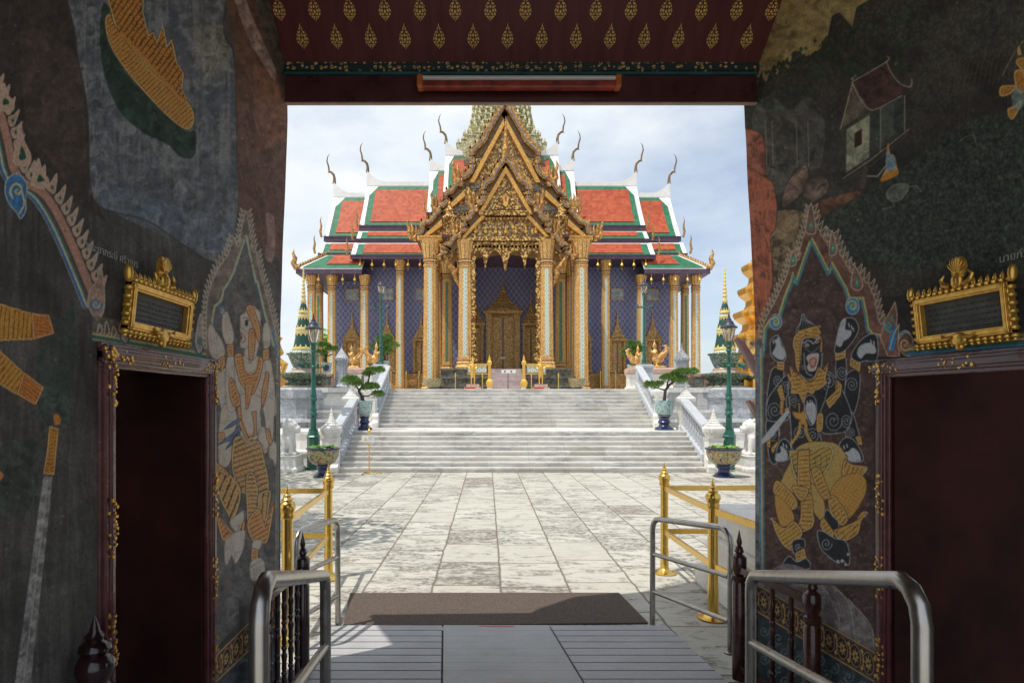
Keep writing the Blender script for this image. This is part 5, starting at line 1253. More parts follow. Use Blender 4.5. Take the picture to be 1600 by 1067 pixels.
# ------------------------------------------------------------------ gate: walls with painted faces
LX = -1.6                                             # left wall plane
def RX(y): return 2.065-.132*(y-4.8)                  # right wall plane (slightly splayed)
FLOOR = .62
CZ0, CY0, CYR = 4.89, 4.75, 1.5                       # ceiling foot and ridge
def ceil_z(y):
    z = CZ0+(CY0-y) if y > CYR else CZ0+(CY0-CYR)-(CYR-y)
    return min(z, CZ0+(CY0-CYR))
rg = random.Random(4)
def edge_fn(seed, y_low, y_top):
    r = random.Random(seed); ph = [(r.uniform(.6, 9), r.uniform(0, 6.28), r.uniform(.3, 1)) for _ in range(7)]
    def f(z):
        k = min(1, max(0, (z-2.9)/1.6)); b = sum(a*math.sin(w_*z+p) for w_, p, a in ph)/7
        return y_low+(y_top-y_low)*k+b*.035*k+b*.004
    return f
EL = edge_fn(2, 4.67, 4.84); ER = edge_fn(5, 4.80, 4.95)
DL = (2.5, 3.555); DR = (2.45, 3.55); DZ = 2.515         # doorways (outer edge of the frames)
YB0 = -.5                                            # unseen back end of the passage, set short to let in more light
def xw(side, y): return LX if side < 0 else RX(y)
M['wall_body'] = simple('dark_limewashed_wall', (.16, .145, .135), .85, 0, var=.25, sc=3, bump=.3)
def wall(side, label, EF, D):
    t = thing('gate_wall', label, 'wall', (xw(side, 3.5), 3.5, 0))
    th = .42*side
    def outline_piece(pts):                             # pts in (y, z) -> slab
        m = MB(); n = len(pts)
        vs = [(xw(side, y)+side*.006, y, z) for y, z in pts]+[(xw(side, y)+th, y, z) for y, z in pts]
        m.add(vs, [tuple(range(n)), tuple(range(2*n-1, n-1, -1))]+[(i, i+n, (i+1) % n+n, (i+1) % n) for i in range(n)])
        return m
    zs = [i*.08 for i in range(0, 62)]; zt = CZ0+.02
    m = outline_piece([(D[1]-.04, 0)]+[(EF(z)-.004, z) for z in zs if z < zt]+[(EF(zt)-.004, zt), (CYR, ceil_z(CYR)), (CYR, DZ-.03), (D[1]-.04, DZ-.03)])
    part('pier', m, M['wall_body'], t)
    m = outline_piece([(D[0]+.04, 0), (D[0]+.04, DZ-.03), (CYR, DZ-.03), (CYR, ceil_z(CYR)), (YB0, ceil_z(YB0)), (YB0, 0)])
    part('pier', m, M['wall_body'], t)
    return t
WL = wall(-1, 'left inner gate wall painted with a white armoured figure, a gold boat and grey rock', EL, DL)
WR = wall(1, 'right inner gate wall painted with a black many armed guardian, a house and forest', ER, DR)

# gate floor, ceiling, beam
m = MB(); m.box(LX, 2.7, -.6, 2.25, .0, FLOOR); o = m.build('gate_floor', M['deck_mid']); tag(o, kind='structure')
m = MB(); m.box(LX-.0, -1.62, 2.25, 4.6, 0, .12); m.box(1.78, 2.35, 2.25, 4.75, 0, .12); o = m.build('gate_threshold', M['dark_stone']); tag(o, kind='structure')
def ceiling_mat():
    b = NB('maroon_ceiling_boards'); x, y, z = b.sep(b.P)
    fr = b.math('FRACT', b.math('MULTIPLY', x, 2.2)); n = b.noise(b.map(b.P, (6, 1, 1)), 2, 5)
    c = b.mix(b.ramp(n, [(.3, 0.), (.7, 1.)]), (.085, .016, .016), (.14, .032, .030))
    c = b.mix(b.ramp(fr, [(0., .8), (.012, 0.)]), c, (.03, .008, .008))
    b.set(col=c, rough=.45).bump(n, .1, .005); return b.m
M['ceil'] = ceiling_mat()
M['stencil'] = simple('gold_stencil_paint', (1.0, .58, .16), .45, .1, var=.2, sc=30)
t = thing('gate_ceiling', 'maroon sloping board ceiling stencilled with rows of gold leaf motifs', 'ceiling', (.25, 4.75, CZ0))
m = MB(); zr = ceil_z(CYR)
m.add([(LX-.5, CY0, CZ0), (2.9, CY0, CZ0), (2.9, CYR, zr), (LX-.5, CYR, zr), (LX-.5, CY0, CZ0+.12), (2.9, CY0, CZ0+.12), (2.9, CYR, zr+.12), (LX-.5, CYR, zr+.12)], [(0, 1, 2, 3), (7, 6, 5, 4), (0, 4, 5, 1), (1, 5, 6, 2), (2, 6, 7, 3), (3, 7, 4, 0)])
part('board_slope', m, M['ceil'], t)
m = MB(); m.add([(LX-.5, CYR, zr), (2.9, CYR, zr), (2.9, YB0, ceil_z(YB0)), (LX-.5, YB0, ceil_z(YB0))], [(0, 1, 2, 3)]); part('board_slope', m, M['ceil'], t)
def motif(m, u0, d, k=1.0):
    """gold leaf stencil lying on the slope: u along x, d metres up the slope"""
    def P(a, b_): q = (d+b_*k)/math.sqrt(2); return (u0+a*k, CY0-q+.002, CZ0+q-.0045)
    def pl(pts): m.add([P(a, b_) for a, b_ in pts], [tuple(range(len(pts)))])
    for s in (-1, 1):
        pl([(s*.004, .098), (s*.016, .080), (s*.006, .070)]); pl([(s*.010, .068), (s*.028, .062), (s*.024, .050), (s*.008, .055)])
        pl([(s*.030, .056), (s*.040, .034), (s*.030, .036)]); pl([(s*.018, .046), (s*.030, .034), (s*.020, .026), (s*.012, .036)])
        pl([(s*.034, .030), (s*.046, .014), (s*.044, .002), (s*.033, .012)]); pl([(s*.014, .022), (s*.030, .022), (s*.030, .004), (s*.018, .000)])
        pl([(s*.034, .0), (s*.044, -.006), (s*.036, -.022), (s*.026, -.012)]); pl([(s*.008, -.006), (s*.022, -.004), (s*.020, -.020), (s*.006, -.016)])
        pl([(s*.022, -.022), (s*.032, -.024), (s*.020, -.036), (s*.012, -.028)]); pl([(s*.003, -.022), (s*.010, -.028), (s*.010, -.040), (s*.002, -.034)])
        pl([(s*.016, -.037), (s*.021, -.038), (s*.006, -.049), (s*.002, -.044)])
    pl([(0, .122), (.004, .100), (0, .085), (-.004, .100)]); pl([(0, .052), (.009, .036), (0, .026), (-.009, .036)]); pl([(0, .020), (.010, .006), (0, -.010), (-.010, .006)]); pl([(0, -.050), (.003, -.054), (0, -.060), (-.003, -.054)])
m = MB()
for r in range(14):
    for i in range(-1, 16):
        u0 = -1.42+.2575*i+(.128 if r % 2 else 0); motif(m, u0, .165+.184*r, .97)
o = part('gold_stencil', m, M['stencil'], t, fix=False)

t = thing('lintel_beam', 'dark maroon lintel beam with a gold patterned band across the gateway', 'beam', (.25, 4.8, 4.6))
m = MB(); m.prism([(4.78, 4.60), (4.815, 4.60), (5.0, 4.80), (5.0, 4.83), (4.78, 4.83)], 'x', LX-.3, 2.5); bevel(part('beam', m, M['maroon'], t), .006)
m = MB(); m.box(LX-.3, 2.5, 4.77, 4.80, 4.594, 4.606); part('lower_trim', m, M['pink_stone'], t)
m = MB(); m.box(LX-.3, 2.5, 4.755, 5.0, 4.815, 4.835); part('teal_trim', m, simple('teal_trim_paint', (.02, .10, .11), .5, var=.2), t)
def band_mat():
    b = NB('gold_scroll_band_paint'); x, y, z = b.sep(b.P)
    u = b.math('MULTIPLY', x, 14.); v = b.math('MULTIPLY', z, 14.)
    f = b.math('FRACT', u); g_ = b.math('FRACT', v)
    vv = b.vor(b.comb(u, v), 1.9, 'Distance', 'F1', .55); w2 = b.math('SINE', b.math('MULTIPLY', b.math('ADD', u, b.math('SINE', b.math('MULTIPLY', v, 3.))), 6.28))
    k = b.math('MULTIPLY', b.ramp(vv, [(.12, 0.), (.18, 1.), (.36, 1.), (.42, 0.)]), b.ramp(w2, [(.2, .3), (.6, 1.)]))
    b.set(col=b.mix(k, (.015, .03, .03), (.85, .52, .15)), rough=.5); return b.m
m = MB(); m.box(LX-.3, 2.5, 4.74, 4.76, 4.835, 4.905); part('patterned_band', m, band_mat(), t)
# gate eaves outside: the roof over the gateway (unseen; eave line shaped for its shade on ramp and mat)
t = thing('gate_roof', 'unseen tiled roof of the gateway, its overhanging eave shaped to shade the ramp', 'roof', (.25, 5, 5))
m = MB()
E_ = [(x, y, EYE+.4895*y+.04) for x, y in ((-3.0, 5.35), (-1.3, 5.4), (-1.22, 5.55), (-.85, 5.9), (-.1, 6.1), (.8, 6.6), (4.2, 6.7))]
for (p, q) in zip(E_[:-1], E_[1:]):
    a = [p, q, (q[0], CYR, 8.6), (p[0], CYR, 8.6)]
    m.add(a+[(x, y, z+.14) for x, y, z in a], [(0, 1, 2, 3), (7, 6, 5, 4), (0, 4, 5, 1), (1, 5, 6, 2), (2, 6, 7, 3), (3, 7, 4, 0)])
m.add([(-3.0, CYR, 8.7), (4.2, CYR, 8.7), (4.2, -.9, 6.0), (-3.0, -.9, 6.0)], [(0, 1, 2, 3)])
part('tiled_slope', m, M['orange'], t)

# ---------------------------------------------------------------- door frames and leaves
def doorframe(side, D, label):
    t = thing('door_frame', label, 'door frame', (xw(side, D[1]), D[1], FLOOR), 0, 'maroon lacquered door frames with gilt sprays')
    s = side
    def jamb(ya, yb_, z0, z1, nm='jamb'):
        m = MB()
        for (a, b_, pr) in ((ya, yb_, .010), (ya+(.018 if yb_ > ya else -.018), yb_-(.018 if yb_ > ya else -.018), .024), (ya+(.04 if yb_ > ya else -.04), yb_-(.03 if yb_ > ya else -.03), .034)):
            x0 = xw(s, a); x1 = xw(s, b_)
            m.prism([(x0-s*pr, a), (x1-s*pr, b_), (x1+s*.03, b_), (x0+s*.03, a)], 'z', z0, z1-pr*.2)
        o = part(nm, m, M['frame'], t); bevel(o, .008, 3); return o
    J1 = jamb(D[0], D[0]+.10, .3, DZ); J2 = jamb(D[1], D[1]-.10, .3, DZ)
    m = MB()
    for (z0, z1, pr) in ((DZ-.105, DZ+.003, .013), (DZ-.085, DZ-.014, .028), (DZ-.07, DZ-.03, .038)):
        xa, xb = xw(s, D[0]), xw(s, D[1])
        m.prism([(xa-s*pr, D[0]-.003), (xb-s*pr, D[1]+.003), (xb+s*.03, D[1]+.003), (xa+s*.03, D[0]-.003)], 'z', z0, z1)
    H = part('head', m, M['frame'], t); bevel(H, .008, 3)
    def spray(mm, y, z, vert, n=5):
        rr = random.Random(int(z*100+y*10))
        for i in range(n):
            o_ = (i-(n-1)/2)*.036
            for q in range(3):
                a = o_+rr.uniform(-.012, .012); c = rr.uniform(-.026, .026); r = rr.uniform(.006, .011)
                yy, zz = (y+c, z+a) if vert else (y+a, z+c)
                x = xw(s, yy)-s*(.038 if abs(c) < .016 else .027)-s*.004
                pts = []
                ph = rr.uniform(0, 6.28)
                for k in range(8):
                    g2 = ph+k*math.pi/4; rad = r*(1 if k % 2 else .55)
                    pts.append((x, yy+math.cos(g2)*rad, zz+math.sin(g2)*rad))
                    
                b0 = len(mm.v); mm.add(pts+[(p[0]+s*.008, p[1], p[2]) for p in pts], [tuple(range(8))]+[(k, k+8, (k+1) % 8+8, (k+1) % 8) for k in range(8)])
    for J, yc in ((J1, D[0]+.055), (J2, D[1]-.055)):
        for z in (DZ-.14, 1.75, 1.28, .82):
            mm = MB(); spray(mm, yc, z, True, 7); part('gilt_spray', mm, M['gold_leaf'], J)
    for k in (.08, .5, .92):
        mm = MB(); spray(mm, D[0]+(D[1]-D[0])*k, DZ-.05, False, 6); part('gilt_spray', mm, M['gold_leaf'], H)
    return t
M['frame'] = simple('maroon_frame_lacquer', (.13, .035, .04), .25, 0., var=.25, sc=7, coat=.6)
doorframe(-1, DL, 'maroon lacquered door frame with gilt sprays in the left gate wall')
doorframe(1, DR, 'maroon lacquered door frame with gilt sprays in the right gate wall')
m = MB(); m.box(LX-.95, LX-.012, 3.42, 3.455, .3, 2.50); o = m.build('door_leaf', M['maroon_dark']); tag(o, 'open dark maroon door leaf standing in the left doorway', 'door leaf')
m = MB(); m.box(RX(3.5)+.014, 3.0, 3.42, 3.455, .3, 2.50); o = m.build('door_leaf', M['maroon_dark']); tag(o, 'open dark maroon door leaf standing in the right doorway', 'door leaf')
# unseen gallery wall, shaped to keep the sun out of the left doorway
m = MB(); m.prism([(-1.2, 0), (3.7, 0), (3.7, 5.4), (CYR, 8.5), (-1.2, 5.8)], 'x', -3.75, -3.6); o = m.build('sun_blocking_wall', M['wall_body']); tag(o, 'unseen gallery wall shaped to keep the sun out of the left doorway', 'wall')

m = MB(); m.prism([(-.5, 5.6), (3.85, 4.5), (3.85, 4.62), (-.5, 5.75)], 'x', -6.5, -2.8); o = m.build('sun_blocking_roof', M['orange']); tag(o, 'unseen tiled slab added left of the gate to keep the sun off the left door leaf', 'roof')  # added slab out of view, blocks sun from above the left doorway
# ---------------------------------------------------------------- framed plaques
def plaque(side, px0, px1, label):
    """px: photo columns of the plaque's two ends on its wall"""
    def yof(px):
        if side < 0: return (LX+.055)*F/(px-PX)
        return (2.065+.132*4.8-.055)/((px-PX)/F+.132)
    ya, yb_ = sorted((yof(px0), yof(px1)))
    zb_, zt_ = 2.555, 2.825
    if side < 0: zb_, zt_ = 2.565, 2.81
    t = thing('framed_plaque', label, 'plaque', (xw(side, (ya+yb_)/2), (ya+yb_)/2, zb_), 0, 'gilt framed inscription plaques')
    s = side
    lean = .10                                            # the top leans out from the wall
    def P(y, z, d): return (xw(s, y)-s*(.008+d*.8+(z-zb_)*lean), y, z)
    def bar(m, y0, y1, z0, z1, d0, d1):
        vs = [P(y, z, d) for d in (d0, d1) for z in (z0, z1) for y in (y0, y1)]
        m.add(vs, [(0, 1, 3, 2), (4, 6, 7, 5), (0, 4, 5, 1), (2, 3, 7, 6), (0, 2, 6, 4), (1, 5, 7, 3)])
    m = MB(); w_ = .036
    for (y0, y1, z0, z1) in ((ya+.02, yb_-.02, zb_+.02, zb_+.02+w_), (ya+.02, yb_-.02, zt_-.02-w_, zt_-.02), (ya+.02, ya+.02+w_, zb_+.02, zt_-.02), (yb_-.02-w_, yb_-.02, zb_+.02, zt_-.02)):
        bar(m, y0, y1, z0, z1, 0, .045)
        bar(m, y0+.008 if y1-y0 < .1 else y0+.006, y1-.008 if y1-y0 < .1 else y1-.006, z0+.008, z1-.008, .045, .056)
    fr = part('frame', m, M['gold_leaf'], t); bevel(fr, .004)
    m = MB(); rr = random.Random(3+side)
    def knob(y, z, ry, rz_, up=0):
        c = P(y, z, .03); m.ell(c, (.022, ry, rz_), 8, 6)
        if up: m.ell(P(y, z+up*.014, .03), (.012, ry*.45, rz_*.9), 6, 4)
    n = int((yb_-ya)/.036)
    for i in range(n+1):
        y = ya+.012+(yb_-ya-.024)*i/n
        knob(y, zt_-.010, .011, .016, 1); m.tube([P(y, zt_-.01, .03), P(y, zt_+.012, .03), P(y, zt_+.03, .025)], [.012, .009, .001], 6); knob(y, zb_+.010, .013, .014, -1)
    n = int((zt_-zb_)/.036)
    for i in range(n+1):
        z = zb_+.01+(zt_-zb_-.02)*i/n; knob(ya+.010, z, .012, .013); knob(yb_-.010, z, .012, .013)
    for y in (ya, yb_): knob(y, zt_+.012, .016, .04)
    part('leafy_border', m, M['gold_leaf'], t, auto=60)
    m = MB(); bar(m, ya+.05, yb_-.05, zb_+.05, zt_-.05, -.005, .010); pn = part('slate_panel', m, M['slate'], t)
    m = MB(); rows = 5
    for i in range(rows):
        z = zt_-.09-(zt_-zb_-.16)*i/(rows-1); y = ya+.075
        while y < yb_-.08:
            L = rr.uniform(.012, .03); bar(m, y, min(y+L, yb_-.07), z, z+rr.uniform(.006, .012), .0102, .0112); y += L+rr.uniform(.006, .012)
    part('lettering', m, M['slate_ink'], pn)
    yc = (ya+yb_)/2; m = MB()
    m.ell(P(yc, zt_+.03, .03), (.02, .034, .042), 12, 8); m.ell(P(yc, zt_+.03, .045), (.012, .020, .027), 10, 6)
    for a in range(-62, 63, 18):                              # radiating crown
        q = R(a); m.tube([P(yc+math.sin(q)*.016, zt_+.065+math.cos(q)*.016, .03), P(yc+math.sin(q)*.040, zt_+.062+math.cos(q)*.058, .034), P(yc+math.sin(q)*.056, zt_+.06+math.cos(q)*.085, .03)], [.005, .008, .002], 6)
    m.ell(P(yc, zt_+.09, .008), (.014, .05, .06), 10, 8)
    for sg in (-1, 1):
        m.tube([P(yc+sg*.035, zt_+.01, .03), P(yc+sg*.07, zt_+.02, .035), P(yc+sg*.085, zt_+.05, .03), P(yc+sg*.065, zt_+.07, .03)], [.014, .014, .01, .004], 6)
    part('crest', m, M['gold_leaf'], t, auto=60)
    m = MB(); m.ell(P(yc, zb_+.02, .05), (.02, .05, .035), 10, 6); m.ell(P(yc, zb_-.015, .05), (.018, .022, .022), 8, 6)
    for sg in (-1, 1): m.tube([P(yc+sg*.03, zb_+.03, .06), P(yc+sg*.075, zb_+.025, .06), P(yc+sg*.09, zb_+.05, .06)], [.012, .012, .003], 6)
    part('lower_crest', m, M['gold_leaf'], t, auto=60)
M['slate'] = simple('dark_grey_slate', (.10, .10, .095), .6, 0, var=.25, sc=12)
M['slate_ink'] = simple('faded_grey_inscription', (.055, .055, .05), .7, 0)
plaque(-1, 200, 302, 'gilt framed slate plaque with a radiating crest above the left doorway')
plaque(1, 1425, 1584, 'gilt framed slate plaque with a radiating crest above the right doorway')

# fluorescent lamp
t = thing('fluorescent_lamp', 'long unlit fluorescent tube in a red and gold housing under the lintel band', 'lamp', (.22, 4.66, 4.72))
xa, xb = -.56, .99
m = MB(); m.box(xa+.03, xb-.03, 4.66, 4.735, 4.67, 4.715); bevel(part('housing', m, simple('red_gold_lamp_paint', (.34, .04, .02), .35, 0, var=.4, sc=8, coat=.3), t), .006)
for x in (xa, xb-.045):
    m = MB(); m.box(x, x+.045, 4.635, 4.735, 4.665, 4.755); bevel(part('end_cap', m, simple('orange_end_cap', (.55, .14, .03), .4) , t), .01)
m = MB(); m.tube([(xa+.045, 4.66, 4.735), (xb-.045, 4.66, 4.735)], .018, 14); part('tube', m, simple('unlit_tube_glass', (.62, .60, .55), .2, coat=.5, var=.03), t, auto=60)

# writing on the murals (as far as it can be read)
def fontmesh(name, txt, size, side, y, z, mt, root, tilt=0):
    cu = bpy.data.curves.new(name, 'FONT'); cu.body = txt; cu.size = size; cu.extrude = 0.0005
    ob = bpy.data.objects.new(name, cu); COL.objects.link(ob)
    dg = bpy.context.evaluated_depsgraph_get(); me = bpy.data.meshes.new_from_object(ob.evaluated_get(dg))
    bpy.data.objects.remove(ob); me.materials.clear(); me.materials.append(mt)
    o = bpy.data.objects.new(name, me); COL.objects.link(o); o.parent = root
    # left wall: text runs along +y and faces +x ; right wall: runs along -y and faces -x
    if side < 0: mw = Matrix(((0, 0, 1, LX+.004), (1, 0, 0, y), (0, 1, 0, z), (0, 0, 0, 1)))
    else: mw = Matrix(((.131, 0, -1, RX(y)-.004), (-.991, 0, 0, y), (0, 1, 0, z), (0, 0, 0, 1)))
    mw = mw @ Matrix.Rotation(tilt, 4, 'Z')
    o.matrix_world = mw; me.transform(Matrix.Translation(-Vector(root.location)) @ mw); o.matrix_basis = Matrix.Identity(4)
    return o
M['ink'] = simple('white_inscription_paint', (.42, .42, .39), .7, var=.15, sc=60)
def yL(px): return LX*F/(px-PX)
def yR(px): return (2.065+.132*4.8)/((px-PX)/F+.132)
def zz(py, y): return Z_(py, y)
y = yL(355); fontmesh('inscription', 'ชมพูพาน', .045, -1, y, zz(972, y), M['ink'], WL)
y = yL(133); fontmesh('inscription', 'พระยากระบี่ ศรีวานร', .045, -1, y, zz(388, y), M['ink'], WL)
y = yR(1294)
fontmesh('inscription', 'ยิลทัท', .068, 1, y, zz(943, y), M['ink'], WR, 0)
y = yR(1562); fontmesh('inscription', 'นายก์วายุ', .05, 1, y, zz(411, y), M['ink'], WR)
# ------------------------------------------------------------------ the murals
# Each painted wall face is a fine grid whose vertices carry the paint colour. The paintings are laid out
# with numpy on a drawing sheet and then fixed to the wall.
class Sheet:
    def __init__(s, x0, y0, x1, y1, k, seed):
        s.x0, s.y0, s.k = x0, y0, k; s.w = int((x1-x0)*k); s.h = int((y1-y0)*k)
        s.a = np.zeros((s.h, s.w, 3), np.float32); s.r = np.random.default_rng(seed)
        s.n1 = s.fbm(60, 60, 5); s.n2 = s.fbm(10, 10, 3); s.nv = s.fbm(6, 70, 4); s.sp = s.fbm(3.2, 3.2, 2)
        s.nd = s.fbm(22, 22, 4)
    def fbm(s, cx, cy, o, warp=True):
        cx0, cy0 = cx, cy
        out = np.zeros((s.h, s.w), np.float32); amp = 1; tot = 0
        for i in range(o):
            gx, gy = max(2, int(s.w/(cx*s.k))+2), max(2, int(s.h/(cy*s.k))+2)
            g_ = s.r.random((gy, gx)).astype(np.float32)
            u = np.linspace(0, gx-1.001, s.w); v = np.linspace(0, gy-1.001, s.h)
            iu = u.astype(int); iv = v.astype(int); fu = u-iu; fv = v-iv; fu = fu*fu*(3-2*fu); fv = (fv*fv*(3-2*fv))[:, None]
            A = g_[iv][:, iu]; B = g_[iv][:, iu+1]; C = g_[iv+1][:, iu]; D = g_[iv+1][:, iu+1]
            out += amp*((A*(1-fu)+B*fu)*(1-fv)+(C*(1-fu)+D*fu)*fv); tot += amp; amp *= .55; cx /= 2; cy /= 2
            if cx*s.k < 1.2 and cy*s.k < 1.2: break
        out = out/tot
        if warp:                                        # warp the lattice so that no grid shows
            gy, gx = np.mgrid[0:s.h, 0:s.w]; A_ = s.fbm(cx0*1.7, cy0*1.7, 2, False)-.5; B_ = s.fbm(cx0*1.7, cy0*1.7, 2, False)-.5
            out = out[np.clip(gy+(A_*cy0*s.k*2.2).astype(int), 0, s.h-1), np.clip(gx+(B_*cx0*s.k*2.2).astype(int), 0, s.w-1)]
        return out
    def T(s, p): p = np.asarray(p, float); return (p-[s.x0, s.y0])*s.k
    def mask(s, pts):
        q = s.T(pts); xa, ya = np.floor(q.min(0)).astype(int)-1; xb, yb_ = np.ceil(q.max(0)).astype(int)+2
        xa, ya, xb, yb_ = max(0, xa), max(0, ya), min(s.w, xb), min(s.h, yb_)
        if xa >= xb or ya >= yb_: return None
        Y, X = np.mgrid[ya:yb_, xa:xb]+.5; ins = np.zeros(X.shape, bool); n = len(q)
        for i in range(n):
            (x1, y1), (x2, y2) = q[i], q[(i+1) % n]
            if y1 == y2: continue
            c = ((y1 > Y) != (y2 > Y)) & (X < (x2-x1)*(Y-y1)/(y2-y1)+x1); ins ^= c
        return (slice(ya, yb_), slice(xa, xb)), ins, X/s.k+s.x0, Y/s.k+s.y0
    def put(s, sl, m, col, al=1.):
        v = s.a[sl]; al_ = (m*al)[..., None]; s.a[sl] = v*(1-al_)+np.asarray(col, np.float32)*al_
    def poly(s, pts, col, al=1., tex=.18, line=None, lw=1.):
        r = s.mask(pts)
        if r is None: return
        sl, m, X, Y = r; t = 1+(s.n2[sl]-.5)*tex*2
        s.put(sl, m.astype(np.float32), np.asarray(col)[None, None]*t[..., None], al)
        if line: s.line(list(pts)+[pts[0]], lw, line)
    def soft(s, pts, col, al=1., nz=.5):
        """a painted area with a broken, noisy edge"""
        r = s.mask(pts)
        if r is None: return
        sl, m, X, Y = r; k = np.clip((s.nd[sl]-nz+.28)*4, 0, 1)
        s.put(sl, m*k, np.asarray(col)[None, None]*(1+(s.n2[sl]-.5)*.5)[..., None], al)
    def line(s, pts, w_, col, al=1.):
        q = s.T(pts); w_ = w_*s.k/2
        for (x1, y1), (x2, y2) in zip(q[:-1], q[1:]):
            xa, xb = int(max(0, min(x1, x2)-w_-2)), int(min(s.w, max(x1, x2)+w_+3)); ya, yb_ = int(max(0, min(y1, y2)-w_-2)), int(min(s.h, max(y1, y2)+w_+3))
            if xa >= xb or ya >= yb_: continue
            Y, X = np.mgrid[ya:yb_, xa:xb]+.5; dx, dy = x2-x1, y2-y1; L = dx*dx+dy*dy+1e-9
            t = np.clip(((X-x1)*dx+(Y-y1)*dy)/L, 0, 1); d = np.hypot(X-x1-t*dx, Y-y1-t*dy)
            s.put((slice(ya, yb_), slice(xa, xb)), np.clip(w_+.5-d, 0, 1), col, al)
    def gold(s, pts, ang=0, per=5, c=(208, 158, 80), dk=(80, 46, 24), ow=1., dots=True, gap=.34):
        r = s.mask(pts)
        if r is None: return
        sl, m, X, Y = r; a = math.radians(ang); u = X*math.cos(a)+Y*math.sin(a)+(S_n(s, sl)-.5)*3; v = -X*math.sin(a)+Y*math.cos(a); per *= 1.3
        f = (u/per) % 1; k = (f < gap).astype(np.float32)*.85
        if dots: k = np.maximum(k, ((np.hypot(((v/per*1.3) % 1)-.5, f-.62) < .16))*.75)
        k = np.clip(k+np.clip((s.sp[sl]-.62)*5, 0, .6), 0, 1)[..., None]
        col = np.asarray(c)[None, None]*(1+(s.n2[sl]-.5)*.35)[..., None]*(1-k)+np.asarray(dk)[None, None]*k
        s.put(sl, m.astype(np.float32), col)
        if ow:
            q_ = inset(pts, 3.2); s.line(q_+[q_[0]], 1.2, tuple(k*.75 for k in dk), .8); q_ = inset(pts, 1.8); s.line(q_+[q_[0]], 1.5, (255, 226, 158), .95); s.line(list(pts)+[pts[0]], ow, dk)
    def grid(s, pts, ang, per, c, dk, ow=1.):
        r = s.mask(pts)
        if r is None: return
        sl, m, X, Y = r; a = math.radians(ang); u = X*math.cos(a)+Y*math.sin(a); v = -X*math.sin(a)+Y*math.cos(a)
        k = (((u/per) % 1 < .22) | ((v/per) % 1 < .22)).astype(np.float32)*.8; k = np.maximum(k, (np.hypot((u/per) % 1-.6, (v/per) % 1-.6) < .14)*.5)[..., None]
        s.put(sl, m.astype(np.float32), np.asarray(c)[None, None]*(1+(s.n2[sl]-.5)*.4)[..., None]*(1-k)+np.asarray(dk)[None, None]*k)
        if ow: s.line(list(pts)+[pts[0]], ow, (60, 42, 22))
    def spiral(s, cx, cy, r, col, w_=1., turns=2., ph=0., sy=1.2):
        s.line([(cx+r*(1-t/24)*math.cos(ph+t/24*turns*6.283), cy+sy*r*(1-t/24)*math.sin(ph+t/24*turns*6.283)) for t in range(24)], w_, col)
def S_n(s, sl): return s.n2[sl]
def inset(pts, d):
    P = np.asarray(pts, float); c = P.mean(0); q = P-c; L = np.hypot(q[:, 0], q[:, 1])[:, None]+1e-6; return [tuple(p) for p in c+q*np.maximum(0, (L-d))/L]
def cr(pts, closed=True, n=5):
    """smooth curve through points"""
    P = [np.asarray(p, float) for p in pts]; N = len(P); out = []
    for i in range(N if closed else N-1):
        p0, p1, p2, p3 = (P[(i-1) % N], P[i], P[(i+1) % N], P[(i+2) % N]) if closed else (P[max(i-1, 0)], P[i], P[i+1], P[min(i+2, N-1)])
        for k in range(n):
            t = k/n; out.append(tuple(.5*((2*p1)+(p2-p0)*t+(2*p0-5*p1+4*p2-p3)*t*t+(3*p1-p0-3*p2+p3)*t**3)))
    if not closed: out.append(tuple(P[-1]))
    return out
def flame_row(S, path, h, w_, side, fill, rim, core, step):
    """teardrop flames along a path, pointing to its outer side and upward"""
    P = [np.asarray(p, float) for p in path]; acc = step
    for a, b_ in zip(P[:-1], P[1:]):
        L = np.hypot(*(b_-a)); t = (b_-a)/max(L, 1e-6); n_ = np.array([t[1], -t[0]])*side; q = 0
        while acc < L-q:
            q += acc; acc = step; c = a+t*q; tip = c+n_*h*.8+np.array([0, -h*.75])
            pts = cr([c-t*w_*.5, c+n_*h*.45-t*w_*.45+np.array([0, -h*.15]), tip, c+n_*h*.35+t*w_*.42, c+t*w_*.5], True, 4)
            S.poly(pts, fill, 1, .15, rim, .9); S.poly([tuple(np.asarray(c)+n_*h*.28+d) for d in ((-w_*.16, 0), (0, -h*.3), (w_*.16, 0), (0, h*.16))], core)
        acc -= (L-q)
CREAM, BLUE, TEAL, OLIVE = (150, 138, 112), (42, 88, 118), (38, 92, 84), (128, 118, 70)
def band(S, a, b_, c, d, n=9):
    """ornamental gold band between lines a-b (top) and c-d (bottom)"""
    a, b_, c, d = map(lambda p: np.asarray(p, float), (a, b_, c, d)); f = lambda u, v: tuple((a+(b_-a)*u)*(1-v)+(c+(d-c)*u)*v)
    S.poly([a, b_, d, c], (34, 36, 46))
    for v, col, w_ in ((.03, (190, 150, 80), 1.4), (.10, (120, 95, 60), .8), (.90, (120, 95, 60), .8), (.97, (190, 150, 80), 1.4)): S.line([f(0, v), f(1, v)], w_, col)
    for i in range(n):
        u0 = (i+.5)/n; du = .5/n
        for k in range(8):
            q = k*math.pi/4; c1 = (u0+du*.62*math.cos(q), .5+.27*math.sin(q)); S.poly([f(u0+du*.2*math.cos(q-.5), .5+.08*math.sin(q-.5)), f(*c1), f(u0+du*.2*math.cos(q+.5), .5+.08*math.sin(q+.5))], (205, 160, 75))
        S.line([f(u0+du*.85*math.cos(t*.524), .5+.36*math.sin(t*.524)) for t in range(13)], .9, (175, 120, 60))
        for v in (.22, .78): S.poly([f(u0+du-.25*du, v), f(u0+du, v-.08), f(u0+du+.25*du, v), f(u0+du, v+.08)], (205, 160, 75))
        S.line([f(u0-du, .2), f(u0-du*.7, .5), f(u0-du, .8)], .9, (200, 150, 70))

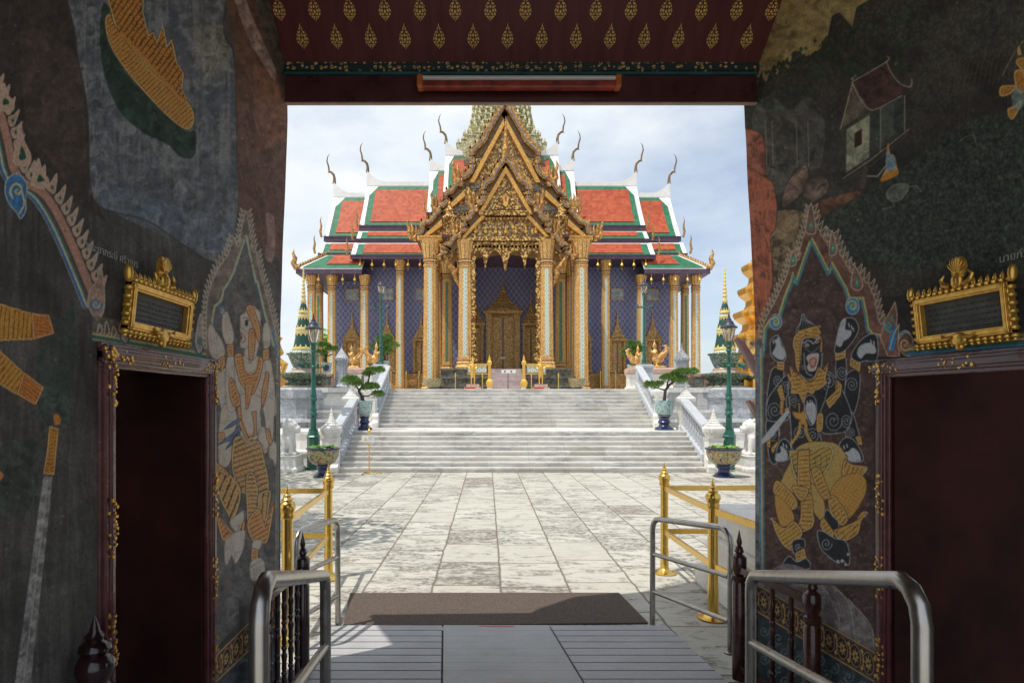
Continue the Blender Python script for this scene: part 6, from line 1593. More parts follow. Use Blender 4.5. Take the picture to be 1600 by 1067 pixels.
# ---------------- left wall
def paint_left():
    S = Sheet(-140, -70, 470, 1140, 1.7, 11)
    S.a[:] = np.asarray((58, 56, 53), np.float32)*(1+(S.n1-.5)*.6+(S.nv-.5)*.45)[..., None]
    S.soft([(-140, -70), (120, -70), (140, 130), (140, 300), (165, 345), (0, 250), (-140, 200)], (52, 44, 39), .9, .3)
    S.soft([(30, 50), (70, 45), (130, 100), (135, 250), (100, 280), (40, 200)], (72, 60, 50), .5, .45)
    rock = cr([(118, -70), (335, -70), (350, 50), (366, 90), (370, 230), (372, 330), (358, 402), (330, 408), (290, 385), (230, 345), (160, 325), (141, 290), (138, 190), (130, 130), (118, 60)])
    S.poly(rock, (74, 76, 78), 1, .4)
    r = S.mask(rock); sl, m, X, Y = r
    S.put(sl, m*np.clip((S.nv[sl]-.45)*3, 0, .6), (98, 98, 96)); S.put(sl, m*np.clip((S.nd[sl]-.5)*4, 0, .55), (58, 62, 70))
    S.soft([(150, 280), (300, 330), (370, 340), (360, 400), (290, 385), (160, 325)], (74, 82, 92), .6, .5)
    S.soft([(300, 40), (350, 40), (360, 110), (320, 120)], (104, 100, 80), .5, .45)
    S.line(rock+[rock[0]], 2, (48, 42, 40), .7)
    S.soft([(340, -70), (470, -70), (470, 420), (390, 380), (372, 330), (368, 90)], (78, 56, 46), .95, .25)
    S.soft([(395, 100), (450, 120), (450, 220), (400, 240)], (104, 68, 50), .6, .4)
    S.poly(cr([(415, 335), (428, 340), (430, 385), (425, 410), (414, 400), (418, 370)]), (112, 88, 80), .8)
    S.poly([(358, -30), (372, -30), (400, 40), (432, 110), (430, 130), (395, 75), (372, 20)], (122, 104, 96), .8, .4)
    S.poly([(390, -30), (410, -30), (440, 70), (446, 160), (425, 90)], (62, 66, 56), .8, .4)
    for i in range(500):
        x, y = 120+S.r.random()*250, -60+S.r.random()*460; a = 1.2+S.r.random()*.5; L = 6+S.r.random()*16; c = 56+S.r.random()*50
        if S.mask([(x-1, y-1), (x+1, y-1), (x, y+1)]) is not None and 125+max(0, y)*.03 < x < 362: S.line([(x, y), (x+math.cos(a)*L, y+math.sin(a)*L)], .8+S.r.random(), (c, c+2, c+5), .3)
    for i in range(400):
        x, y = 372+S.r.random()*70, S.r.random()*420; L = 8+S.r.random()*20; c = 50+S.r.random()*56; S.line([(x, y), (x+6, y+L)], .8+S.r.random(), (c*1.2, c*.85, c*.72), .3)
    # boat
    S.poly(cr([(160, 8), (172, 18), (168, 60), (200, 118), (250, 170), (290, 205), (305, 205), (306, 235), (298, 248), (280, 244), (262, 226), (225, 208), (190, 178), (166, 128), (156, 70)]), (34, 50, 42), 1, .5)
    for i in range(6): S.line(cr([(162+i*2, 30), (176+i*3, 95-i*2), (215+i*3, 160-i*3), (262+i*3, 205-i*3), (296+i, 232-i*4)], False), 1, (52, 74, 58), .6)
    S.gold([(168, 0), (172, -40), (225, -60), (222, 20), (230, 55), (240, 50), (247, 68), (256, 40), (262, 75), (270, 64), (277, 98), (288, 116), (285, 140), (298, 168), (260, 135), (215, 90), (182, 48)], 35, 6, (190, 126, 52), (54, 34, 18), 1)
    S.gold(cr([(164, 34), (172, 22), (183, 46), (218, 92), (262, 135), (292, 158), (303, 178), (302, 196), (291, 203), (268, 188), (235, 155), (200, 115), (172, 72)]), 48, 4.5, (226, 166, 78), (70, 44, 22), 1.4)
    for i in range(26):
        k = i/25; x = 186+k*95; y = 55+k*105; S.poly([(x, y), (x+3, y-8-6*S.r.random()), (x+6, y+2)], (200, 140, 60), 1, .2, (70, 44, 24), .6)
    # gilded sleeves, hand, sceptre and sword of the figure at the wall's near end
    S.soft([(55, 560), (115, 470), (120, 560), (100, 660), (60, 640)], (40, 54, 46), .5, .4); S.poly(cr([(52, 610), (75, 604), (105, 625), (108, 655), (92, 672), (70, 662), (60, 640)]), (50, 60, 54), .9, .5, (66, 74, 66), .8)
    S.poly(cr([(0, 700), (60, 690), (75, 730), (60, 790), (0, 800)]), (48, 58, 50), .5, .5)
    for P_, A_ in ((((-80, 455), (0, 474), (49, 489), (77, 492), (85, 521), (52, 531), (0, 533), (-80, 540)), 5), (((-80, 500), (0, 547), (37, 581), (69, 605), (56, 633), (24, 616), (0, 601), (-80, 560)), 38)):
        S.gold(P_, A_, 5.5, (226, 166, 66), (74, 46, 20), 1.6)
    S.gold([(49, 489), (77, 492), (85, 521), (52, 531)], 95, 4, (190, 120, 52), (92, 46, 22), 1.5); S.gold([(37, 581), (69, 605), (56, 633), (26, 616)], 128, 4, (190, 120, 52), (92, 46, 22), 1.5)
    S.gold([(77, 665), (92, 669), (89, 700), (85, 742), (67, 741), (73, 705)], 92, 4.5, (196, 134, 48), (80, 48, 22), 1.2)
    S.poly(cr([(84, 648), (92, 648), (95, 660), (86, 664)]), (190, 124, 50), 1, .2, (70, 40, 20), .8); S.poly([(0, 735), (6, 742), (0, 752)], (190, 120, 60))
    S.poly([(68, 744), (82, 744), (78, 790), (48, 1067), (42, 1140), (10, 1140), (23, 1067), (64, 770)], (98, 95, 92), .9, .35); S.line([(75, 750), (35, 1080)], 1, (120, 117, 112)); S.line([(66, 750), (24, 1060)], 1, (62, 60, 58))
    # flamed arch of the near niche
    inner = cr([(-30, 130), (-5, 178), (8, 225), (16, 262), (30, 285), (52, 296), (70, 312), (90, 345), (110, 388), (130, 436), (146, 476)], False)
    for off, col, w_ in ((0, (70, 56, 50), 26), (5, (124, 92, 78), 12), (-8, (44, 90, 84), 3), (-11, CREAM, 3), (-14.5, (40, 78, 112), 4), (-17.5, (110, 108, 104), 1.2)):
        S.line([(x+off*.9, y-off*.35) for x, y in inner], w_, col)
    outer = [(x+13, y-8) for x, y in inner]
    flame_row(S, outer, 20, 13, 1, (128, 106, 90), (170, 150, 134), (26, 66, 56), 19)
    for (x, y, h) in ((34, 255, 62), (62, 290, 42), (8, 170, 40)):
        S.poly(cr([(x-12, y), (x-8, y-h*.5), (x-2, y-h), (x+4, y-h*.55), (x+14, y-h*.2), (x+10, y+4)]), (140, 116, 98), 1, .2, (176, 156, 140), 1); S.poly(cr([(x-4, y-6), (x, y-h*.42), (x+7, y-8)]), (24, 62, 50))
    S.poly(cr([(10, 283), (22, 272), (34, 276), (42, 290), (40, 312), (40, 330), (32, 342), (26, 332), (14, 318), (8, 300)]), (44, 84, 116), 1, .2, (150, 150, 148), 1.1); S.spiral(27, 298, 12, CREAM, 3, 1.4, 2.2); S.spiral(27, 298, 7, (44, 84, 84), 1.6, 1.2, 2.2); S.line(cr([(34, 300), (38, 318), (30, 334)], False), 2.4, CREAM)
    S.poly(cr([(138, 478), (140, 455), (150, 440), (158, 420), (163, 455), (162, 485), (152, 500)]), (116, 96, 84), 1, .2, (160, 144, 128), 1); S.spiral(150, 475, 10, BLUE, 2.4, 1.6); S.spiral(150, 475, 6, CREAM, 1.6, 1.2)
    # lintel border above the doorway
    def q(u, v): return (145+190*u, 500+(v*32)+34*u)
    S.poly([q(0, -.2), q(1.0, -.35), q(1.0, 1.0), q(0, 1.0)], (80, 76, 68), .8, .4)
    for v, col, w_ in ((.55, (96, 74, 52), 3), (.68, (122, 112, 84), 3.4), (.80, (44, 78, 58), 5), (.93, (110, 104, 92), 2.6)): S.line([q(0, v), q(1.0, v)], w_, col)
    for i in range(5):
        x, y = 152+11*i, 520+2*i; S.line(cr([(x, y), (x+3, y-14-i % 2*6), (x+8, y-4), (x+4, y+2)], False), 1.4, (150, 132, 116))
    for (x, y) in ((190, 520), (306, 536)):
        S.poly(cr([(x, y), (x+3, y-30), (x+8, y-46), (x+12, y-28), (x+15, y), (x+8, y+16)]), (98, 88, 84), 1, .2, (150, 140, 128), 1); S.spiral(x+8, y-4, 6, (42, 78, 70), 2, 1.5)
        S.line(cr([(x-4, y), (x+2, y+16), (x+10, y+14), (x+13, y+2)], False), 3, (46, 70, 84))
    # flamed arch of the far niche and its panel
    ol = cr([(323, 545), (322, 500), (326, 458), (340, 422), (356, 398), (366, 371), (372, 385), (379, 350), (384.5, 326)], False)
    orr = cr([(384.5, 326), (389, 352), (396, 392), (400, 392), (405, 420), (418, 468), (430, 518), (436, 562)], False)
    S.poly(ol+orr+[(436, 600), (323, 600)], (86, 78, 70), 1, .3)
    flame_row(S, ol[::-1], 9, 6, -1, (96, 86, 76), (140, 128, 112), (60, 74, 62), 8); flame_row(S, orr, 9, 5, 1, (96, 86, 76), (136, 124, 110), (60, 74, 62), 8)
    il = [(334, 520), (332, 500), (336, 478), (346, 470), (350, 452), (358, 440), (366, 424), (369, 414), (384.5, 369)]; ir = [(384.5, 369), (400, 442), (403, 452), (402, 440), (414, 492), (421, 512), (427, 540)]
    S.poly(il+ir+[(433, 905), (338, 1012), (338, 560)], (72, 69, 66), 1, .3)
    r = S.mask(il+ir+[(433, 905), (338, 1012), (338, 560)]); sl, m, X, Y = r; S.put(sl, m*np.clip((S.nv[sl]-.5)*3, 0, .5), (84, 80, 75))
    for pth in (il, ir): S.line(pth, 3.4, (126, 120, 92)); S.line([(x+(1.6 if pth is il else -1.6), y+2) for x, y in pth], 1.8, (44, 80, 92))
    S.spiral(347, 487, 7, (52, 88, 116), 2, 1.3, 4); S.spiral(347, 487, 4, CREAM, 1, 1, 4); S.line(cr([(425, 515), (430, 540), (434, 560), (436, 575)], False), 3, (60, 90, 104))
    S.line([(436, 560), (434, 905)], 3, (84, 88, 84)); S.line([(433, 560), (431, 905)], 1, (130, 120, 90))
    # white figure: k3/k4 turn tracing coordinates into sheet coordinates
    k3 = lambda P_: [(320+x/3.44, 330+y/3.44) for x, y in P_]; k4 = lambda P_: [(320+x/3.56, 620+y/3.56) for x, y in P_]
    SK, LN = (134, 126, 114), (84, 78, 70); GD = dict(c=(240, 186, 112), dk=(84, 40, 26), ow=1.5)
    def skin(P_): S.poly(cr(P_), SK, 1, .22, LN, .9)
    skin(k3([(50, 860), (85, 840), (130, 870), (140, 1000), (150, 1100), (150, 1200), (100, 1220), (90, 1080)])); skin(k4([(95, 60), (150, 40), (180, 120), (165, 200), (150, 330), (120, 390), (80, 370), (75, 250)]))
    skin(k3([(125, 770), (155, 780), (160, 900), (165, 1060), (120, 1060), (110, 900)])); skin(k3([(310, 790), (345, 780), (365, 860), (380, 1000), (378, 1100), (320, 1100), (300, 950)])); skin(k4([(315, 0), (385, 20), (385, 120), (375, 260), (345, 260), (335, 120)]))
    skin(k3([(160, 820), (200, 780), (290, 780), (325, 830), (315, 980), (300, 1080), (295, 1200), (190, 1200), (170, 1000)])); skin(k4([(195, 0), (310, 0), (305, 100), (290, 230), (240, 260), (195, 230)]))
    skin(k3([(20, 625), (40, 610), (62, 650), (95, 700), (108, 770), (70, 800), (30, 770), (18, 700)])); skin(k3([(95, 560), (112, 540), (125, 545), (140, 600), (155, 650), (150, 710), (120, 715), (95, 660)])); skin(k3([(315, 620), (335, 595), (352, 640), (350, 720), (325, 745), (312, 700)]))
    skin(k4([(305, 180), (330, 170), (355, 220), (348, 300), (325, 310), (300, 250)])); skin(k4([(360, 260), (390, 250), (402, 300), (392, 390), (380, 350), (358, 330)]))
    for a in (0, 5, 10): S.line(k3([(25+a*3, 640), (40+a*3, 720)]), .7, LN); S.line(k3([(105+a*2, 570), (115+a*2, 640)]), .7, LN)
    skin(k3([(190, 590), (192, 560), (215, 545), (225, 512), (250, 503), (275, 520), (298, 550), (300, 620), (290, 720), (270, 790), (240, 800), (212, 770), (215, 740), (195, 735), (190, 700), (202, 680), (190, 650)]))
    S.gold(cr(k3([(222, 520), (250, 505), (275, 560), (298, 640), (296, 700), (282, 690), (262, 620), (238, 565)])), 60, 3.5, **GD); S.gold(cr(k3([(240, 640), (262, 640), (270, 700), (258, 790), (240, 790), (236, 720)])), 90, 3.5, **GD)
    S.poly(cr(k3([(216, 590), (230, 585), (232, 612), (220, 618)])), (40, 38, 36)); S.line(k3([(193, 652), (212, 668), (220, 690), (205, 705), (195, 700)]), 1.5, (120, 60, 50)); S.line(cr(k3([(195, 625), (215, 640), (235, 660)]), False), .9, LN)
    S.line(cr(k3([(205, 575), (225, 572), (238, 590)]), False), 1.1, (70, 64, 58)); S.line(cr(k3([(195, 735), (225, 735), (240, 700)]), False), .9, LN)
    S.gold(cr(k3([(160, 780), (200, 770), (212, 850), (245, 880), (280, 850), (290, 785), (312, 800), (300, 880), (272, 960), (240, 990), (212, 950), (185, 905)])), 75, 4, **GD); S.gold(k3([(218, 930), (262, 930), (232, 1060), (222, 1060)]), 0, 3.5, **GD)
    S.gold(cr(k3([(135, 905), (150, 905), (188, 1000), (185, 1045), (150, 1040), (132, 960)])), 40, 4, **GD); S.gold(cr(k3([(310, 960), (330, 870), (343, 880), (335, 960), (312, 1050), (305, 1010)])), 110, 4, **GD)
    S.gold(k3([(70, 800), (108, 775), (110, 830), (82, 862)]), 60, 3.5, **GD); S.gold(k3([(118, 720), (155, 715), (155, 775), (122, 782)]), 90, 3.5, **GD); S.gold(k3([(312, 745), (345, 738), (345, 795), (312, 800)]), 90, 3.5, **GD)
    S.gold(k4([(180, 60), (200, 50), (205, 130), (240, 220), (265, 215), (262, 240), (235, 245), (195, 160)]), 60, 4, **GD); S.gold(k4([(262, 85), (285, 80), (285, 130), (290, 210), (270, 220), (275, 150)]), 90, 4, **GD)
    for (a, b_, c) in (((105, 180), (190, 115), (198, 130)), ((65, 270), (195, 155), (200, 185)), ((115, 292), (195, 195), (198, 215))): S.poly(k4([a, (150, (a[1]+b_[1])/2-6), b_, c, (150, (a[1]+c[1])/2+12)]), (66, 76, 96), 1, .2, (44, 50, 62), 1)
    S.gold(k4([(75, 200), (105, 195), (115, 230), (75, 240)]), 95, 4, **GD); S.gold(k4([(340, 180), (358, 180), (375, 250), (365, 270), (345, 230)]), 95, 4, **GD)
    G2 = dict(c=(222, 174, 108), dk=(56, 40, 30), ow=1.5)
    S.gold(cr(k4([(160, 240), (200, 220), (235, 260), (275, 240), (310, 260), (330, 340), (350, 430), (355, 520), (300, 560), (240, 540), (190, 520), (150, 400)])), 70, 6, **G2)
    for i in range(9): x = 165+i*20; S.line(cr(k4([(x, 260), (x+10*(i % 3-1), 380), (x+6, 500)]), False), 1, (84, 84, 62)); S.line(k4([(160, 280+i*26), (200, 300+i*26), (245, 282+i*26), (300, 302+i*26), (345, 290+i*26)]), .9, (120, 60, 40))
    S.gold(cr(k4([(62, 370), (100, 400), (150, 440), (195, 500), (200, 560), (175, 650), (140, 715), (130, 660), (90, 580), (60, 480)])), 22, 8, **G2); S.gold(cr(k4([(230, 440), (275, 430), (300, 560), (290, 700), (270, 780), (240, 760), (232, 600)])), 88, 5, **G2)
    S.gold(cr(k4([(300, 540), (365, 520), (360, 600), (340, 690), (300, 640)])), 5, 6, **G2); S.gold(cr(k4([(235, 700), (300, 620), (335, 720), (345, 690), (385, 590), (380, 640), (350, 800), (310, 810), (290, 800), (262, 795)])), 60, 5, **GD)
    S.poly(cr(k4([(140, 700), (200, 640), (215, 640), (215, 720), (190, 760)])), SK, 1, .2, LN, .8)
    S.gold(cr(k4([(65, 660), (85, 670), (130, 740), (180, 770), (215, 690), (222, 720), (195, 790), (160, 790), (105, 800), (85, 760)])), 40, 5, **GD); S.gold(cr(k4([(60, 360), (85, 380), (130, 420), (125, 440), (80, 410)])), 30, 4, **GD)
    skin(k4([(120, 790), (215, 740), (222, 800), (205, 870), (170, 925), (150, 880), (125, 930), (110, 900)]));
    for a in (130, 150, 170): S.line(k4([(a, 860), (a-6, 915)]), .8, LN)
    skin(k4([(270, 800), (320, 800), (300, 850), (265, 850)])); S.gold(k4([(260, 840), (298, 850), (295, 905), (270, 925), (256, 900)]), 90, 4, **GD); skin(k4([(252, 925), (295, 895), (330, 915), (330, 980), (280, 1022), (255, 1005)]))
    for a in (268, 284, 300): S.line(k4([(a, 930), (a+8, 990)]), .7, LN)
    S.line(cr([(370, 905), (400, 880), (425, 872), (438, 890)], False), 1.2, (84, 84, 80)); S.soft(cr([(345, 960), (380, 900), (430, 880), (435, 930), (380, 990)]), (84, 82, 78), .4, .4)
    # border band and dado
    S.poly([(330, 1062), (440, 950), (440, 1140), (330, 1140)], (56, 60, 62), 1, .4); S.line([(330, 1072), (440, 966)], 1.2, (110, 104, 90))
    band(S, (330, 1030), (440, 922), (330, 1073), (440, 968), 7)
    S.spiral(384, 1040, 8, (40, 42, 46), 2, 2)
    return S

# ---------------- right wall
def paint_right():
    S = Sheet(1140, -70, 1760, 1140, 1.7, 23)
    S.a[:] = np.asarray((50, 46, 43), np.float32)*(1+(S.n1-.5)*.6+(S.nd-.5)*.4)[..., None]
    full = [(1140, -70), (1760, -70), (1760, 1140), (1140, 1140)]
    # forest and hill
    r = S.mask([(1140, -70), (1760, -70), (1760, 470), (1140, 470)]); sl, m, X, Y = r
    S.put(sl, m*np.clip((S.sp[sl]-.50)*6, 0, .55)*np.clip((S.n1[sl]-.35)*3, 0, 1), (62, 72, 60))
    r = S.mask(cr([(1270, 350), (1300, 330), (1400, 270), (1500, 195), (1600, 170), (1760, 150), (1760, 440), (1600, 430), (1500, 420), (1400, 420), (1330, 400)])); sl, m, X, Y = r
    S.put(sl, m*.85, np.asarray((45, 52, 46))[None, None]*(1+(S.sp[sl]-.5)*.8+(S.n2[sl]-.5)*.3)[..., None])
    S.soft([(1290, 470), (1760, 440), (1760, 560), (1380, 580), (1380, 480)], (42, 40, 38), .9, .3)
    S.poly([(1140, -70), (1385, -70), (1372, -20), (1358, 0), (1338, 12), (1332, 42), (1312, 20), (1300, 25), (1292, 62), (1280, 78), (1268, 84), (1262, 92), (1250, 80), (1240, 80), (1232, 108), (1220, 100), (1215, 118), (1205, 110), (1195, 135), (1190, 112), (1182, 135), (1170, 140), (1140, 160)], (112, 97, 64), 1, .3)
    r = S.mask([(1140, -70), (1240, -70), (1190, 60), (1165, 170), (1140, 170)]); sl, m, X, Y = r; S.put(sl, m*np.clip(1-(X-1150-(100-Y)*.25)/38, 0, .85), (40, 56, 52))
    for i in range(420):
        x = 1170+S.r.random()*260; yb_ = 60+max(0, (1290-x))*.62-max(0, x-1290)*.25; y = yb_+S.r.random()*90-6; q = 1.5+S.r.random()*3
        S.poly([(x-q, y), (x, y-q*1.4), (x+q, y), (x, y+q)], (34+S.r.random()*18, 42+S.r.random()*20, 36+S.r.random()*10), .9)
    S.soft(cr([(1176, 180), (1200, 150), (1236, 172), (1262, 150), (1288, 190), (1280, 262), (1244, 262), (1222, 300), (1192, 290), (1180, 240)]), (84, 82, 78), .5, .5)
    for x in (1196, 1206, 1244, 1262): S.line([(x, 190), (x+2, 260)], 1.6, (110, 106, 100), .6)
    for P_, c in (([(1222, 322), (1228, 290), (1250, 262), (1262, 262), (1260, 292), (1235, 318)], (92, 74, 66)), ([(1255, 312), (1258, 290), (1275, 276), (1292, 280), (1293, 300), (1268, 318)], (86, 74, 66)), ([(1266, 320), (1330, 300), (1345, 305), (1280, 338)], (84, 58, 44))):
        S.poly(cr(P_), c, .95, .5, (54, 46, 42), 1)
    S.soft(cr([(1203, 345), (1232, 328), (1262, 340), (1256, 390), (1246, 440), (1226, 470), (1205, 440)]), (112, 94, 70), .9, .42)
    r = S.mask(cr([(1204, 372), (1230, 380), (1256, 372), (1248, 420), (1232, 468), (1206, 450)])); sl, m, X, Y = r; S.put(sl, m*(S.sp[sl] > .52)*.6, (40, 32, 26))
    for P_, c in (([(1150, 205), (1190, 210), (1196, 245), (1193, 285), (1178, 295), (1150, 270)], (118, 72, 58)), ([(1150, 285), (1200, 280), (1213, 310), (1212, 355), (1203, 372), (1208, 420), (1204, 470), (1190, 520), (1150, 540)], (140, 80, 60)), ([(1150, 360), (1185, 355), (1206, 410), (1204, 460), (1185, 500), (1150, 520)], (126, 70, 52))):
        S.poly(cr(P_), c, 1, .5, (66, 42, 34), 1.3)
    for i in range(60): x = 1170+S.r.random()*34; y = 215+S.r.random()*290; S.line([(x, y), (x+S.r.random()*4-1, y+14+S.r.random()*26)], 1+S.r.random(), ((172, 118, 92) if i % 2 else (84, 48, 38)), .35)
    for i in range(16): x = 1176+S.r.random()*28; y = 300+S.r.random()*180; S.line([(x, y), (x+3, y+40)], 1.2, (160, 104, 80), .35)
    for i in range(900):
        x, y = 1180+S.r.random()*560, S.r.random()*460; c = 30+S.r.random()*44; a = S.r.random()*6.28; q = 2+S.r.random()*5; S.line([(x, y), (x+math.cos(a)*q, y-abs(math.sin(a))*q)], 1+S.r.random(), (c*.9, c*1.05, c*.88), .45)
    for (x0_, y0_) in ((1300, 120), (1450, 60), (1480, 110), (1430, 180), (1540, 150)):
        for i in range(9): S.line([(x0_+i*5, y0_), (x0_+i*5+S.r.random()*6-3, y0_+40+S.r.random()*50)], 1.3, (70, 62, 52), .4)
    for i in range(14): x = 1480+i*8; S.line(cr([(x, 150-i*2), (x+10, 110-i*3), (x+24, 90-i*2)], False), 1.4, (78, 62, 48), .5)
    # house
    h = lambda P_: [(1150+x/2.667, y/2.667) for x, y in P_]
    S.poly(h([(560, 480), (700, 395), (705, 545), (560, 650)]), (52, 56, 52), 1, .3); S.poly(h([(600, 445), (660, 430), (660, 560), (605, 600)]), (62, 68, 62))
    S.poly(h([(460, 540), (558, 478), (556, 655), (458, 722)]), (104, 106, 88), 1, .35, (70, 70, 62), 1); S.poly(h([(492, 556), (526, 534), (526, 602), (492, 622)]), (52, 30, 28), 1, .2, (120, 116, 96), 1)
    S.poly(h([(485, 345), (435, 540), (556, 455)]), (80, 72, 62), 1, .3); S.poly(h([(485, 340), (628, 258), (686, 355), (730, 362), (600, 452), (556, 458)]), (60, 42, 38), 1, .4)
    for P_ in ([(480, 330), (485, 345), (435, 540)], [(485, 345), (510, 400), (556, 458), (600, 450)], [(485, 342), (628, 258), (630, 235)], [(628, 262), (650, 310), (688, 352), (728, 362), (732, 330)], [(600, 450), (690, 400)]): S.line(cr(h(P_), False), 1.4, (120, 110, 98))
    for x in (602, 703): S.line(h([(x, 450 if x < 650 else 400), (x, 635 if x < 650 else 545)]), 1.6, (104, 100, 90))
    S.line(h([(445, 745), (560, 668), (720, 540)]), 1.8, (96, 92, 82)); S.line(h([(450, 755), (565, 690), (715, 560)]), 1.2, (70, 66, 60))
    # seated figure, hermit and deer
    S.poly(cr(h([(600, 755), (625, 700), (635, 650), (660, 650), (672, 700), (676, 722), (640, 740)])), (150, 130, 84), 1, .3, (70, 50, 30), .8)
    S.poly(cr(h([(624, 660), (640, 650), (660, 655), (665, 700), (630, 712)])), (84, 100, 108)); S.poly(h([(626, 650), (634, 592), (642, 650)]), (196, 134, 50)); S.poly(cr(h([(626, 636), (642, 634), (642, 655), (628, 655)])), (92, 104, 104)); S.poly(cr(h([(602, 752), (640, 715), (676, 712), (670, 732), (620, 755)])), (190, 128, 46), 1, .3, (80, 50, 20), .8)
    S.line(h([(626, 690), (590, 735), (545, 735)]), 1.6, (110, 118, 116)); S.poly(cr(h([(515, 780), (530, 700), (548, 700), (540, 775)])), (66, 60, 50)); S.poly(cr(h([(625, 815), (650, 775), (705, 765), (720, 785), (690, 830), (650, 840)])), (74, 80, 72), 1, .3, (96, 102, 92), .8); S.line(h([(715, 780), (750, 775), (775, 800)]), 1.6, (84, 90, 80)); S.line(h([(650, 835), (660, 862), (610, 872)]), 1.3, (88, 94, 84))
    # gilded archer at the near end
    S.line(cr(h([(1110, 315), (1150, 240), (1200, 170), (1260, 120)]), False), 1.1, (110, 98, 60))
    for P_ in ([(1165, 260), (1190, 240), (1215, 255), (1200, 300)], [(1100, 400), (1140, 395), (1170, 360), (1105, 360)], [(1130, 460), (1160, 440), (1185, 420), (1190, 440), (1150, 500)], [(1160, 300), (1200, 300), (1205, 380), (1170, 380)], [(1172, 225), (1178, 190), (1190, 230)]): S.gold(cr(h(P_)), 40, 3, (196, 132, 50), (90, 54, 24), .8)
    S.poly(cr(h([(1150, 380), (1190, 370), (1200, 440), (1160, 460)])), (84, 96, 92), .8)
    S.line(cr(h([(930, 590), (985, 560), (1000, 600)]), False), 1, (84, 88, 78))
    # flamed niche arch
    k6 = lambda P_: [(1180+x/3.81, 320+y/3.81) for x, y in P_]
    L_ = k6([(0, 850), (40, 840), (45, 720), (70, 660), (110, 590), (185, 430), (222, 300), (228, 275), (248, 330), (285, 200), (310, 110), (332, -5)]); R_ = k6([(332, -5), (355, 100), (400, 190), (435, 240), (458, 160), (480, 230), (510, 300), (570, 400), (592, 372), (620, 420), (680, 480), (712, 560), (735, 690), (770, 730)])
    S.poly(L_+R_+k6([(800, 900), (0, 900)]), (88, 62, 54), 1, .25)
    flame_row(S, L_[::-1], 9, 6.5, -1, (100, 78, 68), (150, 140, 122), (36, 84, 70), 8.5); flame_row(S, R_, 11, 7.5, 1, (92, 66, 58), (150, 140, 120), (36, 92, 78), 10)
    for P_ in (k6([(440, 290), (458, 155), (485, 270), (465, 300)]), k6([(570, 480), (594, 372), (640, 470), (615, 510)]), k6([(205, 360), (226, 270), (245, 350)]), k6([(300, 150), (332, -8), (362, 150), (335, 175)])):
        S.poly(cr(P_), (96, 70, 62), 1, .2, (156, 146, 126), 1); c = np.mean(P_, 0); S.poly(cr([(c[0]-3, c[1]+4), (c[0], c[1]-7), (c[0]+3, c[1]+4), (c[0], c[1]+8)]), (38, 104, 96)); S.poly([(c[0]-1, c[1]+3), (c[0], c[1]-2), (c[0]+1, c[1]+3)], (200, 170, 80))
    il = k6([(40, 900), (52, 820), (58, 740), (90, 690), (140, 690), (150, 640), (182, 540), (215, 460), (228, 412), (242, 470), (290, 330), (335, 205)]); ir = k6([(335, 205), (395, 320), (440, 410), (455, 350), (500, 430), (540, 500), (560, 560), (640, 560), (660, 660), (672, 740), (700, 775), (745, 780)])
    S.poly(il+ir+[(1366, 560), (1366, 1016), (1196, 920), (1192, 560)], (62, 47, 45), 1, .3)
    pnl = il+ir+[(1366, 560), (1366, 1016), (1196, 920), (1192, 560)]; r = S.mask(pnl); sl, m, X, Y = r; S.put(sl, m*np.clip((S.nd[sl]-.48)*3, 0, .5), (74, 56, 54)); S.put(sl, m*(S.sp[sl] > .74)*.4, (96, 84, 80))
    for pth, sg in ((il, 1), (ir, -1)):
        S.line(pth, 6.5, (66, 60, 48)); S.line([(x-sg*.8, y-1.5) for x, y in pth], 2.6, (158, 142, 92)); S.line([(x+sg*.6, y+1) for x, y in pth], 2.0, (62, 102, 74)); S.line([(x+sg*2.2, y+2.6) for x, y in pth], 1.8, (44, 98, 128))
    for (cx, cy, ph, rr_) in ((1212, 503, 3.6, 9), (1332, 478, 3.4, 10), (1185, 545, 0, 8), (1414, 530, 1, 10), (1390, 515, 2, 9)):
        S.poly([(cx+rr_*1.05*math.cos(t*.39), cy+rr_*1.35*math.sin(t*.39)) for t in range(16)], (44, 92, 128), 1, .2, (150, 150, 140), 1); S.spiral(cx, cy, rr_*.75, (160, 146, 96), 2.6, 1.5, ph, 1.25); S.spiral(cx, cy, rr_*.4, (52, 96, 84), 1.6, 1.2, ph)
    S.poly(k6([(745, 790), (775, 680), (800, 640), (832, 578), (845, 650), (842, 740), (856, 710), (850, 800), (860, 900), (790, 900)]), (96, 66, 56), 1, .2, (150, 140, 124), 1); S.spiral(1389, 510, 7, (50, 110, 120), 3, 1.5, 1); S.poly(k6([(790, 860), (800, 790), (835, 700), (840, 780), (825, 870)]), (40, 96, 140)); S.poly(cr(k6([(808, 680), (816, 650), (824, 680), (816, 700)])), (40, 110, 100)); S.line(k6([(800, 860), (822, 780), (845, 730)]), 1.2, (180, 170, 140))
    S.poly(cr(k6([(848, 830), (890, 760), (935, 790), (935, 880), (890, 895)])), (84, 60, 54), 1, .2, (140, 130, 112), 1); S.spiral(1414, 538, 9, (160, 140, 96), 2.4, 1.6, .5); S.spiral(1414, 538, 5, (120, 60, 50), 1.6, 1)
    # border above the doorway
    for v, col, w_ in ((0, (92, 80, 64), 6), (5, (128, 112, 78), 3.2), (9, (40, 78, 60), 3.6), (12.5, (42, 84, 120), 3.6), (16, (98, 90, 92), 2.2)): S.line([(1418, 541+v), (1640, 519+v*1.3)], w_, col)
    # strip along the outer edge
    S.poly([(1150, 530), (1192, 530), (1196, 925), (1150, 950)], (84, 82, 84), 1, .3); S.line([(1186, 545), (1189, 930)], 3, (60, 92, 110)); S.line([(1188.5, 545), (1191.5, 930)], 1.5, (160, 140, 86)); S.line([(1192, 545), (1195, 930)], 1.4, (46, 90, 88))
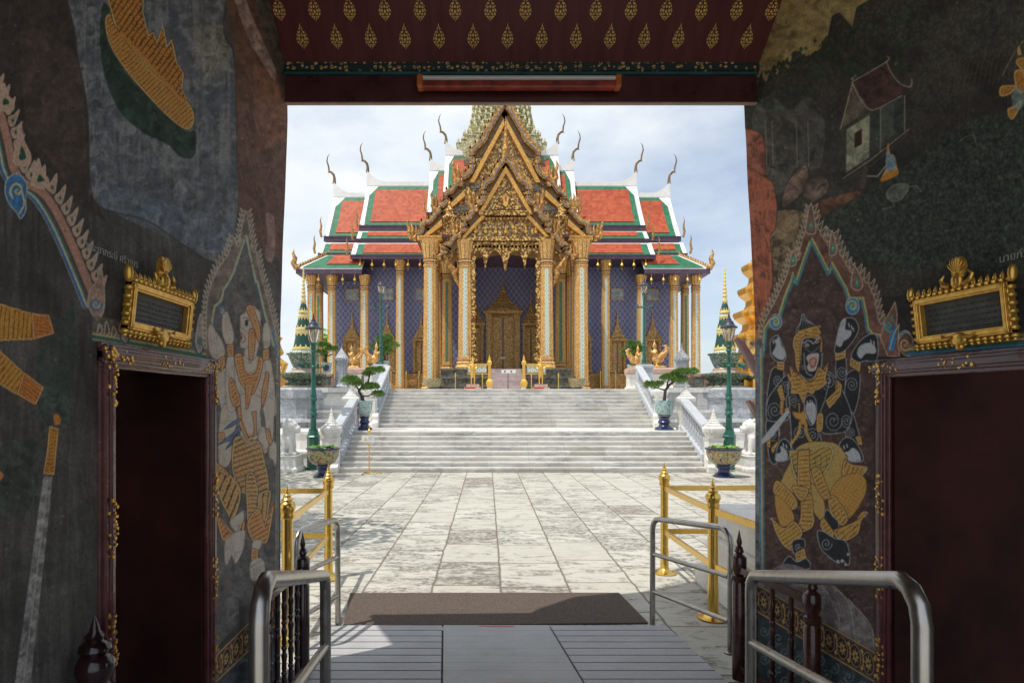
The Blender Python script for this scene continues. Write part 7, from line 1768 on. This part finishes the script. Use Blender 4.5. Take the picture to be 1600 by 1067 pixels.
    # the guardian
    a5 = lambda P_: [(1180+x/4.27, 470+y/4.27) for x, y in P_]; a7 = lambda P_: [(1180+x/2.83, 690+y/2.83) for x, y in P_]
    BK, GR = (36, 38, 42), (122, 124, 128); GD = dict(c=(250, 204, 106), dk=(74, 42, 22), ow=1.7)
    def blk(P_, lw=1.1): S.poly(cr(P_), BK, 1, .15, GR, lw)
    def palm(P_): S.poly(cr(P_), (158, 160, 166), 1, .1, (92, 94, 98), .8)
    blk(a5([(110, 460), (190, 470), (170, 600), (150, 760), (160, 900), (90, 800), (75, 700)])); blk(a5([(75, 800), (150, 780), (150, 1060), (100, 1067), (80, 930)]))
    blk(a5([(120, 600), (230, 490), (230, 760), (170, 800), (80, 790), (80, 680)]))
    blk(a5([(540, 400), (605, 390), (600, 620), (560, 700), (545, 560)])); blk(a5([(620, 480), (695, 470), (690, 640), (650, 760), (600, 700), (600, 560)])); blk(a5([(610, 740), (650, 750), (690, 880), (700, 950), (640, 960), (600, 880)]))
    blk(a5([(460, 470), (540, 520), (640, 740), (620, 850), (560, 880), (440, 870), (430, 700), (440, 560)])); blk(a5([(210, 640), (260, 600), (290, 700), (270, 790), (220, 760)]))
    blk(a5([(240, 500), (480, 480), (470, 640), (430, 760), (430, 880), (440, 1000), (260, 1000), (240, 860), (230, 700)]))
    for (x, y, q, ph) in ((150, 530, 34, 0), (210, 570, 34, 1), (130, 730, 50, 2), (580, 480, 40, 1), (645, 560, 44, 3), (490, 540, 50, 2), (520, 800, 62, 0), (610, 800, 40, 1), (255, 660, 36, 0), (300, 880, 44, 2), (385, 900, 44, 4), (120, 900, 30, 1), (640, 880, 30, 2), (170, 1000, 20, 0)): S.spiral(1180+x/4.27, 470+y/4.27, q/4.27, GR, .9, 2.3, ph, 1.2)
    # head
    blk(a5([(318, 88), (345, 130), (400, 165), (440, 210), (445, 300), (440, 440), (400, 500), (360, 525), (300, 490), (280, 420), (270, 300), (275, 200), (300, 150)]))
    for i in range(6): S.line(cr(a5([(322, 100+i*6), (300+i*18, 160), (290+i*28, 200)]), False), .8, (92, 94, 98))
    S.gold(cr(a5([(250, 300), (262, 232), (330, 190), (400, 170), (435, 200), (440, 250), (380, 235), (320, 245), (300, 290), (300, 420), (290, 480), (270, 430), (262, 340)])), 100, 4, **GD)
    S.gold(cr(a5([(430, 220), (447, 260), (445, 340), (432, 330), (438, 270)])), 90, 4, **GD)
    for i in range(12): S.poly(a5([(282+i*13, 212-i*3.2), (288+i*13, 196-i*3.2), (294+i*13, 210-i*3.2)]), (218, 170, 80))
    S.line(cr(a5([(305, 270), (330, 280), (345, 265), (370, 270), (390, 285), (415, 250), (435, 245)]), False), 2.2, (100, 108, 116)); S.line(cr(a5([(310, 280), (340, 320), (380, 345), (430, 300)]), False), 1, (90, 94, 98))
    for (x, y) in ((345, 297), (412, 272)): S.poly(cr(a5([(x-14, y), (x, y-12), (x+14, y), (x, y+10)])), (150, 130, 84), 1, .1, (90, 94, 98), .8); S.poly(cr(a5([(x-4, y-3), (x+4, y-4), (x+4, y+4), (x-3, y+4)])), (20, 20, 20))
    S.poly(cr(a5([(340, 380), (365, 355), (420, 350), (425, 380), (415, 430), (400, 465), (360, 470), (345, 440), (355, 415)])), (172, 160, 156), 1, .1, (60, 60, 62), 1); S.poly(cr(a5([(358, 395), (390, 375), (412, 385), (405, 430), (385, 450), (368, 440)])), (112, 66, 60)); S.poly(cr(a5([(372, 395), (398, 390), (396, 425), (376, 430)])), (150, 116, 108)); S.line(cr(a5([(325, 350), (330, 420), (345, 480), (380, 500)]), False), 1.1, (120, 122, 126)); S.spiral(1180+322/4.27, 470+440/4.27, 4, (110, 112, 116), .8, 1.5)
    # collar, chest straps
    S.gold(a5([(205, 480), (240, 500), (225, 430), (260, 470), (300, 500), (340, 545), (400, 520), (430, 440), (460, 470), (492, 418), (470, 520), (482, 550), (430, 590), (400, 600), (385, 625), (350, 610), (320, 690), (290, 620), (235, 620), (240, 560)]), 80, 5, **GD)
    for P_ in ([(250, 470), (262, 540), (320, 590), (400, 560), (440, 490)], [(262, 470), (285, 525), (335, 560), (395, 530)]): S.line(cr(a5(P_), False), 1, (100, 60, 30))
    S.poly(cr(a5([(300, 570), (320, 520), (340, 570), (320, 595)])), (226, 178, 90), 1, .1, (100, 60, 30), 1)
    S.gold(a5([(288, 680), (300, 680), (300, 760), (288, 750)]), 90, 3, **GD); S.gold(a5([(318, 740), (335, 640), (345, 640), (330, 760)]), 90, 3, **GD)
    S.poly(cr(a5([(250, 740), (300, 750), (318, 735), (335, 755), (368, 760), (340, 790), (318, 828), (300, 795), (270, 780)])), (222, 174, 84), 1, .15, (100, 60, 30), 1)
    S.line(cr(a5([(300, 810), (290, 880), (250, 940), (225, 985)]), False), 3.4, (214, 164, 76)); S.line(cr(a5([(335, 810), (350, 900), (400, 965), (460, 975), (535, 970)]), False), 4, (214, 164, 76)); S.line(cr(a5([(335, 810), (350, 900), (400, 965), (460, 975), (535, 970)]), False), .8, (110, 64, 30))
    S.gold(cr(a5([(415, 760), (452, 758), (448, 860), (410, 865)])), 90, 4, **GD)
    # armlets and bracelets
    for P_, an in (([(145, 405), (198, 410), (192, 466), (143, 455)], 95), ([(530, 350), (605, 320), (606, 380), (534, 402)], 80), ([(650, 360), (705, 420), (698, 480), (628, 430), (632, 390)], 40), ([(468, 665), (545, 590), (540, 520), (580, 560), (572, 630), (495, 720)], 50), ([(145, 590), (175, 550), (200, 655), (195, 670), (170, 665)], 80), ([(165, 665), (192, 668), (185, 770), (165, 750)], 90), ([(195, 720), (225, 705), (228, 750), (205, 775)], 100), ([(105, 985), (150, 930), (155, 950), (118, 1022)], 40), ([(78, 918), (103, 918), (100, 978), (78, 975)], 90), ([(665, 905), (705, 900), (718, 962), (690, 960)], 60)): S.gold(a5(P_), an, 4.2, **GD)
    # hands and sword
    blk(a5([(100, 320), (105, 260), (150, 232), (185, 300), (205, 360), (195, 400), (150, 405), (110, 370)]));  palm(a5([(145, 250), (160, 250), (175, 300), (200, 340), (190, 390), (150, 385), (115, 350), (135, 310)]))
    blk(a5([(535, 300), (560, 180), (600, 120), (660, 120), (690, 180), (670, 240), (610, 320), (560, 350), (530, 340)])); palm(a5([(540, 280), (565, 160), (590, 120), (606, 130), (600, 190), (640, 200), (632, 240), (590, 270), (570, 305)]))
    blk(a5([(640, 370), (690, 280), (760, 225), (812, 240), (812, 390), (730, 400), (690, 410)])); palm(a5([(680, 350), (700, 300), (760, 280), (800, 310), (800, 350), (740, 350), (705, 385)]))
    blk(a5([(330, 660), (360, 628), (400, 650), (410, 720), (400, 800), (370, 830), (345, 780), (330, 720)])); palm(a5([(340, 690), (375, 680), (402, 700), (400, 790), (385, 825), (360, 790), (340, 740)]))
    blk(a5([(165, 940), (200, 920), (235, 960), (235, 1000), (215, 1060), (140, 1067), (140, 1010)])); palm(a5([(170, 970), (195, 985), (215, 1020), (205, 1060), (140, 1067), (145, 1020), (170, 1010)]))
    blk(a5([(560, 1000), (570, 940), (610, 910), (660, 930), (710, 1010), (715, 1067), (620, 1067)])); palm(a5([(575, 1010), (620, 1005), (650, 980), (690, 1010), (700, 1067), (620, 1064), (615, 1030)]))
    for (x, y) in ((118, 262), (130, 256), (140, 262), (622, 150), (640, 165), (652, 180), (770, 262), (790, 270), (345, 668), (365, 662), (380, 668), (185, 950), (205, 960), (590, 965), (610, 955), (575, 985)): S.line(a5([(x, y), (x+6, y+22)]), 1.2, (176, 178, 182))
    S.poly(a5([(215, 725), (232, 742), (120, 900), (60, 948), (38, 955), (50, 915), (110, 840)]), (146, 148, 152), 1, .15, (92, 94, 98), 1)
    # skirt and legs
    GG = (190, 148, 66); GN = (70, 74, 44)
    S.grid(cr(a7([(100, 210), (150, 100), (180, 30), (250, 0), (360, 10), (410, 80), (400, 140), (330, 240), (290, 260), (240, 190), (190, 200), (150, 240)])), 20, 4.5, (232, 180, 100), (54, 66, 46))
    S.grid(cr(a7([(250, 180), (300, 250), (310, 330), (290, 350), (250, 290), (245, 220)])), 30, 5, (214, 168, 92), (70, 74, 50))
    S.gold(a7([(150, 40), (240, 30), (330, 10), (350, 40), (330, 110), (300, 150), (260, 130), (215, 140), (180, 170), (160, 120)]), 60, 5, (206, 160, 70), (52, 60, 46), 1)
    for i in range(7): S.line(cr(a7([(160+i*26, 60), (170+i*24, 110), (185+i*18, 150)]), False), 1.1, (40, 56, 56))
    S.gold(cr(a7([(78, 215), (95, 170), (135, 200), (180, 250), (185, 290), (150, 300), (110, 260)])), 35, 4, **GD); S.grid(cr(a7([(88, 235), (130, 265), (165, 310), (170, 350), (120, 375), (95, 320)])), 10, 3.6, (240, 190, 96), (88, 52, 28))
    S.gold(a7([(190, 40), (240, 35), (240, 110), (248, 240), (225, 260), (200, 250), (186, 170)]), 88, 5, **GD); S.gold(cr(a7([(205, 245), (248, 235), (258, 320), (262, 350), (245, 385), (185, 400), (200, 330)])), 90, 5, **GD); S.gold(cr(a7([(165, 195), (235, 210), (210, 262), (180, 240)])), 100, 4, **GD)
    S.gold(cr(a7([(70, 330), (90, 350), (130, 380), (170, 350), (210, 400), (180, 450), (160, 470), (165, 485), (125, 460), (90, 400)])), 55, 4.5, **GD)
    S.gold(cr(a7([(395, 80), (430, 100), (498, 112), (470, 155), (430, 150), (385, 150)])), 20, 5, **GD); S.grid(cr(a7([(330, 230), (370, 165), (440, 140), (485, 160), (490, 220), (450, 300), (400, 350), (350, 330), (320, 290)])), 35, 5.5, (240, 192, 96), (92, 54, 28))
    S.gold(cr(a7([(322, 250), (350, 240), (395, 300), (410, 345), (380, 370), (335, 320)])), 50, 5, **GD); S.gold(cr(a7([(285, 120), (310, 180), (330, 240), (300, 250), (262, 180), (250, 120)])), 60, 5, **GD)
    S.poly(cr(a7([(320, 300), (345, 330), (370, 360), (355, 395), (310, 350), (305, 320)])), BK, 1, .1, GR, 1)
    S.gold(cr(a7([(350, 390), (400, 370), (440, 350), (470, 310), (500, 312), (470, 350), (455, 405), (400, 438), (360, 425)])), 50, 5, **GD); S.poly(a7([(478, 322), (502, 312), (485, 336)]), (128, 100, 104)); S.poly(a7([(480, 120), (500, 108), (486, 135)]), (128, 108, 108)); S.poly(a7([(62, 338), (80, 334), (76, 348)]), (128, 108, 108))
    S.gold(a7([(290, 345), (305, 335), (350, 400), (345, 425), (300, 400), (286, 370)]), 60, 4.5, **GD)
    blk(a7([(275, 400), (300, 395), (350, 425), (400, 440), (418, 500), (412, 545), (385, 520), (368, 535), (330, 510), (290, 470)])); S.spiral(1180+315/2.83, 690+450/2.83, 9, GR, 1, 1.8)
    for (x, y) in ((385, 530), (400, 545), (366, 530), (410, 500)): S.poly(cr(a7([(x-4, y-8), (x+4, y-6), (x+3, y+2), (x-3, y+2)])), (176, 178, 182))
    blk(a7([(165, 440), (215, 430), (215, 475), (175, 500)])); S.spiral(1180+190/2.83, 690+465/2.83, 6, GR, 1, 1.8); S.gold(a7([(174, 492), (218, 468), (228, 515), (182, 535)]), 80, 4, **GD)
    blk(a7([(122, 540), (150, 505), (185, 530), (225, 515), (242, 560), (130, 560)]))
    # rocks, band and dado
    S.soft(cr([(1196, 900), (1230, 880), (1290, 905), (1340, 950), (1366, 990), (1366, 1016), (1196, 925)]), (92, 88, 88), .85, .3)
    for P_ in ([(1230, 890), (1280, 910), (1310, 960), (1310, 990)], [(1290, 905), (1325, 940), (1335, 990)], [(1325, 935), (1360, 975), (1365, 1010)]): S.line(cr(P_, False), 1.3, (118, 114, 114), .8)
    S.poly([(1183, 955), (1366, 1063), (1366, 1140), (1183, 1140)], (46, 54, 58), 1, .3)
    for i in range(8):
        for j in range(4): S.spiral(1194+i*22+(j % 2)*11, 985+i*12+j*22, 8, (80, 90, 94), 1.6, 1.5, i)
    band(S, (1183, 912), (1367, 1018), (1183, 956), (1367, 1066), 9)
    return S

def age(S, dark, light):
    """hairline cracks, flaked specks and rubbed streaks over a finished painting"""
    r = S.r
    for i in range(60):
        x, y = S.x0+r.random()*S.w/S.k, S.y0+r.random()*S.h/S.k; a = r.random()*6.28 if i % 3 else 1.57; pts = [(x, y)]
        for j in range(int(5+r.random()*12)): a += (r.random()-.5)*1.1; x += math.cos(a)*6; y += math.sin(a)*6; pts.append((x, y))
        S.line(pts, .6, dark if i % 2 else light, .5)
    for i in range(900):
        x, y = S.x0+r.random()*S.w/S.k, S.y0+r.random()*S.h/S.k; q = .4+r.random()**3*2.2; S.poly([(x-q, y), (x, y-q*.8), (x+q*1.2, y), (x+q*.2, y+q)], light if i % 3 else dark, .35+.3*r.random(), 0)
    S.a *= (1+(S.sp-.5)*.22)[..., None]
def blur(a):
    b_ = a.copy(); b_[1:-1, 1:-1] = (a[1:-1, 1:-1]*4+a[:-2, 1:-1]*2+a[2:, 1:-1]*2+a[1:-1, :-2]*2+a[1:-1, 2:]*2+a[:-2, :-2]+a[:-2, 2:]+a[2:, :-2]+a[2:, 2:])/16; return b_
def painted_face(side, S, EF, D, root, gain):
    A = S.a; A = blur(A); lin = np.where(A/255 <= .04045, A/255/12.92, ((A/255+.055)/1.055)**2.4); lum = lin.mean(-1, keepdims=True); lin = lin*(np.maximum(lum, 1e-4)/.3)**.32*gain; mx = lin.max(-1, keepdims=True); lin = lin*np.where(mx > .55, (.55+.3*(1-np.exp(-(mx-.55)/.3)))/np.maximum(mx, 1e-6), 1); lin = np.clip(lin, .004, .86)
    nx = 560; nz_ = 1300
    if side < 0:
        pxs = np.linspace(-128, 452, nx); ys = LX*F/(pxs-PX)
    else:
        pxs = np.linspace(1745, 1150, nx); ys = (2.065+.132*4.8)/((pxs-PX)/F+.132)
    y0, y1 = ys[0], ys[-1]; zs = np.linspace(.12, 5.75, nz_)
    ef = np.array([EF(z) for z in zs]); emax = ef.max()
    # keep grid columns up to the wall's uneven outer edge
    ys = y0+(ys-y0)*((emax-y0)/(y1-y0))
    Yg = np.minimum(ys[None, :], ef[:, None]); Zg = np.repeat(zs[:, None], nx, 1)
    top = np.where(Yg > CYR, CZ0+(CY0-Yg), CZ0+CY0-CYR); Zg = np.minimum(Zg, top+.03)
    X = np.full_like(Yg, LX) if side < 0 else 2.065-.132*(Yg-4.8)
    px_ = PX+F*X/Yg; py_ = PY-(Zg-EYE)*F/Yg
    u = np.clip((px_-S.x0)*S.k-.5, 0, S.w-1.01); v = np.clip((py_-S.y0)*S.k-.5, 0, S.h-1.01)
    iu = u.astype(int); iv = v.astype(int); fu = (u-iu)[..., None]; fv = (v-iv)[..., None]
    C = (lin[iv, iu]*(1-fu)+lin[iv, iu+1]*fu)*(1-fv)+(lin[iv+1, iu]*(1-fu)+lin[iv+1, iu+1]*fu)*fv
    co = np.stack([X, Yg, Zg], -1).reshape(-1, 3).astype(np.float32)-np.asarray(root.location, np.float32)
    idx = np.arange(nx*nz_).reshape(nz_, nx); q = np.stack([idx[:-1, :-1], idx[:-1, 1:], idx[1:, 1:], idx[1:, :-1]], -1).reshape(-1, 4)
    yc = (Yg[:-1, :-1]+Yg[1:, 1:]).ravel()/2; zc = (Zg[:-1, :-1]+Zg[1:, 1:]).ravel()/2
    area = np.abs(Yg[:-1, 1:]-Yg[:-1, :-1]).ravel()*np.abs(Zg[1:, :-1]-Zg[:-1, :-1]).ravel()
    keep = ~((yc > D[0]+.03) & (yc < D[1]-.03) & (zc < DZ-.03)) & (area > 1e-9); q = q[keep]
    if side > 0: q = q[:, ::-1]
    me = bpy.data.meshes.new('painted_plaster'); me.vertices.add(len(co)); me.vertices.foreach_set('co', co.ravel())
    me.loops.add(q.size); me.loops.foreach_set('vertex_index', q.ravel().astype(np.int32)); me.polygons.add(len(q))
    me.polygons.foreach_set('loop_start', np.arange(0, q.size, 4, dtype=np.int32)); me.update(calc_edges=True)
    at = me.color_attributes.new('paint', 'FLOAT_COLOR', 'POINT'); c4 = np.ones((len(co), 4), np.float32); c4[:, :3] = C.reshape(-1, 3); at.data.foreach_set('color', c4.ravel())
    me.materials.append(M['paint']); o = bpy.data.objects.new('painted_plaster', me); COL.objects.link(o); o.parent = root
    # plaster edge turning the corner
    m = MB(); n = 60; zz_ = [.12+i*(4.85-.12)/n for i in range(n+1)]
    vs = []
    for z in zz_:
        y = EF(z); vs += [(xw(side, y), y, z), (xw(side, y)+side*.06, y+.004, z)]
    m.add(vs, [(2*i, 2*i+1, 2*i+3, 2*i+2) for i in range(n)]); part('plaster_edge', m, M['wall_body'], root)
b = NB('mural_paint'); at = b.n('ShaderNodeAttribute'); at.attribute_name = 'paint'
n1 = b.noise(b.P, 90, 4, .7); n2 = b.noise(b.P, 9, 6, .6)
c = b.mix(b.ramp(n1, [(.3, .45), (.62, 0.)]), at.outputs['Color'], (.035, .03, .028)); c = b.mix(b.ramp(n2, [(.55, 0.), (.8, .35)]), c, (.10, .095, .085))
b.set(col=c, rough=b.ramp(n2, [(.3, .65), (.7, .85)]), spec=.25).bump(b.math('ADD', n1, n2), .25, .004); M['paint'] = b.m
GAIN = 4.7
SL_ = paint_left(); age(SL_, (26, 24, 22), (112, 108, 102)); painted_face(-1, SL_, EL, DL, WL, GAIN)
SR_ = paint_right(); age(SR_, (24, 22, 22), (104, 98, 92)); painted_face(1, SR_, ER, DR, WR, GAIN)
# ------------------------------------------------------------------ trees
def tree(x, y, z, h, cr_, label, leafm, seed, n=5200, leaf_s=.16):
    rr = random.Random(seed); t = thing('broadleaf_tree', label, 'tree', (x, y, z), 0, 'trees around the precinct')
    m = MB(); top = z+h*.55
    m.tube([(x, y, z), (x+.1, y, z+h*.2), (x-.1, y+.1, z+h*.4), (x, y, top)], [.32, .25, .2, .12], 9); part('trunk', m, M['bark'], t, auto=60)
    cl = []
    for i in range(9):
        a = i*2.4+rr.random(); r = cr_*(.35+.45*rr.random()); c = (x+math.cos(a)*r, y+math.sin(a)*r, z+h*(.5+.42*rr.random())); cl.append((c, cr_*(.34+.2*rr.random())))
        m = MB(); m.tube([(x, y, z+h*.35+h*.02*i), ((x+c[0])/2, (y+c[1])/2, z+h*.5), c], [.12, .07, .02], 6); part('limb', m, M['bark'], t)
    cl.append(((x, y, z+h*.85), cr_*.5)); m = MB()
    for i in range(n):
        (c, r) = cl[rr.randrange(len(cl))]
        while True:
            v = Vector((rr.uniform(-1, 1), rr.uniform(-1, 1), rr.uniform(-.8, .8)))
            if .3 < v.length < 1.05: break
        p = Vector(c)+v*r; d = Vector((rr.uniform(-1, 1), rr.uniform(-1, 1), rr.uniform(-.4, 1))).normalized(); u = d.cross(Vector((rr.random(), rr.random(), -.5))).normalized(); s = leaf_s*rr.uniform(.6, 1.3)
        m.add([p-u*s*.45, p+d*s, p+u*s*.45, p-d*s*.6], [(0, 1, 2, 3)])
    part('crown', m, leafm, t, fix=False)
tree(-7.4, 8.8, 0, 8.2, 3.3, 'leafy tree on the plaza hidden left of the left gate wall', M['leaf3'], 21)
tree(-11.2, 15.6, 0, 9.5, 4.0, 'taller leafy tree on the plaza farther left behind the left gate wall', M['leaf3'], 22)
tree(-19.2, 70, 2.5, 8.2, 3.4, 'bright green tree behind the temple seen between its left corner columns', M['leaf2'], 23, 4200, .3)
